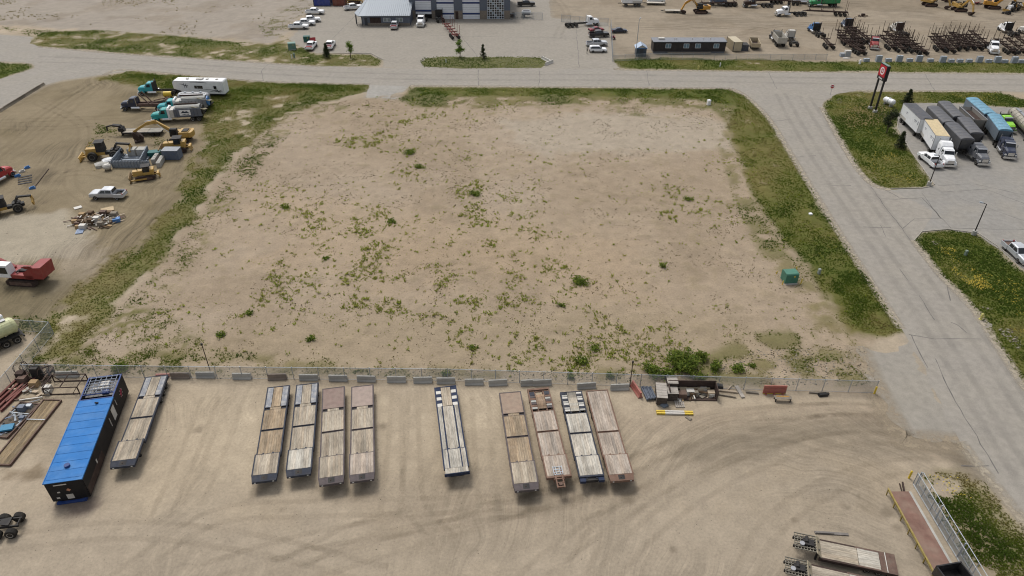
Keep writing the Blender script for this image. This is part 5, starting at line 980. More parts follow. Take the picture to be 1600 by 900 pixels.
# red feller buncher and red truck
o = empty('feller_buncher'); tracks(o, 4.8, 1.25, .7, 1.1); part('upper_body', MRED, o, lambda b: (b.box(-2.4, 2.2, -1.4, 1.4, 1.35, 2.0), b.prism([(-4.0, 1.5), (-1.0, 1.4), (-1.0, 2.4), (-2.4, 3.4), (-4.2, 3.6)], -1.4, 1.4))); part('engine_hatch', DRUST, o, lambda b: b.plate((-2.35, -1.0, 3.42), (-1.02, -1.0, 2.46), (-1.02, 1.0, 2.46), (-2.35, 1.0, 3.42), .03)); part('raised_flap', MRED, o, lambda b: b.plate((-3.0, 1.4, 3.5), (-1.8, 1.4, 3.2), (-1.6, 1.9, 3.9), (-2.9, 1.9, 4.1), .06)); part('hoses', BLACK, o, lambda b: [b.cyl((-.9+.3*k, -.8, 2.1), (.5, .4+.2*k, 2.25), .12) for k in range(4)]+[b.box(-.8, .4, -.7, .5, 2.0, 2.3)])
part('cab', WHITE, o, lambda b: b.box(1.2, 3.1, .1, 1.5, 1.5, 3.6, .08, .08)); part('cab_window', GLASS, o, lambda b: (b.box(1.5, 2.8, 1.46, 1.52, 2.2, 3.3), b.box(1.5, 2.8, .06, .13, 2.2, 3.3), b.box(3.03, 3.09, .35, 1.3, 2.0, 3.2))); part('boom', MRED, o, lambda b: (b.bar((1.8, -.6, 2.0), (4.6, -.6, 3.6), .5, .6), b.bar((4.6, -.6, 3.6), (6.6, -.6, 1.6), .45, .5)))
put(o, (92, 438), (-2, 440), 'red tracked feller buncher with white cab near the left edge', 'feller buncher', fit=9.2); o.rotation_euler[2] += R(-8)
o = tractor(REDP, True, 2.0, high=False); place_truck(o, (-50, 310), (20, 272), 'red truck nose pointing right, cut by the left edge', 8)
# pale tanker in the fenced compound
o = tanker(9.0, mat('pale_green_tank', A(214, 216, 168, .8), .4, var=.1, dust=.15), 1.05, axles=3, band=mat('pale_green_tank', (0, 0, 0))); part('pump_box', BLACK, o, lambda b: b.box(4.3, 5.4, -1.0, 1.0, 1.2, 2.6)); part('hose_tube', WHITE, o, lambda b: b.cyl((-3.6, -.9, 3.4), (-2.2, -.5, 3.5), .3))
a = W(36, 525); d = Vector((math.cos(R(229)), math.sin(R(229)), 0)); o.location = (a.x+d.x*4.6, a.y+d.y*4.6, 0); o.rotation_euler = (0, 0, R(229)); tag(o, 'pale green tank trailer in the fenced compound, cut by the left edge', 'tank trailer')
# concrete forms, boxes and blocks
FORM = mat('grey_blue_form', A(150, 162, 176, .75), .6, .2, var=.2, dust=.25)
def form_wall(L, h=1.5):
    r = empty('concrete_form'); part('sheet', FORM, r, lambda b: b.box(-L/2, L/2, -.04, .04, 0.01, h)); part('rib', FORM, r, lambda b: [b.box(x-.05, x+.05, -.16, .16, 0, h-.02) for x in np.linspace(-L/2+.1, L/2-.1, max(3, int(L/.55)))]); return r
for a, c, h, lb in [((176, 262), (236, 262), 1.4, 'long grey ribbed form panel nearest the camera in the form stack'), ((178, 262), (193, 243), 1.7, 'grey ribbed form panel closing the left end of the form stack'), ((222, 262), (233, 240), 1.7, 'grey ribbed form panel closing the right end of the form stack')]:
    L = (W(*a)-W(*c)).length; put(form_wall(L, h), a, c, lb, 'form panel', 'grey concrete forms')
for k in range(5):
    o = MB(); o.box(-2.6, 2.6, -.3, .3, .02, .22+.0*k); o.box(-2.6, -2.45, -.3, .3, .22, .4); o.box(2.45, 2.6, -.3, .3, .22, .4); put(o.build('form_tray', FORM), (190+2*k, 258-3.6*k), (222+3*k, 257.5-3.6*k), ['nearest', 'second nearest', 'middle', 'second farthest', 'farthest'][k]+' of the grey trays lying between the form panels', 'form tray', 'grey trays among the forms')
def crate(nm, m, L, w, h, lidm=None, ribs=0):
    r = empty(nm); part('body', m, r, lambda b: b.box(-L/2, L/2, -w/2, w/2, .08, h)); part('lid', lidm or m, r, lambda b: b.box(-L/2-.03, L/2+.03, -w/2-.03, w/2+.03, h, h+.06)); part('skid', BLACK, r, lambda b: [b.box(-L/2+.1, L/2-.1, s*w*.35-.08, s*w*.35+.08, 0, .08) for s in (-1, 1)])
    if ribs: part('rib', m, r, lambda b: [b.box(x-.03, x+.03, s*w/2-.035, s*w/2+.035, .1, h) for s in (-1, 1) for x in np.linspace(-L/2+.05, L/2-.05, ribs)])
    return r
SLATE = mat('slate_blue_steel', A(88, 104, 128, .8), .55, var=.2, dust=.25)
set_at(crate('steel_box', SLATE, 3.1, 2.0, 1.9, mat('pale_lid', A(150, 156, 164, .8), .6, dust=.2), 7), (271, 247), 0, 'slate blue steel box with pale lid right of the concrete forms', 'steel box')
for k, x in enumerate((209.5, 224)): set_at(crate('concrete_box', CONC, 1.5, 1.5, 1.5), (x, 243), 0, ['left', 'right'][k]+' one of two grey concrete boxes behind the form panels', 'concrete box', 'grey boxes behind the forms')
set_at(crate('teal_bin', mat('teal_plastic', A(36, 104, 104, .8), .6), 2.2, 1.4, 1.0), (243, 244), 10, 'dark teal bin behind the concrete forms', 'bin')
for a, c, L, lb in [((246, 266), (258, 246), 3.6, 'pale hollow concrete barrier right of the form panels'), ((238, 260), (250, 243), 3.0, 'rust stained concrete barrier beside the right form panel')]:
    o = MB(); o.prism([(-L/2, 0), (L/2, 0), (L/2, .9), (L/2-.1, 1.0), (-L/2+.1, 1.0), (-L/2, .9)], -.35, .35); o.box(-L*.3, -L*.1, -.2, .2, 1.0, 1.06); o.box(L*.1, L*.3, -.2, .2, 1.0, 1.06); put(o.build('concrete_barrier', CONC), a, c, lb, 'barrier')
for px, L, w, h, rz, m, lb in [((160, 259), 2.4, 2.0, .7, 35, CONC, 'wide pale slab leaning beside the skidder'), ((171, 254), 2.2, 1.7, .9, 40, WHITE, 'white wrapped bundle between the pale slab and the form panels')]:
    o = MB(); o.loft([[(x, -w/2*k, 0), (x, -w/2*k, h*.7), (x, -w*.3*k, h*q), (x, w*.3*k, h*q), (x, w/2*k, h*.7), (x, w/2*k, 0)] for x, k, q in ((-L/2, .8, .8), (-L/4, 1, 1), (L/4, .95, .96), (L/2, .75, .75))]); set_at(o.build('wrapped_bundle', m), px, rz, lb, 'bundle')
o = empty('concrete_mixer_drum'); part('drum', OFFW, o, lambda b: b.loft([[(x, r_*math.cos(2*math.pi*t/12), .75+r_*math.sin(2*math.pi*t/12)) for t in range(12)] for x, r_ in ((-.7, .3), (-.3, .6), (.3, .6), (.7, .35))])); part('stand', BLACK, o, lambda b: [b.bar((x, s*.4, 0), (x, s*.25, .5), .1) for x in (-.4, .4) for s in (-1, 1)]); set_at(o, (169, 266), 20, 'small pale rounded drum on a stand at the near left corner of the forms', 'drum')
for k, (px, c, rz) in enumerate([((28, 276), BLUEP, 35), ((35, 269), OFFW, 35), ((43, 263), BLUEP, 35), ((51, 295), BLUEP, 30)]):
    o = MB(); o.box(-.5, .5, -.2, .2, 0, .3); o.cyl((-.3, 0, .3), (.4, 0, .42), .14); set_at(o.build('machine_part', c), px, rz, ['blue loose machine part lying nearest the red truck nose', 'pale loose machine part lying between two blue ones', 'blue loose machine part farthest from the red truck', 'blue loose machine part beside the left skidder grapple'][k], 'machine part')
o = MB(); o.bar(W(55, 291, .06), W(76, 264, .06), .12); tag(o.build('steel_pipe', DRUST), 'long thin rusty pipe lying on the dirt above the left skidder', 'pipe')
b = MB()
for k in range(4): b.bar(W(28, 288-3.5*k, .05), W(50, 284-3.5*k, .05), .5, .06)
tag(b.build('steel_mat', BLACK), 'flat dark steel strips lying right of the red truck', 'steel mat')
# debris pile
def debris(px_c, rx, ry, n, label, name='debris_pile', pal=None, hmax=1.2, seed=3):
    rd = random.Random(seed); r = empty(name); c = W(*px_c); r.location = c; pal = pal or [WOODL, mat('dark_timber', A(110, 88, 66), .9, var=.3), mat('grey_timber', A(150, 140, 126), .9, var=.3), OFFW, RUST, mat('cardboard', A(178, 150, 112), .9)]
    for k in range(n):
        t = rd.random()*6.28; q = math.sqrt(rd.random()); x = rx*q*math.cos(t); y = ry*q*math.sin(t); z = max(.08, hmax*(1-q)*rd.random()); m = rd.choice(pal)
        b = MB(); kd = rd.random(); an = rd.random()*3.14; L = .4+.95*rd.random(); dx, dy = math.cos(an)*L, math.sin(an)*L
        if kd < .5: b.bar((x-dx, y-dy, z+.05), (x+dx, y+dy, max(.06, z+.5*(rd.random()-.5)+.1)), .12+.15*rd.random(), .05+.07*rd.random()); nm = 'board'
        elif kd < .8: w2 = .3+.5*rd.random(); e = .3*rd.random(); b.plate((x-dx*.5-dy*.3*w2, y-dy*.5+dx*.3*w2, z+e), (x+dx*.5-dy*.3*w2, y+dy*.5+dx*.3*w2, z+.02), (x+dx*.5+dy*.3*w2, y+dy*.5-dx*.3*w2, z+.02), (x-dx*.5+dy*.3*w2, y-dy*.5-dx*.3*w2, z+e), .04); nm = 'panel'
        else: s_ = .25+.3*rd.random(); b.box(x-s_, x+s_, y-s_*.8, y+s_*.8, 0, z+s_*1.3, .05, .05); nm = 'box'
        b.build(nm, m, r)
    return tag(r, label, 'debris pile')
debris((148, 346), 4.0, 2.6, 130, 'heap of broken boards, panels and boxes below the silver pickup', hmax=1.5)
for px, m, sz, rz, lb in [((125, 362), mat('blue_white_sheet', A(150, 168, 196), .5), (1.1, 1.6), 15, 'pale blue striped sheet lying at the lower left of the debris heap'), ((183, 346), BLUEP, (1.1, .9), 20, 'bright blue crate at the right end of the debris heap'), ((168, 328), mat('plywood', A(206, 184, 148), .85), (2.0, 1.6), 30, 'large pale plywood sheet leaning on the debris heap'), ((122, 325), OFFW, (1.2, .9), 40, 'white board at the upper left of the debris heap')]:
    o = MB(); o.box(-sz[0]/2, sz[0]/2, -sz[1]/2, sz[1]/2, 0, .12 if 'crate' not in lb else .6); [o.box(-sz[0]/2+q*sz[0]/5, -sz[0]/2+q*sz[0]/5+.05, -sz[1]/2, sz[1]/2, .12, .16) for q in range(1, 5)] if 'sheet lying' in lb or 'crate' in lb else None
    set_at(o.build('loose_sheet' if 'crate' not in lb else 'crate', m), px, rz, lb, 'sheet' if 'crate' not in lb else 'crate', z=.02)
# row of concrete barriers by the cul-de-sac
def jersey(L=3.0, m=CONC, h=.82):
    key = ('jersey', L, m.name, h)
    if key not in CACHE:
        b = MB(); y = [(-.3, 0), (-.3, .1), (-.17, .28), (-.1, h), (.1, h), (.17, .28), (.3, .1), (.3, 0)]
        b.loft([[(x, yy*k, z) for yy, z in y] for x, k in ((-L/2, .97), (-L/2+.05, 1), (L/2-.05, 1), (L/2, .97))]); b.box(-L*.3, -L*.18, -.305, .305, -.0, .08); CACHE[key] = b.mesh('concrete_barrier', m)
    return link('concrete_barrier', CACHE[key])
for k in range(8):
    t0 = k/8; a = (4+62*t0, 172.5-38*t0); c = (4+62*(t0+.115), 172.5-38*(t0+.115)); put(jersey(4.2, mat('log_grey', A(150, 140, 124), .9, var=.35), .6), a, c, nth(k, 'low grey barrier', 'along the edge of the paved cul-de-sac'), 'barrier', 'low barriers along the cul-de-sac')

# ---------------------------------------------------------------- fences
WIRE = mat('fence_wire', (.34, .37, .40), .5, .3)
def fence(px, label, h=1.9, bay=3.0, rail=True, pitch=.085, skip=(), z=0):
    r = empty('chain_link_fence'); P = [W(*p) for p in px]; o0 = P[0]; r.location = o0; pm = None
    for a, c in zip(P[:-1], P[1:]):
        L = (c-a).length; n = max(1, round(L/bay)); bl = L/n; d = (c-a).normalized(); rz = math.atan2(d.y, d.x)
        b = MB()
        k = -h
        while k < bl:
            for sg in (0, 1):
                u0, u1 = max(k, 0), min(k+h, bl); v0, v1 = u0-k, u1-k
                if u1-u0 > .05:
                    if sg: v0, v1 = h-v0, h-v1
                    e = .009; b.add([(u0-e, 0, v0), (u0+e, 0, v0), (u1+e, 0, v1), (u1-e, 0, v1)], [[0, 1, 2, 3]])
            k += pitch
        pm = b.mesh('wire_panel', WIRE); b = MB(); b.cyl((0, 0, h), (bl, 0, h), .03, n=6); b.bar((0, 0, .06), (bl, 0, .06), .02); rm = b.mesh('rail', STEEL)
        b = MB(); b.cyl((0, 0, 0), (0, 0, h+.06), .04, n=7); b.cyl((0, 0, h+.06), (0, 0, h+.1), .05, n=7); po = b.mesh('post', STEEL)
        for i_ in range(n):
            q = a-o0+d*(bl*i_); link('post', po, r, q, rz); link('wire_panel', pm, r, q, rz); link('rail', rm, r, q, rz)
        link('post', po, r, c-o0, rz)
    return tag(r, label, 'fence')
fence([(42, 588), (300, 591), (700, 595), (1000, 604), (1366, 614)], 'long chain link fence between the weedy lot and the near yard')
fence([(-40, 512), (84, 521), (62, 548), (18, 600), (-30, 655)], 'chain link fence around the tanker compound at the left edge')
fence([(957, 96), (1015, 93), (1150, 94), (1291, 94)], 'chain link fence along the verge in front of the dark modular building', h=1.6, pitch=.12)
fence([(954, 41), (957, 96)], 'chain link fence between the garage forecourt and the yard beyond', h=2.1, pitch=.12)
fence([(877, 34), (905, 37), (950, 40)], 'chain link fence section behind the white bare chassis truck', h=2.1, pitch=.12)
fence([(803, 30), (848, 31)], 'short chain link fence section right of the garage glass door', h=2.1, pitch=.12)
def gate(px0, px1, label, h=1.9, n=4):
    r = empty('steel_gate'); a = W(*px0); c = W(*px1); L = (c-a).length; r.location = a; r.rotation_euler = (0, 0, math.atan2(c.y-a.y, c.x-a.x))
    for y in (-.28, .28): part('gate_rail', STEEL, r, lambda b: [b.cyl((0, y, z), (L, y, z), .035, n=8) for z in (.15, h)])
    for k in range(n+1): part('upright', STEEL, r, lambda b: [b.cyl((L*k/n, y, .15), (L*k/n, y, h), .04, n=7) for y in (-.28, .28)])
    def wm(b):
        k = -h
        while k < L:
            for sg in (0, 1):
                u0, u1 = max(k, 0), min(k+h, L); v0, v1 = u0-k, u1-k
                if u1-u0 > .05:
                    if sg: v0, v1 = h-v0, h-v1
                    b.add([(u0-.012, -.28, v0+.1), (u0+.012, -.28, v0+.1), (u1+.012, -.28, v1+.1), (u1-.012, -.28, v1+.1)], [[0, 1, 2, 3]])
            k += .08
    part('wire_panel', WIRE, r, wm); part('roller_post', STEEL, r, lambda b: [b.cyl((x, 0, 0), (x, 0, h+.2), .07, n=8) for x in (.1, L*.35, L*.7)]); return tag(r, label, 'gate')
gate((1430, 757), (1530, 925), 'long sliding steel yard gate standing open at the lower right', 1.8, 7)
def bollard(px, lb):
    o = MB(); o.cyl((0, 0, 0), (0, 0, 1.05), .11, n=12); o.cyl((0, 0, 1.05), (0, 0, 1.12), .11, .04, n=12); set_at(o.build('bollard', SYEL), px, 0, lb, 'bollard', 'yellow steel bollards')
bollard((1366, 615), 'yellow bollard at the right end of the long chain fence'); bollard((1420, 747), 'yellow bollard at the head of the sliding yard gate')
# concrete barriers along the near fence
bx_ = [(107, 588, 2), (322, 589, 0), (283, 590, 1), (379, 591, 0), (434, 592, 3), (483, 593, 0), (529, 594, -1), (573, 595, -2), (620, 596, 0), (661, 597, 2), (697, 598, 0), (741, 600, 1), (778, 601, 5), (828, 601, 6), (847, 601, 4), (916, 606, 5), (968, 608, 3)]
bx_.sort()
for k, (x, y, rz) in enumerate(bx_): set_at(jersey(2.25 if k else 2.6, mat('barrier_brownish', A(150, 136, 124), .9, var=.2) if x in (434, 283) else CONC, .8), (x, y), rz, nth(k, 'concrete barrier', 'in the row along the near chain fence'), 'barrier', 'concrete barriers along the near fence')
set_at(jersey(2.3, LRED, .85), (994, 612), -72, 'faded red barrier standing end on right of the last flatbed trailer', 'barrier'); set_at(jersey(1.6, LRED, .4), (255, 588), 4, 'low red brown beam behind the flatbed next to the blue roofed unit', 'barrier')

# ---------------------------------------------------------------- blue roofed unit and the scrap around it
BROOF = mat('bright_blue_roof', A(24, 124, 206, .64), .6, var=.22, scale=.8, stretch=(1, .3, 1), dust=.22, dustc=(.30, .45, .58), spec=.15); BBODY = mat('black_cladding', (.008, .008, .010), .6, var=.2, dust=.03, spec=.25); BLUES = paint('blue_steel', A(36, 72, 140, .7), dust=.12, spec=.2)
a = W(98, 752, 3.0); c = W(165, 588, 3.0); L = (a.xy-c.xy).length; w = 1.72; hh = 3.0
u = empty('equipment_unit'); x = L/2; xo = -x+3.9     # x forward = towards the camera; open grid roof behind xo
part('body', BBODY, u, lambda b: [b.box(-x, x, s*w-.06, s*w+.06, .35, hh) for s in (-1, 1)]+[b.box(x-.06, x+.06, -w, w, .35, hh), b.box(-x-.06, -x+.06, -w, w, .35, hh), b.box(-x, x, -w, w, .3, .42)])
rf = part('roof', BROOF, u, lambda b: (b.box(xo, x+.1, -w-.08, w+.08, hh, hh+.06), b.box(xo, x+.1, -w-.1, -w-.02, hh-.06, hh+.1), b.box(xo, x+.1, w+.02, w+.1, hh-.06, hh+.1)))
part('roof_seam', BROOF, rf, lambda b: [b.box(q, q+.05, -w, w, hh+.06, hh+.085) for q in np.arange(xo+1.0, x, 1.15)]); part('roof_vent', BLUES, rf, lambda b: b.slab([(x-1.9+.28*math.cos(t), -.1+.28*math.sin(t)) for t in np.linspace(0, 6.0, 9)], hh+.06, hh+.3)); part('roof_vent', BLACK, rf, lambda b: b.bar((xo+.7, .4, hh+.06), (xo+.9, .2, hh+.3), .15))
part('roof_grid', BLUES, u, lambda b: [b.box(-x, xo, s*w-.07, s*w+.07, hh, hh+.1) for s in (-1, 1)]+[b.box(q-.06, q+.06, -w, w, hh-.01, hh+.09) for q in (-x+.06, xo-.06, xo-.9)]); part('roof_pipe', mat('grey_blue_pipe', A(150, 160, 176, .7), .5, .2, var=.2), u, lambda b: [b.cyl((-x+.15, y, hh+.16), (xo-.9, y, hh+.16), .04, n=6) for y in np.linspace(-1.4, 1.4, 6)]+[b.cyl((q, -1.5, hh+.24), (q, 1.5, hh+.24), .035, n=6) for q in np.linspace(-x+.4, xo-1.0, 6)])
part('inner_floor', mat('dusty_inner_deck', A(150, 148, 146), .8, var=.35), u, lambda b: b.box(-x+.1, xo-1.0, -w+.1, w-.1, 2.5, 2.56)); part('inner_machine', OFFW, u, lambda b: [b.box(-x+.7, -x+1.5, -.3, .6, 2.56, 2.9), b.cyl((-x+1.8, -.9, 2.7), (-x+1.8, .8, 2.7), .2)]); part('inner_duct', BLUES, u, lambda b: b.box(-x+2.2, -x+2.7, .2, .9, 2.56, 2.86))
part('skid', BLUES, u, lambda b: [b.box(-x-.2, x+.25, s*1.2-.15, s*1.2+.15, 0, .3) for s in (-1, 1)]+[b.box(x+.07, x+.3, -w+.3, w-.5, .05, .26)])
sd = 1                                                                # the side that faces right in the photograph
for xx, z0, z1, wd in [(-x+4.6, 1.0, 2.6, .95), (x-3.6, 1.4, 1.9, .22)]: part('door', OFFW, u, lambda b: b.box(xx, xx+wd, sd*(w+.07)-.015, sd*(w+.07)+.015, z0, z1))
part('handrail', OFFW, u, lambda b: [b.bar((-x+6.6, sd*(w+.1), 1.2), (-x+6.6, sd*(w+.1), 2.3), .07), b.bar((-x+3.9, sd*(w+.1), 1.8), (-x+3.9, sd*(w+.1), 2.6), .06)])
em = part('emblem', mat('pink_emblem', A(196, 60, 96), .6), u, lambda b: [b.bar((-x+1.9+.1*math.cos(t), sd*(w+.075), 1.9+.1*math.sin(t)), (-x+1.9+.38*math.cos(t*1.3), sd*(w+.075), 1.9+.42*math.sin(t)), .02, .11) for t in np.linspace(0, 5.6, 7)]); part('emblem_ring', OFFW, em, lambda b: [b.bar((-x+1.9+.42*math.cos(t), sd*(w+.078), 1.9+.46*math.sin(t)), (-x+1.9+.45*math.cos(t+.25), sd*(w+.078), 1.9+.5*math.sin(t+.25)), .02, .05) for t in np.arange(0, 6.2, .9)])
part('notice', OFFW, u, lambda b: (b.box(x+.07, x+.085, -.3, .35, .5, 1.15), b.box(x+.07, x+.085, -1.25, -.95, .7, .9), b.box(x+.07, x+.085, -.95, -.7, 1.5, 1.68), b.box(x+.07, x+.085, -1.0, .2, 2.55, 2.68))); part('warning_diamond', mat('hazard_sign', A(206, 150, 120), .6), u, lambda b: b.add([(x+.08, .15, 1.55), (x+.08, .38, 1.78), (x+.08, .15, 2.0), (x+.08, -.08, 1.78)], [[0, 1, 2, 3]]))
part('rust_side_panel', DRUST, u, lambda b: b.box(x-5.2, x-.1, sd*(w+.065)-.008, sd*(w+.065)+.008, .45, 1.5))
u.location = ((a.x+c.x)/2, (a.y+c.y)/2, 0); u.rotation_euler = (0, 0, math.atan2(a.y-c.y, a.x-c.x)); tag(u, 'black equipment unit with bright blue roof and open pipe grid at its far end', 'equipment unit')
def frame_table(L, w, h, m):
    r = empty('steel_trestle'); part('side_rail', m, r, lambda b: [b.bar((-L/2, s*w/2, z), (L/2, s*w/2, z), .1) for s in (-1, 1) for z in (.08, h)]); part('leg', m, r, lambda b: [b.bar((e*L/2, s*w/2, 0), (e*L/2, s*w/2, h), .1) for e in (-1, 1) for s in (-1, 1)]); part('brace', m, r, lambda b: [b.bar((e*L/2, s*w/2, h), (e*(L/2-.8), s*w/2, .1), .07) for e in (-1, 1) for s in (-1, 1)]+[b.bar((e*L/2, -w/2, h), (e*L/2, w/2, h), .09) for e in (-1, 1)]+[b.bar((0, -w/2, h), (0, w/2, h), .09)])
    return r
set_at(frame_table(4.0, 2.3, 1.1, DRUST), (105, 606), 3, 'dark open steel trestle standing behind the blue roofed unit', 'trestle')
def runway(a, c, wd, lb, m=RUST, plankc=BRN):
    A_, C_ = W(*a), W(*c); L = (C_-A_).length; r = empty('ramp_section'); part('edge_beam', m, r, lambda b: [b.box(-L/2, L/2, s*wd/2-.07, s*wd/2+.07, 0, .3) for s in (-1, 1)]+[b.box(e*L/2-.06, e*L/2+.06, -wd/2, wd/2, 0, .28) for e in (-1, 1)]); deck(r, -L/2+.08, L/2-.08, -wd/2+.08, wd/2-.08, .18, plankc, n=7, spread=.25); part('cross_bar', STEEL, r, lambda b: b.box(L*.16, L*.16+.1, -wd/2, wd/2, .3, .36)); return put(r, a, c, lb, 'ramp')
runway((2, 728), (83, 627), 2.1, 'long rusty framed plank ramp lying left of the blue roofed unit', plankc=A(150, 130, 100, .7))
o = runway((-3, 684), (48, 632), 2.4, 'short rusty ramp loaded with scrap steel at the left edge', plankc=A(90, 80, 70, .7))
debris((24, 655), 1.2, 2.6, 38, 'heap of grey scrap steel lying on the short rusty ramp', 'scrap_heap', [STEEL, SLATE, CONCB, SLATE, BLACK, GREYT], .7, 8)
o = MB(); o.slab([(-.7, -.5), (.7, -.45), (.65, .5), (-.65, .45)], .3, .5); set_at(o.build('blue_panel', mat('blue_panel', A(60, 140, 180), .6)), (13, 672), 12, 'bright blue panel at the near end of the scrap heap', 'panel')
for k, (a, c) in enumerate([((-4, 641), (44, 596)), ((2, 644), (50, 598)), ((-6, 634), (38, 594)), ((10, 630), (58, 592)), ((-10, 632), (30, 592))]):
    o = MB(); A_, C_ = W(*a), W(*c); L = (C_-A_).length; o.box(-L/2, L/2, -.14, .14, .02, .06); o.box(-L/2, L/2, -.03, .03, .06, .3); o.box(-L/2, L/2, -.14, .14, .3, .34); put(o.build('steel_beam', mat('red_oxide_beam', A(120, 62, 56, .8), .8, var=.3, dust=.2)), a, c, ORD[k+1].replace('second', 'first').replace('third', 'second').replace('fourth', 'third').replace('fifth', 'fourth').replace('sixth', 'fifth')+' of the parallel red oxide beams left of the scrap, counted along the pile', 'beam', 'red oxide beams by the left fence')
debris((48, 612), 2.4, 1.8, 22, 'pale boards and rounded plates heaped beside the red oxide beams', 'board_heap', [OFFW, WOODL, CONC, RUST, mat('cardboard', (0, 0, 0))], .5, 12); debris((58, 590), 2.4, 1.2, 26, 'tangle of dark scrap and reinforcing steel at the left end of the long fence', 'scrap_tangle', [DRUST, BLACK, RUST, DRUST], 1.6, 15)
for k, (px, r_) in enumerate([((48, 584), .9), ((66, 586), 1.0), ((76, 590), .9), ((36, 582), .8)]):
    o = MB(); n = 18; [o.cyl((r_*math.cos(t), .25*math.sin(3*t+j), r_+r_*.95*math.sin(t)+.03*j), (r_*math.cos(t+.36), .25*math.sin(3*t+j+1), r_+r_*.95*math.sin(t+.36)+.03*j), .025, n=5) for j in range(3) for t in np.arange(0, 6.28, .35)]; set_at(o.build('wire_coil', DRUST), px, 20*k, ['dark wire coil beside the fence post cluster', 'rusty wire coil in the middle of the scrap tangle', 'rusty wire coil at the right end of the scrap tangle', 'dark wire coil leftmost in the scrap tangle'][k], 'wire coil', 'wire coils in the scrap')
# truck nose at the lower left edge
o = tractor(GREYT, False, 2.4, rack=BLACK, axles=2); a = W(24, 826); d = Vector((math.cos(R(188)), math.sin(R(188)), 0)); o.location = (a.x+d.x*3.6, a.y+d.y*3.6, 0); o.rotation_euler = (0, 0, R(188)); tag(o, 'tail of a dark truck chassis cut by the left edge near the bottom', 'truck')
# ---------------------------------------------------------------- pallets and timber along the near fence
def block_stack(nm, nx_, L, w, h, m, topm):
    r = empty(nm); part('base', m, r, lambda b: [b.box(-L/2, L/2, s*w*.38-.06, s*w*.38+.06, 0, .12) for s in (-1, 0, 1)]); part('load', m, r, lambda b: [b.box(-L/2+.04, L/2-.04, -w/2+.04, w/2-.04, .12+k*h/4, .12+(k+1)*h/4-.04) for k in range(4)]); part('top_board', topm, r, lambda b: [b.box(-L/2, L/2, -w/2+q*w/6+.015, -w/2+(q+1)*w/6-.015, h+.12, h+.17+.01*(q % 2)) for q in range(6)]); return r
GT = mat('grey_timber', (0, 0, 0)); GT2 = mat('silver_timber', A(186, 178, 168), .85, var=.3); DKT = mat('dark_stack', A(92, 82, 74), .9, var=.3)
for px, L, w, h, rz, m, lb in [((1032, 622), 1.25, 2.6, 1.1, -6, GT2, 'grey timber stack at the left, nearest the dark roll'), ((1048, 610), 1.25, 1.2, 1.5, -2, GT2, 'tall grey timber stack standing against the fence'), ((1049, 622), 1.25, 1.2, 1.1, -2, GT2, 'grey pallet stack below the tall one by the fence')]: set_at(block_stack('timber_stack', 1, L, w, h, DKT, m), px, rz, lb, 'timber stack', 'timber stacks along the near fence')
o = empty('rusty_bin'); part('back_wall', DRUST, o, lambda b: b.box(-2.8, 2.8, .7, .8, 0, 1.7)); part('side_wall', DRUST, o, lambda b: [b.box(s*2.8-.05, s*2.8+.05, -.9, .8, 0, 1.6) for s in (-1, 1)]); part('floor', DRUST, o, lambda b: b.box(-2.75, 2.75, -.9, .7, .02, .12)); part('sill', mat('pale_steel', (0, 0, 0)), o, lambda b: b.box(-2.7, 2.2, .4, .5, .7, .85)); set_at(o, (1080, 618), -1, 'open dark rusty steel bin holding timber against the near fence', 'bin')
debris((1084, 616), 2.4, .75, 46, 'loose boards piled inside the dark rusty bin', 'board_pile', None, .8, 21)
for k, (a, c, w_, m, lb) in enumerate([((1057, 603), (1060, 626), .22, OFFW, 'white post leaning over the left end of the rusty bin'), ((1116, 610), (1152, 614), .25, WOODL, 'pale timber beam lying right of the rusty bin'), ((1120, 617), (1150, 622), .12, GT, 'thin grey board lying below the pale timber beam'), ((1150, 604), (1161, 622), .45, GT2, 'silver grey plank set across the loose boards'), ((1165, 613), (1185, 615), .3, GT, 'short grey plank between the silver plank and the red barrier'), ((1136, 611), (1142, 604), .15, WOODL, 'short pale stick propped on the timber beam'), ((1264, 614), (1290, 616), .2, GT, 'grey pipe lying at the foot of the fence right of the red panel')]):
    o = MB(); A_, C_ = W(*a), W(*c); L = (C_-A_).length; o.box(-L/2, L/2, -w_/2, w_/2, .05, .17); o.box(-L/2+.1, L/2-.15, -w_/2+.02, w_/2-.02, .17, .2); put(o.build('timber', m), a, c, lb, 'timber')
def pallet(px, rz, lb, m, L=1.1):
    r = empty('pallet'); 
    for q in range(5): part('slat', m, r, lambda b: b.box(-L/2, L/2, -.5+q*.23, -.36+q*.23, .1, .13))
    part('bearer', m, r, lambda b: [b.box(x-.05, x+.05, -.5, .56, 0, .1) for x in (-L/2+.06, 0, L/2-.06)]); set_at(r, px, rz, lb, 'pallet')
pallet((1062, 632), 90, 'small grey pallet lying below the white post', GT2)
o = empty('parking_beam'); part('beam', OFFW, o, lambda b: [b.box(-1.1, 1.1, y-.1, y+.1, .02, .24) for y in (-.16, .16)]); part('yellow_end', SYEL, o, lambda b: [b.box(min(s*1.1, s*2.1), max(s*1.1, s*2.1), y-.1, y+.1, .02, .24) for s in (-1, 1) for y in (-.16, .16)]); set_at(o, (1054, 646), -2, 'pair of yellow ended white beams lying in front of the timber stacks', 'beam')
o = MB(); o.box(-.35, .35, -.2, .2, 0, .1); o.box(-.3, .3, -.15, .15, .1, .14); set_at(o.build('small_block', GT), (1076, 654), -50, 'small pale block below the yellow ended beams', 'block')
o = MB(); 
for q in range(6): o.cyl((-1.1+.05*q, -.5+.2*q, .22+.12*(q % 2)), (1.1, -.5+.2*q, .22+.12*(q % 2)), .13, n=8)
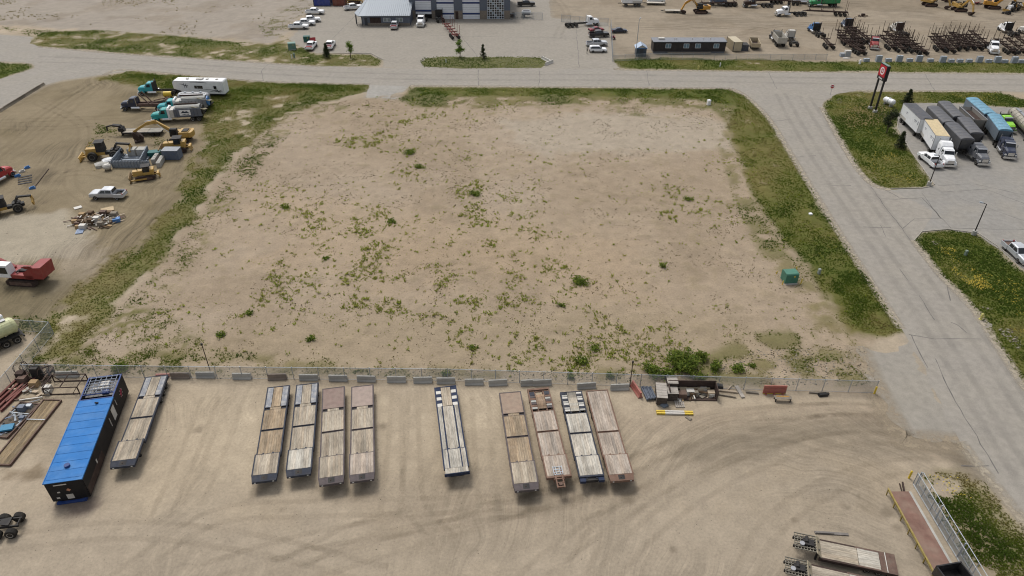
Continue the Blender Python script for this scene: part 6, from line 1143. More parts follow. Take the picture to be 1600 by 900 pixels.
set_at(o.build('tarp_roll', mat('blue_grey_tarp', A(106, 114, 128), .7, var=.5, scale=4)), (1013, 616), -80, 'dark grey mottled roll between the red barrier and timber stacks', 'roll')
o = MB(); o.loft([[(x, -.55*k, 0), (x, -.4*k, .35*k), (x, .1, .5*k), (x, .5*k, .3*k), (x, .6*k, 0)] for x, k in ((-.8, .5), (-.4, 1), (.2, .8), (.7, .6))]); set_at(o.build('folded_tarp', mat('folded_tarp_cloth', A(110, 120, 132), .7, var=.4, scale=3)), (1035, 631), -60, 'crumpled grey tarp below the left timber stack', 'tarp')
o = MB(); o.loft([[(x, -.5*k, 0), (x, -.3*k, .5*k), (x, .2, .6*k), (x, .5*k, 0)] for x, k in ((-.7, .6), (0, 1), (.6, .7))]); set_at(o.build('black_bag', BLACK), (1121, 606), 0, 'black bag lying against the fence right of the rusty bin', 'bag')
o = empty('plastic_barrier'); part('board', LRED, o, lambda b: [b.box(-1.35, 1.35, -.06, .06, .05+.42*k, .42+.42*k) for k in range(3)]); part('foot', LRED, o, lambda b: [b.box(x-.12, x+.12, -.3, .3, 0, .1) for x in (-1, 0, 1)]); part('bottom_rail', SYEL, o, lambda b: b.box(-1.3, 1.3, -.09, -.065, .02, .1)); set_at(o, (1209, 615), -1, 'faded red slatted panel standing against the near fence', 'barrier')
o = empty('work_bench'); part('top', GT, o, lambda b: [b.box(-1.0, 1.0, -.3+.2*k, -.12+.2*k, .5, .56) for k in range(3)]); part('stripe', ORANGE, o, lambda b: b.box(-.75, .75, .08, .2, .565, .59)); part('leg', BLACK, o, lambda b: [b.box(x-.05, x+.05, y-.05, y+.05, 0, .5) for x in (-.85, .85) for y in (-.22, .3)]); set_at(o, (1222, 626), -2, 'low grey bench with an orange strip below the red panel', 'bench')
o = MB(); o.box(-.6, .5, -.25, .25, 0, .35, .08, .05); o.box(.5, .7, -.1, .15, .1, .3); set_at(o.build('black_case', BLACK), (1286, 618), 8, 'black case lying at the foot of the fence near the yellow bollard', 'case')
# ---------------------------------------------------------------- weigh scale at the lower right
WYEL = mat('worn_yellow', A(158, 138, 62, .8), .7, var=.35, dust=.3)
A_, C_ = W(1404, 772), W(1478, 905); L = (C_-A_).length; o = empty('vehicle_ramp'); part('deck_plate', mat('red_brown_deck', A(134, 100, 90, .75), .9, var=.35, scale=1.2, dust=.4, spec=.15), o, lambda b: b.box(-L/2, L/2, -.9, .9, .25, .42)); part('concrete_edge', CONC, o, lambda b: b.box(-L/2, L/2, .905, 1.15, .1, .415)); part('underside', BLACK, o, lambda b: b.box(-L/2+.1, L/2-.1, -.8, .8, 0, .25))
part('guard_rail', WYEL, o, lambda b: [b.cyl((-L/2, -1.35, .95), (L/2, -1.35, .95), .08, n=8), b.cyl((-L/2, -1.15, .45), (L/2, -1.15, .45), .06, n=8)]); part('guard_post', WYEL, o, lambda b: [b.bar((q, -1.3, 0), (q, -1.35, .95), .09) for q in np.linspace(-L/2+.1, L/2-.1, 7)]); put(o, (1478, 905), (1404, 772), 'red brown vehicle ramp with yellow guard rail beside the yard gate', 'ramp'); o.rotation_euler[2] += math.pi
o = MB(); o.bar((-.7, 0, .1), (.7, 0, .25), .14); o.bar((-.5, .2, .06), (.6, .25, .06), .1); set_at(o.build('steel_bar', DRUST), (1411, 764), 75, 'dark steel bar lying at the head of the red brown ramp', 'bar')
o = tractor(NAVY, False, 2.6, rack=BLACK); a = W(1466, 901); d = Vector((math.cos(R(-80)), math.sin(R(-80)), 0)); part('dump_box', BLKP, o, lambda b: [b.box(-4.4, .0, s*1.2-.06, s*1.2+.06, 1.2, 2.3) for s in (-1, 1)]+[b.box(-4.4, 0, -1.2, 1.2, 1.1, 1.25), b.box(-4.5, -4.38, -1.25, 1.25, 1.1, 2.35)]); o.location = (a.x+d.x*4.7, a.y+d.y*4.7, 0); o.rotation_euler = (0, 0, R(-80)); tag(o, 'black truck tail on the red brown ramp, cut by the bottom edge', 'truck')
o = MB(); o.box(-1.6, 1.6, -.14, .14, 0, .1); o.box(-1.5, .2, -.1, .1, .1, .18); set_at(o.build('rail_piece', mat('pale_metal_piece', A(128, 122, 116), .6, var=.3)), (1299, 834), -4, 'thin grey metal strip lying above the upper lowboy', 'metal strip')
# ---------------------------------------------------------------- utility boxes, hydrants, posts, sign, lamps
def transformer(px, rz, lb, s=1.0, m=None):
    m = m or mat('transformer_green', A(60, 124, 104, .8), .5, var=.15, dust=.12); r = empty('transformer_box'); part('pad', CONC, r, lambda b: b.box(-1.0, 1.0, -.85, .85, 0, .14)); part('cabinet', m, r, lambda b: b.prism([(-.75, .14), (.75, .14), (.75, 1.5), (.62, 1.62), (-.62, 1.62), (-.75, 1.5)], -.9, .9)); part('door', m, r, lambda b: [b.box(.75, .78, -.85+.87*k, -.02+.87*k, .22, 1.45) for k in range(2)]); part('warning_label', SYEL, r, lambda b: b.box(.78, .79, .2, .4, 1.1, 1.3)); set_at(r, px, rz, lb, 'transformer'); r.scale = (s, s, s)
transformer((1232, 439), -84, 'green transformer box with yellow posts in the weedy lot', 1.05)
for k, (px, h) in enumerate([((1222, 445), .7), ((1251, 444), .9), ((1213, 428), .5), ((1243, 424), .8)]): 
    o = MB(); o.cyl((0, 0, 0), (.05, 0, h), .07, n=8); o.cyl((.05, 0, h), (.05, 0, h+.03), .075, .03, n=8); set_at(o.build('guard_post', SYEL), px, 0, ['yellow post at the near left corner of the green transformer', 'yellow post at the near right corner of the green transformer', 'short yellow post left of the green transformer', 'yellow post at the far right corner of the green transformer'][k], 'post', 'yellow posts around the transformer')
def pedestal(px, lb, m=None, h=.9, w=.35):
    o = MB(); o.box(-w/2, w/2, -w/2, w/2, 0, h*.9, .01, .01); o.box(-w/2-.03, w/2+.03, -w/2-.03, w/2+.03, h*.82, h, .05, .05); set_at(o.build('utility_pedestal', m or mat('pedestal_grey', A(170, 178, 170), .6)), px, 12, lb, 'pedestal')
pedestal((1279, 428), 'pale utility pedestal in the grass right of the green transformer'); pedestal((1508, 399), 'grey green utility pedestal in the right hand island', mat('pedestal_green', A(140, 156, 140), .6)); pedestal((1107, 164), 'small white board standing on the verge near the road bend', WHITE, 1.2, .7); pedestal((460, 90), 'grey green utility post in the verge below the green cabinets', MATS['pedestal_green'], 1.2, .5); pedestal((456, 92), 'thin white marker post beside the grey green utility post', WHITE, 1.2, .16); pedestal((697, 98), 'thin white marker post on the planted island', WHITE, 1.0, .16); pedestal((1125, 104), 'thin white marker post in the verge before the modular building', WHITE, 1.0, .2); pedestal((1343, 100), 'small white post in the verge before the block wall', WHITE, 1.1, .4); pedestal((1266, 336), 'small white scrap standing in the grass beside the side road', WHITE, .35, .5)
transformer((457, 77), -75, 'pale green utility cabinet in the grass beside the front lot', 1.15, mat('pale_green_cabinet', A(112, 146, 134, .8), .5, var=.15)); transformer((480, 65), -80, 'dark green utility cabinet next to the red board', 1.0, mat('dark_green_cabinet', A(40, 92, 84, .8), .5, var=.15))
o = MB(); o.plate((-.8, 0, 0), (.8, 0, 0), (.9, .5, 1.2), (-.7, .5, 1.2), .06); o.box(-.75, -.65, .3, .5, 0, .9); set_at(o.build('red_board', REDP), (489, 66), 20, 'red board leaning beside the dark green utility cabinet', 'board')
def hydrant(px, lb, m): 
    r = empty('hydrant'); part('barrel', m, r, lambda b: (b.cyl((0, 0, 0), (0, 0, .7), .13, n=12), b.cyl((0, 0, .7), (0, 0, .85), .15, .05, n=12), b.cyl((0, 0, 0), (0, 0, .06), .2, n=12))); part('nozzle', m, r, lambda b: (b.cyl((-.22, 0, .5), (.22, 0, .5), .07), b.cyl((0, -.22, .45), (0, 0, .45), .09))); set_at(r, px, 20, lb, 'hydrant'); r.scale = (1.25,)*3
hydrant((1532, 499), 'pale yellow hydrant on a concrete pad beside the side road', paint('hydrant_yellow', (.55, .5, .16))); hydrant((1091, 108), 'small yellow hydrant in the verge before the modular building', MATS['hydrant_yellow'])
def lamp_post(px, h, rz, lb, base=True, m=BLKP):
    r = empty('street_lamp')
    if base: part('footing', CONC, r, lambda b: b.cyl((0, 0, 0), (0, 0, .8), .38, .36, n=16))
    part('pole', m, r, lambda b: b.cyl((0, 0, .5 if base else 0), (0, 0, h), .1, .07, n=10)); part('arm', m, r, lambda b: b.bar((0, 0, h), (.7, 0, h+.1), .07)); part('lamp_head', STEEL, r, lambda b: (b.box(.45, 1.05, -.18, .18, h+.05, h+.2, .08, .05))); set_at(r, px, rz, lb, 'street lamp')
lamp_post((1451, 290), 5.9, 180, 'black lamp post on a concrete footing beside the white pickup'); lamp_post((1521, 367), 5.6, 150, 'black lamp post on a concrete footing beside the lower island'); lamp_post((993, 90), 10.0, 60, 'tall thin lamp pole behind the small blue roofed shed', False, STEEL)
for px, h, lb in [((328, 578), 4.2, 'thin dark pole by the fence behind the flatbed of the left group'), ((984, 604), 4.0, 'thin dark pole with small box by the fence behind the rightmost flatbed')]:
    r = empty('service_pole'); part('pole', DRUST, r, lambda b: b.cyl((0, 0, 0), (0, 0, h), .06, .05, n=8)); part('box', BLACK, r, lambda b: b.box(-.1, .1, -.08, .08, h-.25, h+.05)); set_at(r, px, 0, lb, 'pole')
# tall roadside sign
r = empty('pylon_sign'); SG = mat('sign_black', (.012, .012, .013), .4, var=.05); SRED = mat('sign_red', A(200, 36, 52, .8), .4, var=.05); SWH = mat('sign_white', (.75, .75, .75), .4, var=.03)
for s in (-1, 1): part('post', SG, r, lambda b: b.box(s*1.15-.16, s*1.15+.16, -.16, .16, 0, 9.9))
part('cabinet', SG, r, lambda b: b.box(-1.45, 1.45, -.36, .36, 7.0, 10.3)); part('top_cap', mat('sign_cap', A(120, 150, 140), .5), r, lambda b: b.box(-1.4, 1.4, -.33, .33, 10.31, 10.36)); pn = part('panel', SRED, r, lambda b: [b.box(-1.3, 1.3, min(s*.37, s*.40), max(s*.37, s*.40), 7.75, 10.15) for s in (-1, 1)])
def ring(b):
    for s in (-1, 1):
        for k in range(20):
            t0, t1 = k*math.pi/10, (k+1)*math.pi/10; P4 = [(.82*math.cos(t0), s*.415, 8.95+.82*math.sin(t0)), (.82*math.cos(t1), s*.415, 8.95+.82*math.sin(t1)), (.52*math.cos(t1), s*.415, 8.95+.52*math.sin(t1)), (.52*math.cos(t0), s*.415, 8.95+.52*math.sin(t0))]; b.add(P4, [[0, 1, 2, 3]])
        b.box(-.32, .32, s*.415-.005, s*.415+.005, 8.78, 8.95); b.box(-.3, -.1, s*.415-.005, s*.415+.005, 8.95, 9.2); b.box(.02, .3, s*.415-.005, s*.415+.005, 9.0, 9.16)
part('emblem', SWH, pn, ring); part('lettering', SWH, r, lambda b: [b.box(-.75+.36*k, -.5+.36*k, min(s*.365, s*.375), max(s*.365, s*.375), 7.2, 7.5) for k in range(4) for s in (-1, 1)]); part('footing', CONC, r, lambda b: [b.cyl((s*1.15, 0, 0), (s*1.15, 0, .5), .5, .45, n=14) for s in (-1, 1)])
a, c = W(1359, 170), W(1367, 175); put(r, (1359, 169.5), (1367, 175.5), 'tall black pylon sign with red panel and round white emblem', 'sign')
# propane tank, stop sign
r = empty('propane_tank'); part('shell', WHITE, r, lambda b: b.loft([[(x, .62*k*math.cos(2*math.pi*t/16), 1.05+.62*k*math.sin(2*math.pi*t/16)) for t in range(16)] for x, k in ((-1.5, .3), (-1.4, .7), (-1.15, 1), (1.15, 1), (1.4, .7), (1.5, .3))])); part('saddle', CONC, r, lambda b: [b.box(x-.12, x+.12, -.5, .5, 0, .6) for x in (-.8, .8)]); part('valve_dome', STEEL, r, lambda b: b.cyl((0, 0, 1.6), (0, 0, 1.85), .16)); part('band', STEEL, r, lambda b: b.cyl((-.05, 0, 1.05), (.05, 0, 1.05), .64, n=16)); put(r, (1384, 163), (1391, 166), 'white propane tank on the grass beside the tall sign', 'propane tank')
def stop_sign(px, lb, rz):
    r = empty('stop_sign'); part('post', STEEL, r, lambda b: b.cyl((0, 0, 0), (0, 0, 2.1), .035, n=7)); f = part('face', SRED, r, lambda b: b.cyl((.03, 0, 2.1), (.06, 0, 2.1), .42, n=8)); part('border', SWH, f, lambda b: b.cyl((.02, 0, 2.1), (.05, 0, 2.1), .46, n=8)); part('lettering', SWH, f, lambda b: [b.box(.062, .066, -.3+.16*k, -.18+.16*k, 2.02, 2.2) for k in range(4)]); set_at(r, px, rz, lb, 'stop sign')
stop_sign((1297, 149), 'red stop sign at the junction of the two roads', -100)
for k, (px, rz, L) in enumerate([((853, 95), -60, 4.0), ((858, 100), 50, 3.2)]): set_at(jersey(L, OFFW, .8), px, rz, ['white barrier slanting down at the right tip of the planted island', 'white barrier slanting up at the right tip of the planted island'][k], 'barrier')
# ---------------------------------------------------------------- trees and shrubs
def foliage(b_pts, size, cols, nm, parent):
    P = np.array(b_pts); n = len(P); th = rng.random(n)*6.283; el = (rng.random(n)-.5)*2.2; s = size*(.6+.8*rng.random(n))
    u = np.stack([np.cos(th)*np.cos(el), np.sin(th)*np.cos(el), np.sin(el)], 1); rnd = rng.normal(size=(n, 3)); v = np.cross(u, rnd); v /= np.linalg.norm(v, axis=1)[:, None]
    q = np.empty((n, 4, 3), np.float32); q[:, 0] = P-u*s[:, None]; q[:, 1] = P+v*(s*.45)[:, None]; q[:, 2] = P+u*s[:, None]; q[:, 3] = P-v*(s*.45)[:, None]
    c = np.array(cols)[rng.integers(0, len(cols), n)]*(.75+.5*rng.random((n, 1))); c = np.repeat(c[:, None], 4, 1)
    o = bpy.data.objects.new(nm, np_mesh(nm, q.reshape(-1, 3), np.arange(n*4).reshape(-1, 4), c.reshape(-1, 3), LEAF)); col.objects.link(o); o.parent = parent; return o
def tree(px, h, kind, lb, rad=None, dens=1.0):
    r = empty({'spruce': 'spruce_tree', 'leafy': 'deciduous_tree', 'pine': 'pine_tree'}[kind]); rad = rad or h*.28; pts = []; tb = MB(); tb.cyl((0, 0, 0), (.03, .02, h*.97 if kind == 'spruce' else h*.75), .035*h*.6+.03, .02, n=8); n = int(900*dens)
    if kind == 'spruce':
        for k in range(int(26*dens)):
            z = h*(.10+.87*(k/26/dens)); rr_ = rad*(1-z/h)*random.uniform(.75, 1.2)+.06
            for j in range(6):
                t = random.random()*6.283; tb.bar((0, 0, z), (rr_*.9*math.cos(t), rr_*.9*math.sin(t), z-.12*rr_), .03)
                for e in np.linspace(.2, 1, 9): pts += [(rr_*e*math.cos(t)+random.gauss(0, .06), rr_*e*math.sin(t)+random.gauss(0, .06), z-.12*rr_*e+random.gauss(0, .05))]*1
        cols = [A(62, 74, 46, .9), A(50, 62, 42, .9), A(78, 86, 54, .9)]; sz = .17
    else:
        cen = []
        for k in range(15 if kind == 'leafy' else 22):
            t = random.random()*6.283; z = h*random.uniform(.32, .9); prof = math.sin(math.pi*min(1, (z/h-.2)/.85))**.7; q = rad*prof*random.uniform(.3, .95); e = Vector((q*math.cos(t), q*math.sin(t), z)); tb.cyl((0, 0, max(.2*h, z-.25*h)), e, .035, .012, n=5); cen.append((e, h*random.uniform(.07, .13)))
        for e, rr_ in cen:
            for _ in range(int(n/len(cen))): d = Vector((random.gauss(0, 1), random.gauss(0, 1), random.gauss(0, .8))); pts.append(tuple(e+d*rr_*.62))
        cols = [A(96, 122, 44, 1.0), A(118, 138, 56, 1.0), A(74, 100, 38, 1.0)] if kind == 'leafy' else [A(52, 62, 40, .9), A(64, 74, 46, .9), A(44, 52, 36, .9)]; sz = .15
    tb.build('trunk', BARK, r); foliage(pts, sz, cols, 'crown', r); return set_at(r, px, random.uniform(0, 360), lb, 'tree')
tree((511, 90), 4.0, 'spruce', 'small dark spruce in front of a white pickup', 1.35); tree((548, 90), 4.4, 'leafy', 'slender young pale green tree beside the small dark spruce', .95); tree((719, 89), 4.7, 'leafy', 'round leafy green tree on the planted island', 1.5, 1.7); tree((755, 92), 4.2, 'spruce', 'thin bare topped spruce on the planted island', 1.1, .6)
tree((1385, 208), 5.2, 'pine', 'round dark pine beside the kerb left of the box trailers', 1.35, 1.7); tree((1405, 231), 3.6, 'spruce', 'small spruce near the kerb in front of the round pine', 1.35); tree((1417, 161), 3.4, 'spruce', 'dark spruce behind the black roofed box trailer', 1.6)
def shrub(px, w, h, lb, dark=.3, n=None):
    r = empty('shrub'); pts = []; k_ = n or int(140*w*w*h)+60; sb = MB(); stems = [(random.gauss(0, w*.26), random.gauss(0, w*.2), h*random.uniform(.45, 1)) for _ in range(max(5, int(9*w)))]
    for sx, sy, sz in stems:
        sb.bar((sx*.4, sy*.4, 0), (sx, sy, sz*.9), .025)
        for _ in range(int(k_/len(stems))): t = random.random()**.7; pts.append((sx*(.4+.6*t)+random.gauss(0, .10*w+.05), sy*(.4+.6*t)+random.gauss(0, .10*w+.05), max(.04, sz*t+random.gauss(0, .06))))
    sb.build('stem', BARK, r); foliage(pts, .15, [A(108, 126, 48, 1.0), A(84, 104, 42, 1.0), A(128, 138, 60, 1.0)], 'foliage', r); return set_at(r, px, random.uniform(0, 360), lb, 'shrub', 'shrubs growing wild on the empty lot')
for px, w, h, lb in [((1066, 572), 3.6, 1.9, 'largest dark green shrub above the timber stacks by the near fence'), ((1018, 583), 2.1, 1.3, 'shrub just left of the largest one behind the near fence'), ((1042, 586), 2.0, 1.1, 'low shrub between the two biggest shrubs behind the near fence'), ((1092, 562), 1.8, 1.3, 'shrub just right of the largest one'), ((1116, 575), 1.6, 1.1, 'rounded shrub above the black bag by the fence'), ((1154, 578), 1.6, .9, 'rightmost rounded shrub above the loose timber'), ((1175, 573), .8, .5, 'small shrub right of the row of rounded shrubs'), ((1095, 590), 1.3, .6, 'low shrub touching the fence above the rusty bin'),
    ((909, 566), 1.5, .9, 'shrub against the fence behind the slatted tail flatbed'), ((893, 591), 1.0, .7, 'small shrub at the foot of the fence above the pale flatbed'), ((930, 545), 1.4, .6, 'low shrub above the rightmost flatbeds'), ((953, 590), 1.0, .8, 'shrub on the fence line above the rightmost flatbed'), ((905, 442), 2.4, .7, 'wide low shrub patch in the lower right of the empty lot'), ((1037, 418), .8, .8, 'lone dark bush left of the green transformer'), ((742, 305), 2.2, .7, 'wide low shrub in the upper middle of the empty lot'), ((640, 240), 2.4, .7, 'wide low shrub near the top of the empty lot'), ((655, 262), 1.8, .6, 'low shrub just below the one near the top of the lot'), ((612, 347), 1.7, .5, 'low shrub left of the centre of the lot'), ((447, 325), 1.5, .6, 'shrub in the upper left of the empty lot'), ((188, 578), 2.0, 1.1, 'shrub behind the pipe grid of the blue roofed unit'), ((345, 525), 1.4, .5, 'low shrub above the long fence left of the flatbeds'), ((487, 530), 1.3, .5, 'low shrub above the group of four flatbeds'), ((697, 585), 1.0, .6, 'small shrub behind the lone striped flatbed'), ((510, 405), 1.2, .5, 'small low shrub in the left middle of the lot'), ((1076, 312), 1.6, .5, 'low shrub in the upper right of the lot'), ((878, 478), 1.0, .5, 'small shrub below the wide patch in the lower right'), ((740, 545), 1.0, .5, 'small shrub above the lone striped flatbed'), ((390, 490), 1.2, .5, 'small low shrub in the lower left of the lot')]: shrub(px, w, h, lb)

# ---------------------------------------------------------------- garage, office and sheds
CLAD = mat('slate_cladding', A(98, 106, 120, .95), .55, .2, var=.12, dust=.08); STONE = mat('stone_band', A(134, 124, 112, .9), .9, var=.35, scale=3); ROOFM = mat('pale_metal_roof', A(178, 188, 198, .58), .55, .1, var=.08, stretch=(8, .3, 1)); DWH = mat('door_white', (.72, .74, .77), .5, var=.06); DBL = mat('door_blue', A(28, 50, 104, .9), .4, var=.06); TRIM = mat('dark_trim', (.05, .055, .065), .5)
Yg = W(720, 30).y; x0 = W(641, 30).x; x1 = W(797, 30).x; g = empty('garage_building'); g.location = ((x0+x1)/2, Yg, 0); hw = (x1-x0)/2; gx = lambda px: W(px, 30).x-(x0+x1)/2; HG = 8.6
doors = [(650, 675, 1.5, 'half'), (683, 710, 0, 'stripe'), (723, 750, 0, 'stripe'), (761, 788, 0, 'glass')]
# front wall in piers and a lintel so that the doors stand in real openings
edges = [-hw]+[gx(q) for d in doors for q in d[:2]]+[hw]
w_ = part('wall', CLAD, g, lambda b: [b.box(edges[k], edges[k+1], 0, .3, 0, HG) for k in range(0, len(edges), 2)]+[b.box(gx(d[0]), gx(d[1]), 0, .3, 6.4, HG) for d in doors]+[b.box(-hw, -hw+.3, .3, 24, 0, HG), b.box(hw-.3, hw, .3, 24, 0, HG), b.box(-hw, hw, 23.7, 24, 0, HG)])
part('cladding_rib', CLAD, w_, lambda b: [b.box(x-.03, x+.03, -.03, 0, 2.7, HG) for k in range(0, len(edges), 2) for x in np.arange(edges[k]+.3, edges[k+1]-.1, .45)]); part('stone_base', STONE, w_, lambda b: [b.box(edges[k]+.02, edges[k+1]-.02, -.08, 0, 0, 2.6) for k in range(0, len(edges), 2)])
part('roof', ROOFM, g, lambda b: b.add([(-hw-.3, -.4, HG), (hw+.3, -.4, HG), (hw+.3, 12, HG+1.6), (-hw-.3, 12, HG+1.6), (hw+.3, 24.4, HG), (-hw-.3, 24.4, HG)], [[0, 1, 2, 3], [3, 2, 4, 5]]))
for a, c, up, st in doors:
    xa, xb = gx(a)+.04, gx(c)-.04
    dr = part('garage_door', TRIM if st == 'glass' else DWH, g, lambda b: b.box(xa, xb, .2, .28, up, 6.4))
    if st == 'glass':
        for i_ in range(7):
            for j in range(9): part('pane', GLASS if (i_+j) % 4 else mat('pale_pane', A(150, 166, 176), .2), dr, lambda b: b.box(xa+.1+(xb-xa-.2)*i_/7+.05, xa+.1+(xb-xa-.2)*(i_+1)/7-.05, .165, .195, .1+.7*j+.05, .1+.7*(j+1)-.05))
        part('frame', DWH, dr, lambda b: [b.box(xa+.1+(xb-xa-.2)*i_/7-.05, xa+.1+(xb-xa-.2)*i_/7+.05, .15, .2, 0, 6.4) for i_ in range(8)]+[b.box(xa, xb, .14, .2, .7*j+.06, .7*j+.14) for j in range(10)])
    else:
        part('door_stripe', DBL, dr, lambda b: [b.box(xa, xb, .17, .2, z+up*.6, z+.5+up*.6) for z in (1.35, 4.6)]); part('panel_joint', TRIM, dr, lambda b: [b.box(xa, xb, .185, .2, z-.015, z+.015) for z in np.arange(up+.7, 6.4, .7)])
        if up: part('interior_shade_sheet', BLACK, g, lambda b: b.box(xa, xb, 1.5, 1.6, 0, up))  # black sheet stands in for the shade inside the half-open door
part('walk_door', DRUST, g, lambda b: b.box(gx(712), gx(716.5), -.11, -.08, .05, 2.4)); tag(g, 'large slate grey garage with white roller doors banded in blue', 'garage')
Yo = W(600, 40).y; a, c = W(563, 40).x, W(641, 40).x; hw = (c-a)/2; o = empty('office_building'); o.location = ((a+c)/2, Yo, 0); ox = lambda px: W(px, 40).x-(a+c)/2; HO = 3.1; dp = Yg-Yo+6
wl_ = part('wall', CLAD, o, lambda b: b.slab([(-hw, 2.5), (-hw+2.2, 0), (hw, 0), (hw, dp), (-hw, dp)], 0, HO)); part('stone_base', STONE, wl_, lambda b: b.box(-hw+2.3, hw-.02, -.08, 0, 0, .8)); part('cladding_rib', CLAD, wl_, lambda b: [b.box(x-.03, x+.03, -.03, 0, .82, HO) for x in np.arange(-hw+2.6, hw, .5)])
for p0, p1, fr in [(600, 605.5, 1), (606, 611, 1), (619.5, 624.5, 1), (625, 630, 1)]:
    f = part('window', DWH, o, lambda b: b.box(ox(p0), ox(p1), -.1, -.03, 1.1, 2.3)); part('pane', mat('pale_glass', A(150, 160, 160, .7), .15, var=.2), f, lambda b: b.box(ox(p0)+.08, ox(p1)-.08, -.12, -.1, 1.18, 2.22))
part('door', DRUST, o, lambda b: b.box(ox(579), ox(596), -.1, -.03, .82, 2.4)); part('entry_door', TRIM, o, lambda b: b.box(ox(570.5), ox(575), -.1, -.03, .1, 2.3)); part('porch_post', TRIM, o, lambda b: [b.cyl((x, y, 0), (x, y, HO), .1, n=8) for x, y in ((-hw-.9, -.2), (-hw+.9, -.9), (-hw-1.6, 2.2))])
rf = part('roof', ROOFM, o, lambda b: b.add([(-hw-1.9, 2.6, HO), (-hw-.2, -1.1, HO), (hw+.3, -.7, HO), (hw+.3, dp, HO+3.6), (-hw+2.0, dp, HO+3.6), (-hw-1.9, 2.6, HO-.16), (-hw-.2, -1.1, HO-.16), (hw+.3, -.7, HO-.16)], [[1, 2, 3, 4], [0, 1, 4], [0, 5, 6, 1], [1, 6, 7, 2]]))
part('roof_rib', ROOFM, rf, lambda b: [b.bar((x, -.95 if x > -hw else -1.0, HO+.05), (x, dp-.2, HO+3.6), .05, .07) for x in np.arange(-hw+2.1, hw+.3, .6)]+[b.bar((-hw-.2+(2.2)*t, -1.1+(dp+1.1)*t, HO+.05+3.6*t), (-hw-.2+2.2*(t+.1), -1.1+(dp+1.1)*(t+.1), HO+.05+3.6*(t+.1)), .12, .05) for t in np.arange(0, .95, .1)]); part('roof_vent', TRIM, rf, lambda b: b.cyl((hw*.15, dp*.75, HO+2.6), (hw*.15, dp*.75, HO+3.1), .15)); part('fascia', TRIM, o, lambda b: b.box(-hw+.2, hw+.25, -.62, -.5, HO-.35, HO-.14)); tag(o, 'slate grey office with pale ribbed metal roof left of the garage', 'office')
# modular building, shed
MODB = mat('dark_brown_cladding', (.022, .018, .02), .6, var=.2, dust=.08)
o = empty('modular_building'); L = (W(1020, 82)-W(1132, 82)).length; part('wall', MODB, o, lambda b: b.box(-L/2, L/2, 0, 3.7, .45, 3.0)); part('roof', mat('grey_roofing', A(128, 132, 140, .85), .8, var=.2, dust=.15), o, lambda b: b.prism([(-L/2-.2, 3.0), (L/2+.2, 3.0), (L/2+.2, 3.12), (-L/2-.2, 3.12)], -.25, 3.95)); part('skirting', mat('skirt_grey', A(120, 122, 126, .8), .7), o, lambda b: b.box(-L/2+.1, L/2-.1, .08, 3.6, 0, .45)); part('deck', GT, o, lambda b: b.box(-L*.3, L*.3, -1.3, -.05, .25, .4)); part('fascia', TRIM, o, lambda b: b.box(-L/2-.2, L/2+.2, -.31, -.26, 2.9, 3.1))
for f_ in (.205, .455, .615, .87):
    q = part('window', DWH, o, lambda b: b.box(-L/2+L*f_-.75, -L/2+L*f_+.75, -.05, 0, 1.35, 2.55)); part('pane', mat('window_sky_glass', A(120, 146, 160, .8), .1, var=.15), q, lambda b: [b.box(-L/2+L*f_-.66+.7*k, -L/2+L*f_-.04+.7*k, -.075, -.05, 1.45, 2.45) for k in range(2)])
part('roof_vent', OFFW, o, lambda b: [b.box(-L/2+1.6, -L/2+3.2, 1.8, 2.8, 3.12, 3.5)]+[b.cyl((-L/2+L*t, 2.0, 3.1), (-L/2+L*t, 2.0, 3.55), .08) for t in (.3, .33, .55, .7, .8)]); p = W(1076, 83); o.location = (p.x, p.y, 0); tag(o, 'long dark modular building with grey flat roof and four windows', 'modular building')
o = empty('garden_shed'); part('wall', paint('navy_shed', (.03, .05, .08)), o, lambda b: b.box(-1.35, 1.35, 0, 2.8, 0, 2.2)); part('gable', OFFW, o, lambda b: b.prism([(-1.35, 2.2), (1.35, 2.2), (0, 3.0)], -.02, 2.82)); part('roof', mat('shed_roof', A(170, 186, 206, .8), .5, .2), o, lambda b: (b.plate((0, -.3, 3.1), (1.6, -.3, 2.15), (1.6, 3.1, 2.15), (0, 3.1, 3.1), .06), b.plate((0, 3.1, 3.1), (-1.6, 3.1, 2.15), (-1.6, -.3, 2.15), (0, -.3, 3.1), .06))); part('door', TRIM, o, lambda b: b.box(-.5, .5, -.04, 0, .05, 2.0)); part('trim', BLUEP, o, lambda b: b.box(-1.4, 1.4, -.06, -.02, 2.12, 2.3)); p = W(1001.5, 88.5); o.location = (p.x, p.y, 0); tag(o, 'small navy shed with pale blue gabled roof beside the lamp pole', 'shed')
def container(px, L, rz, m, lb, h=2.6):
    r = empty('shipping_container'); part('body', m, r, lambda b: b.box(-L/2, L/2, -1.2, 1.2, .12, h)); part('corrugation', m, r, lambda b: [b.box(x, x+.14, s*1.2-.03, s*1.2+.03, .25, h-.15) for s in (-1, 1) for x in np.arange(-L/2+.15, L/2-.2, .3)]); part('corner_post', TRIM, r, lambda b: [b.box(e*L/2-.08, e*L/2+.08, s*1.2-.08, s*1.2+.08, 0, h+.02) for e in (-1, 1) for s in (-1, 1)]); part('door', m, r, lambda b: [b.box(-L/2-.04, -L/2, s*.58-.55, s*.58+.55, .2, h-.1) for s in (-1, 1)]); return set_at(r, px, rz, lb, 'container')
container((505, 8), 5.6, 0, paint('container_blue', A(36, 62, 150, .8)), 'blue shipping container left of the office'); container((531, 8), 4.2, 0, paint('container_rust', A(128, 62, 48, .8)), 'rust red shipping container right of the blue one'); container((1146, 76), 5.4, 96, paint('container_tan', A(196, 182, 152, .8)), 'tan container at the right end of the modular building')
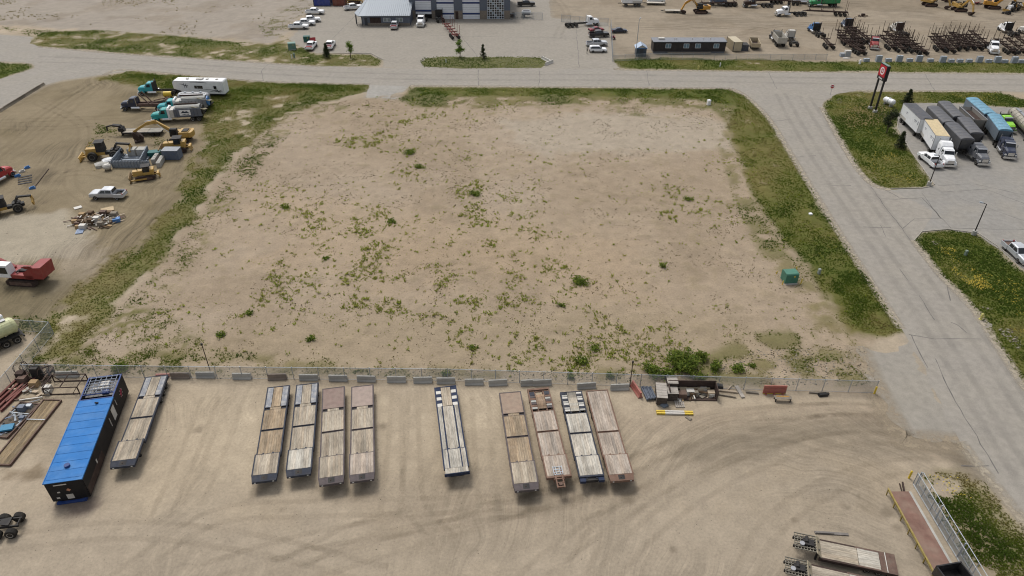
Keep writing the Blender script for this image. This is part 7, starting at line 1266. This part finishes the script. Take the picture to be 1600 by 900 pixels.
def dump_truck(m, boxm):
    r = tractor(m, False, 3.4, axles=2, rack=BLACK); part('dump_box', boxm, r, lambda b: [b.box(-5.9, -.1, s*1.22-.07, s*1.22+.07, 1.3, 2.8) for s in (-1, 1)]+[b.box(-5.9, -.1, -1.2, 1.2, 1.2, 1.35), b.box(-6.0, -5.88, -1.28, 1.28, 1.2, 2.75), b.box(-.15, 0, -1.28, 1.28, 1.3, 3.0)]); part('box_rib', boxm, r, lambda b: [b.box(x, x+.12, s*1.3-.05, s*1.3+.05, 1.3, 2.75) for s in (-1, 1) for x in np.arange(-5.6, -.3, .9)]); return r
place_truck(dump_truck(BLKP, mat('dump_grey', A(190, 186, 176, .8), .6, var=.25, dust=.3)), (1228, 84), (1207, 59), 'dump truck with pale grey box seen from behind at the fence', 9)
place_truck(tractor(OFFW, False, 4.0, axles=2), (1248, 84), (1231, 58), 'white truck with bare chassis beside the pale dump truck', 9)
o = empty('dump_trailer'); BG = mat('beige_box', A(196, 178, 146, .8), .6, var=.25, dust=.3); part('box', BG, o, lambda b: [b.box(-2.6, 2.6, s*1.15-.06, s*1.15+.06, .8, 1.9) for s in (-1, 1)]+[b.box(-2.66, -2.54, -1.2, 1.2, .8, 1.9), b.box(2.54, 2.66, -1.2, 1.2, .8, 2.1)]); part('floor', DRUST, o, lambda b: b.box(-2.5, 2.5, -1.1, 1.1, .8, .95)); wheels(o, (-.7, .7), 1.0, .4, .3); part('rib', BG, o, lambda b: [b.box(x, x+.1, s*1.23-.04, s*1.23+.04, .8, 1.85) for s in (-1, 1) for x in np.arange(-2.4, 2.5, .8)]); put(o, (1182, 83), (1174, 66), 'beige open dump trailer right of the tan container', 'trailer')
o = empty('skip_bin'); part('box', paint('bin_navy', (.02, .03, .055)), o, lambda b: b.prism([(-1.4, 0), (1.2, 0), (1.5, 1.5), (-1.4, 1.5)], -.9, .9)); part('lid', BLACK, o, lambda b: [b.box(-1.42, .0, -.92, .92, 1.5, 1.6), b.box(.03, 1.5, -.92, .92, 1.5, 1.57)]); put(o, (1165, 82), (1159, 73), 'dark navy bin between the tan container and the beige trailer', 'bin')
# rubbish beside the garage
debris((800, 27), 1.4, 2.6, 26, 'dark clutter of drums and scrap at the right corner of the garage', 'clutter', [BLACK, DRUST, SLATE, GT], 1.6, 31)
o = tanker(3.2, WHITE, .62, 'water_trailer', axles=1); o.scale = (.9, .9, .9); put(o, (815, 27), (829, 27), 'small white water tank trailer right of the garage', 'water trailer')
r = empty('quad_bike'); part('body', MAROON, r, lambda b: (b.box(-.6, .6, -.3, .3, .45, .8, .08, .05), b.box(-.75, -.2, -.5, .5, .7, .8), b.box(.3, .85, -.45, .45, .65, .78))); part('seat', BLACK, r, lambda b: b.box(-.5, .15, -.18, .18, .8, .98, .03, .03)); part('handlebar', BLACK, r, lambda b: b.bar((.3, -.4, 1.1), (.3, .4, 1.1), .05)); wheels(r, (.6, -.6), .42, .28, .22); set_at(r, (958, 61), 90, 'dark red quad bike beside the forecourt fence', 'quad bike')
# ---------------------------------------------------------------- log trailers, trucks and block wall at the upper right
LG = 'log trailers parked behind the block wall'
lg = [((1330, 74), (1306, 46)), ((1362, 68), (1330, 44)), ((1420, 76), (1376, 48)), ((1450, 88), (1410, 58)), ((1484, 82), (1454, 50)), ((1520, 82), (1476, 46)), ((1546, 76), (1512, 48)), ((1358, 82), (1300, 52)), ((1348, 84), (1311, 62)), ((1351, 74), (1316, 47)), ((1343, 66), (1322, 43)), ((1404, 84), (1368, 52)), ((1416, 85), (1384, 54)), ((1441, 89), (1399, 54)), ((1428, 83), (1392, 49)), ((1478, 86), (1448, 54)), ((1492, 86), (1460, 55)), ((1503, 86), (1470, 51)), ((1514, 85), (1481, 49)), ((1528, 84), (1492, 50)), ((1536, 82), (1504, 52)), ((1590, 88), (1550, 60)), ((1606, 88), (1566, 58)), ((1622, 88), (1582, 56))]
for k, (q, f) in enumerate(sorted(lg, key=lambda e: e[1][0])):
    o = log_trailer([11.5, 12.5, 13.5][k % 3], LOGS if k % 3 else DRUST, 4 + k % 2, [2.5, 2.9, 2.3][k % 3]); put(o, q, f, nth(k, 'log trailer', 'in the crowd behind the block wall'), 'log trailer', LG, at=.6)
place_truck(tractor(BLUEP, False, 2.4, rack=BLACK), (1288, 62), (1266, 47), 'blue logging truck facing away at the left of the log trailers', 8); put(log_trailer(7.0, LOGS, 2, 3.0), (1302, 80), (1284, 60), 'short log trailer coupled to the blue logging truck', 'log trailer', LG, at=.5)
place_truck(tractor(SLATE, False, 2.4, rack=BLACK), (1336, 55), (1318, 40), 'slate blue logging truck with tall black rack among the log trailers', 8)
place_truck(tractor(MRED, False, 2.2, rack=BLACK), (1356, 55), (1366, 79), 'red logging truck facing the camera among the log trailers', 8)
place_truck(tractor(OFFW, False, 2.4, rack=DRUST), (1414, 58), (1394, 46), 'white and blue logging truck with rusty rack facing away among the log trailers', 8)
place_truck(tractor(WHITE, False, 2.2, rack=BLACK), (1536, 62), (1553, 86), 'white truck facing the camera between the log trailer groups', 8)
place_truck(tractor(WHITE, False, 2.4, rack=BLACK), (1586, 58), (1562, 46), 'white logging truck with black rack facing away near the right edge', 8); place_truck(tractor(OFFW, True, 2.4), (1624, 60), (1592, 50), 'dusty white logging truck cut by the right edge', 8)
blk = [(1336, 91, 1), (1353, 96, 0), (1372, 96, 1), (1387.5, 96, 0), (1404, 96, 1), (1420.5, 96, 0), (1435, 96, 1), (1453, 96.5, 0), (1472, 97, 1), (1485.5, 97, 0), (1499, 97, 0), (1513.5, 97, 0), (1529, 97, 1), (1544, 97.5, 0), (1557, 97.5, 1), (1569, 98, 0), (1583.5, 98, 1), (1595, 98, 0)]
for k, (x, y, tall) in enumerate(blk[1:]):
    r = empty('concrete_block'); part('block', CONCB, r, lambda b: b.box(-.78, .78, -.4, .4, 0, .78, .03, .03)); part('lifting_loop', STEEL, r, lambda b: b.box(-.1, .1, -.03, .03, (1.56 if tall else .78), (1.56 if tall else .78)+.08))
    if tall: part('block', CONCB, r, lambda b: b.box(-.76, .76, -.39, .39, .785, 1.56, .03, .03))
    set_at(r, (x, y), random.uniform(-6, 6), nth(k, 'tall double concrete block' if tall else 'concrete block', 'of the block wall'), 'concrete block', 'concrete blocks along the upper right verge')
o = empty('white_cabinet'); part('body', OFFW, o, lambda b: b.box(-.8, .8, -.5, .5, .0, 1.6)); part('side_box', CONCB, o, lambda b: b.box(-1.9, -.82, -.5, .5, 0, .9)); part('door', STEEL, o, lambda b: b.box(-.6, .6, -.53, -.5, .2, 1.4)); set_at(o, (1323, 88), 0, 'pale cabinet with low side box at the left end of the block wall', 'cabinet'); o = MB(); o.slab([(-1, -.4), (.6, -.5), (1.1, .1), (.2, .6), (-.8, .4)], 0, .18); set_at(o.build('white_slab', OFFW), (1322, 91.5), 0, 'low white slab in front of the pale cabinet', 'slab')
# ---------------------------------------------------------------- far yard
place_truck(tractor(WHITE, False, 4.0, rack=BLACK, axles=3), (1262, 24), (1211, 25), 'white logging truck facing left across the far yard', 9); put(log_trailer(12.5, DRUST, 4, 3.0, 3), (1322, 23), (1262, 20), 'log trailer with tall stakes behind the white logging truck', 'log trailer', at=.4)
for k, (q, f, m) in enumerate([((1145, 8), (1098, 9), SLATE), ((1212, 4), (1178, 5), DRUST), ((1240, 6), (1200, 3), BLACK)]): put(log_trailer(12.5, LOGS, 4, 2.2, 3), q, f, ['log trailer in the far yard right of the orange excavator', 'log trailer in the far yard above the white logging truck cab', 'log trailer at the top edge beside the green truck'][k], 'log trailer', at=.3)
place_truck(tractor(DRUST, False, 4.0, axles=3, rack=BLACK), (1210, 11), (1160, 11), 'dark rusty truck chassis in the top row of the far yard', 9); place_truck(tractor(SLATE, True, 3.0, axles=3), (1146, 9), (1108, 7), 'grey truck at the top edge right of the orange excavator', 9)
place_truck(dump_truck(GREENP, GREENP), (1306, 10), (1262, 10), 'green truck at the top edge of the far yard', 9); place_truck(tractor(WHITE, True, 3.0, axles=3), (1268, 6), (1236, 4), 'white truck at the top edge left of the green one', 9)
o = van_trailer(6.6, OFFW, WHITE, 3.0); put(o, (1002, 9), (971, 9), 'white enclosed trailer with black rear at the top edge', 'trailer'); part('black_rear', BLACK, o, lambda b: b.box(-3.36, -3.34, -1.28, 1.28, 1.2, 2.9))
put(car('pickup', WHITE), (1012, 4), (1038, 4), 'white pickup at the top edge behind the enclosed trailer', 'pickup')
def flat_trailer():
    r = empty('utility_trailer'); part('frame', BLACK, r, lambda b: (b.box(-3.1, 3.0, -1.05, 1.05, .5, .68), b.bar((3.0, .8, .55), (4.4, 0, .5), .12), b.bar((3.0, -.8, .55), (4.4, 0, .5), .12))); deck(r, -3.0, 3.0, -1.0, 1.0, .73, TANW, n=7); wheels(r, (-.9, .0), .9, .33, .25); return r
put(flat_trailer(), (1074, 20), (1033, 19), 'flat utility trailer with pale deck left of the orange excavator', 'trailer'); put(flat_trailer(), (1040, 7.5), (1008, 7), 'flat utility trailer at the top edge beside the enclosed trailer', 'trailer')
XB = dict(boom=((1.0, 1.9), (3.4, 4.4), (5.6, 3.2)), stick=(6.6, 1.2), tip=(6.0, .6))
for k, (rp, fp, m, lb) in enumerate([((1108, 20), (1080, 20), ORANGE, 'orange excavator with black cab in the far yard'), ((1464, 9), (1440, 9), YEL, 'yellow excavator at the top edge left of the green tank'), ((1511, 17), (1485, 17), YEL, 'yellow excavator nearest the camera in the far machine row'), ((1560, 13), (1540, 13), ORANGE, 'orange excavator in the far machine row left of the white machine')]):
    o = excavator(m, BLACK, s=1.0, swing=[.2, 2.2, 1.7, 2.6][k], **XB); put(o, rp, fp, lb, 'excavator', 'excavators in the far yard')
o = skidder(WHITE); put(o, (1592, 14), (1570, 19), 'white wheeled machine in the far row near the right edge', 'skidder', fit=9.6); o = dozer(YEL); put(o, (1618, 14), (1594, 14), 'yellow bulldozer cut by the right edge of the far row', 'bulldozer')
o = excavator(GREENP, BLACK, **XB); put(o, (1492, 2), (1472, 2), 'green machine at the top edge behind the yellow excavators', 'excavator'); debris((1528, 7), 2.2, 2.0, 22, 'dark red scrap heap between the far excavators', 'scrap_heap', [MRED, DRUST, RUST], 1.5, 41); debris((1345, 26), 2.2, .8, 10, 'thin sticks lying on the far yard road', 'stick_pile', [WOODL, DRUST], .3, 44); debris((1573, 22), 1.5, 1.2, 14, 'small dark scrap heap below the white wheeled machine', 'scrap_heap', [DRUST, BLACK], 1.2, 45)
debris((528, 5), 2.6, 2.2, 24, 'clutter of drums and machine parts beside the rust red container', 'clutter', [BLACK, YEL, DRUST, OFFW], 1.6, 51); o = dozer(YEL); put(o, (562, 5), (546, 5), 'yellow machine at the top edge left of the office roof', 'bulldozer')
# ---------------------------------------------------------------- person beside the white sport utility vehicle
def person(px, rz, label):
    J = [(0, 0, .95, .15, .11), (0, 0, 1.15, .15, .10), (0, 0, 1.38, .17, .11), (0, 0, 1.50, .065, .065), (.01, 0, 1.60, .085, .10), (.01, 0, 1.72, .075, .085),
         (0, .20, 1.40, .065, .065), (.02, .26, 1.12, .05, .05), (.10, .25, .88, .04, .04), (.13, .24, .80, .045, .03), (0, -.20, 1.40, .065, .065), (.0, -.26, 1.12, .05, .05), (.06, -.25, .88, .04, .04), (.08, -.24, .80, .045, .03),
         (0, .10, .88, .095, .095), (.03, .11, .48, .065, .065), (0, .11, .09, .05, .05), (.15, .12, .045, .05, .04), (0, -.10, .88, .095, .095), (-.03, -.11, .48, .065, .065), (-.06, -.11, .09, .05, .05), (.09, -.12, .045, .05, .04)]
    E_ = [(0, 1), (1, 2), (2, 3), (3, 4), (4, 5), (2, 6), (6, 7), (7, 8), (8, 9), (2, 10), (10, 11), (11, 12), (12, 13), (0, 14), (14, 15), (15, 16), (16, 17), (0, 18), (18, 19), (19, 20), (20, 21)]
    me = bpy.data.meshes.new('person'); me.from_pydata([j[:3] for j in J], E_, []); o = bpy.data.objects.new('person', me); col.objects.link(o)
    sk = o.modifiers.new('skin', 'SKIN'); me.skin_vertices
    for k, j in enumerate(J): me.skin_vertices[0].data[k].radius = (j[3], j[4])
    me.skin_vertices[0].data[0].use_root = True
    ss = o.modifiers.new('subdivision', 'SUBSURF'); ss.levels = 1; ss.render_levels = 1
    m = bpy.data.materials.new('clothes_and_skin'); m.use_nodes = True; N = m.node_tree.nodes; Lk = m.node_tree.links; tc = N.new('ShaderNodeTexCoord'); sp = N.new('ShaderNodeSeparateXYZ'); Lk.new(tc.outputs['Object'], sp.inputs[0]); cr = N.new('ShaderNodeValToRGB'); cr.color_ramp.interpolation = 'CONSTANT'
    e = cr.color_ramp.elements; e[0].position = 0; e[0].color = (.015, .015, .018, 1); e[1].position = .80; e[1].color = (.02, .02, .024, 1)
    for p_, c_ in ((.85, (.30, .18, .13, 1)), (.925, (.03, .02, .015, 1))): q = e.new(p_); q.color = c_
    mr = N.new('ShaderNodeMapRange'); mr.inputs[2].default_value = 1.8; Lk.new(sp.outputs['Z'], mr.inputs[0]); Lk.new(mr.outputs[0], cr.inputs[0]); Lk.new(cr.outputs[0], N['Principled BSDF'].inputs['Base Color']); me.materials.append(m)
    return set_at(o, px, rz, label, 'person')
person((917, 84), 20, 'person in dark clothes standing behind the white sport utility vehicle')
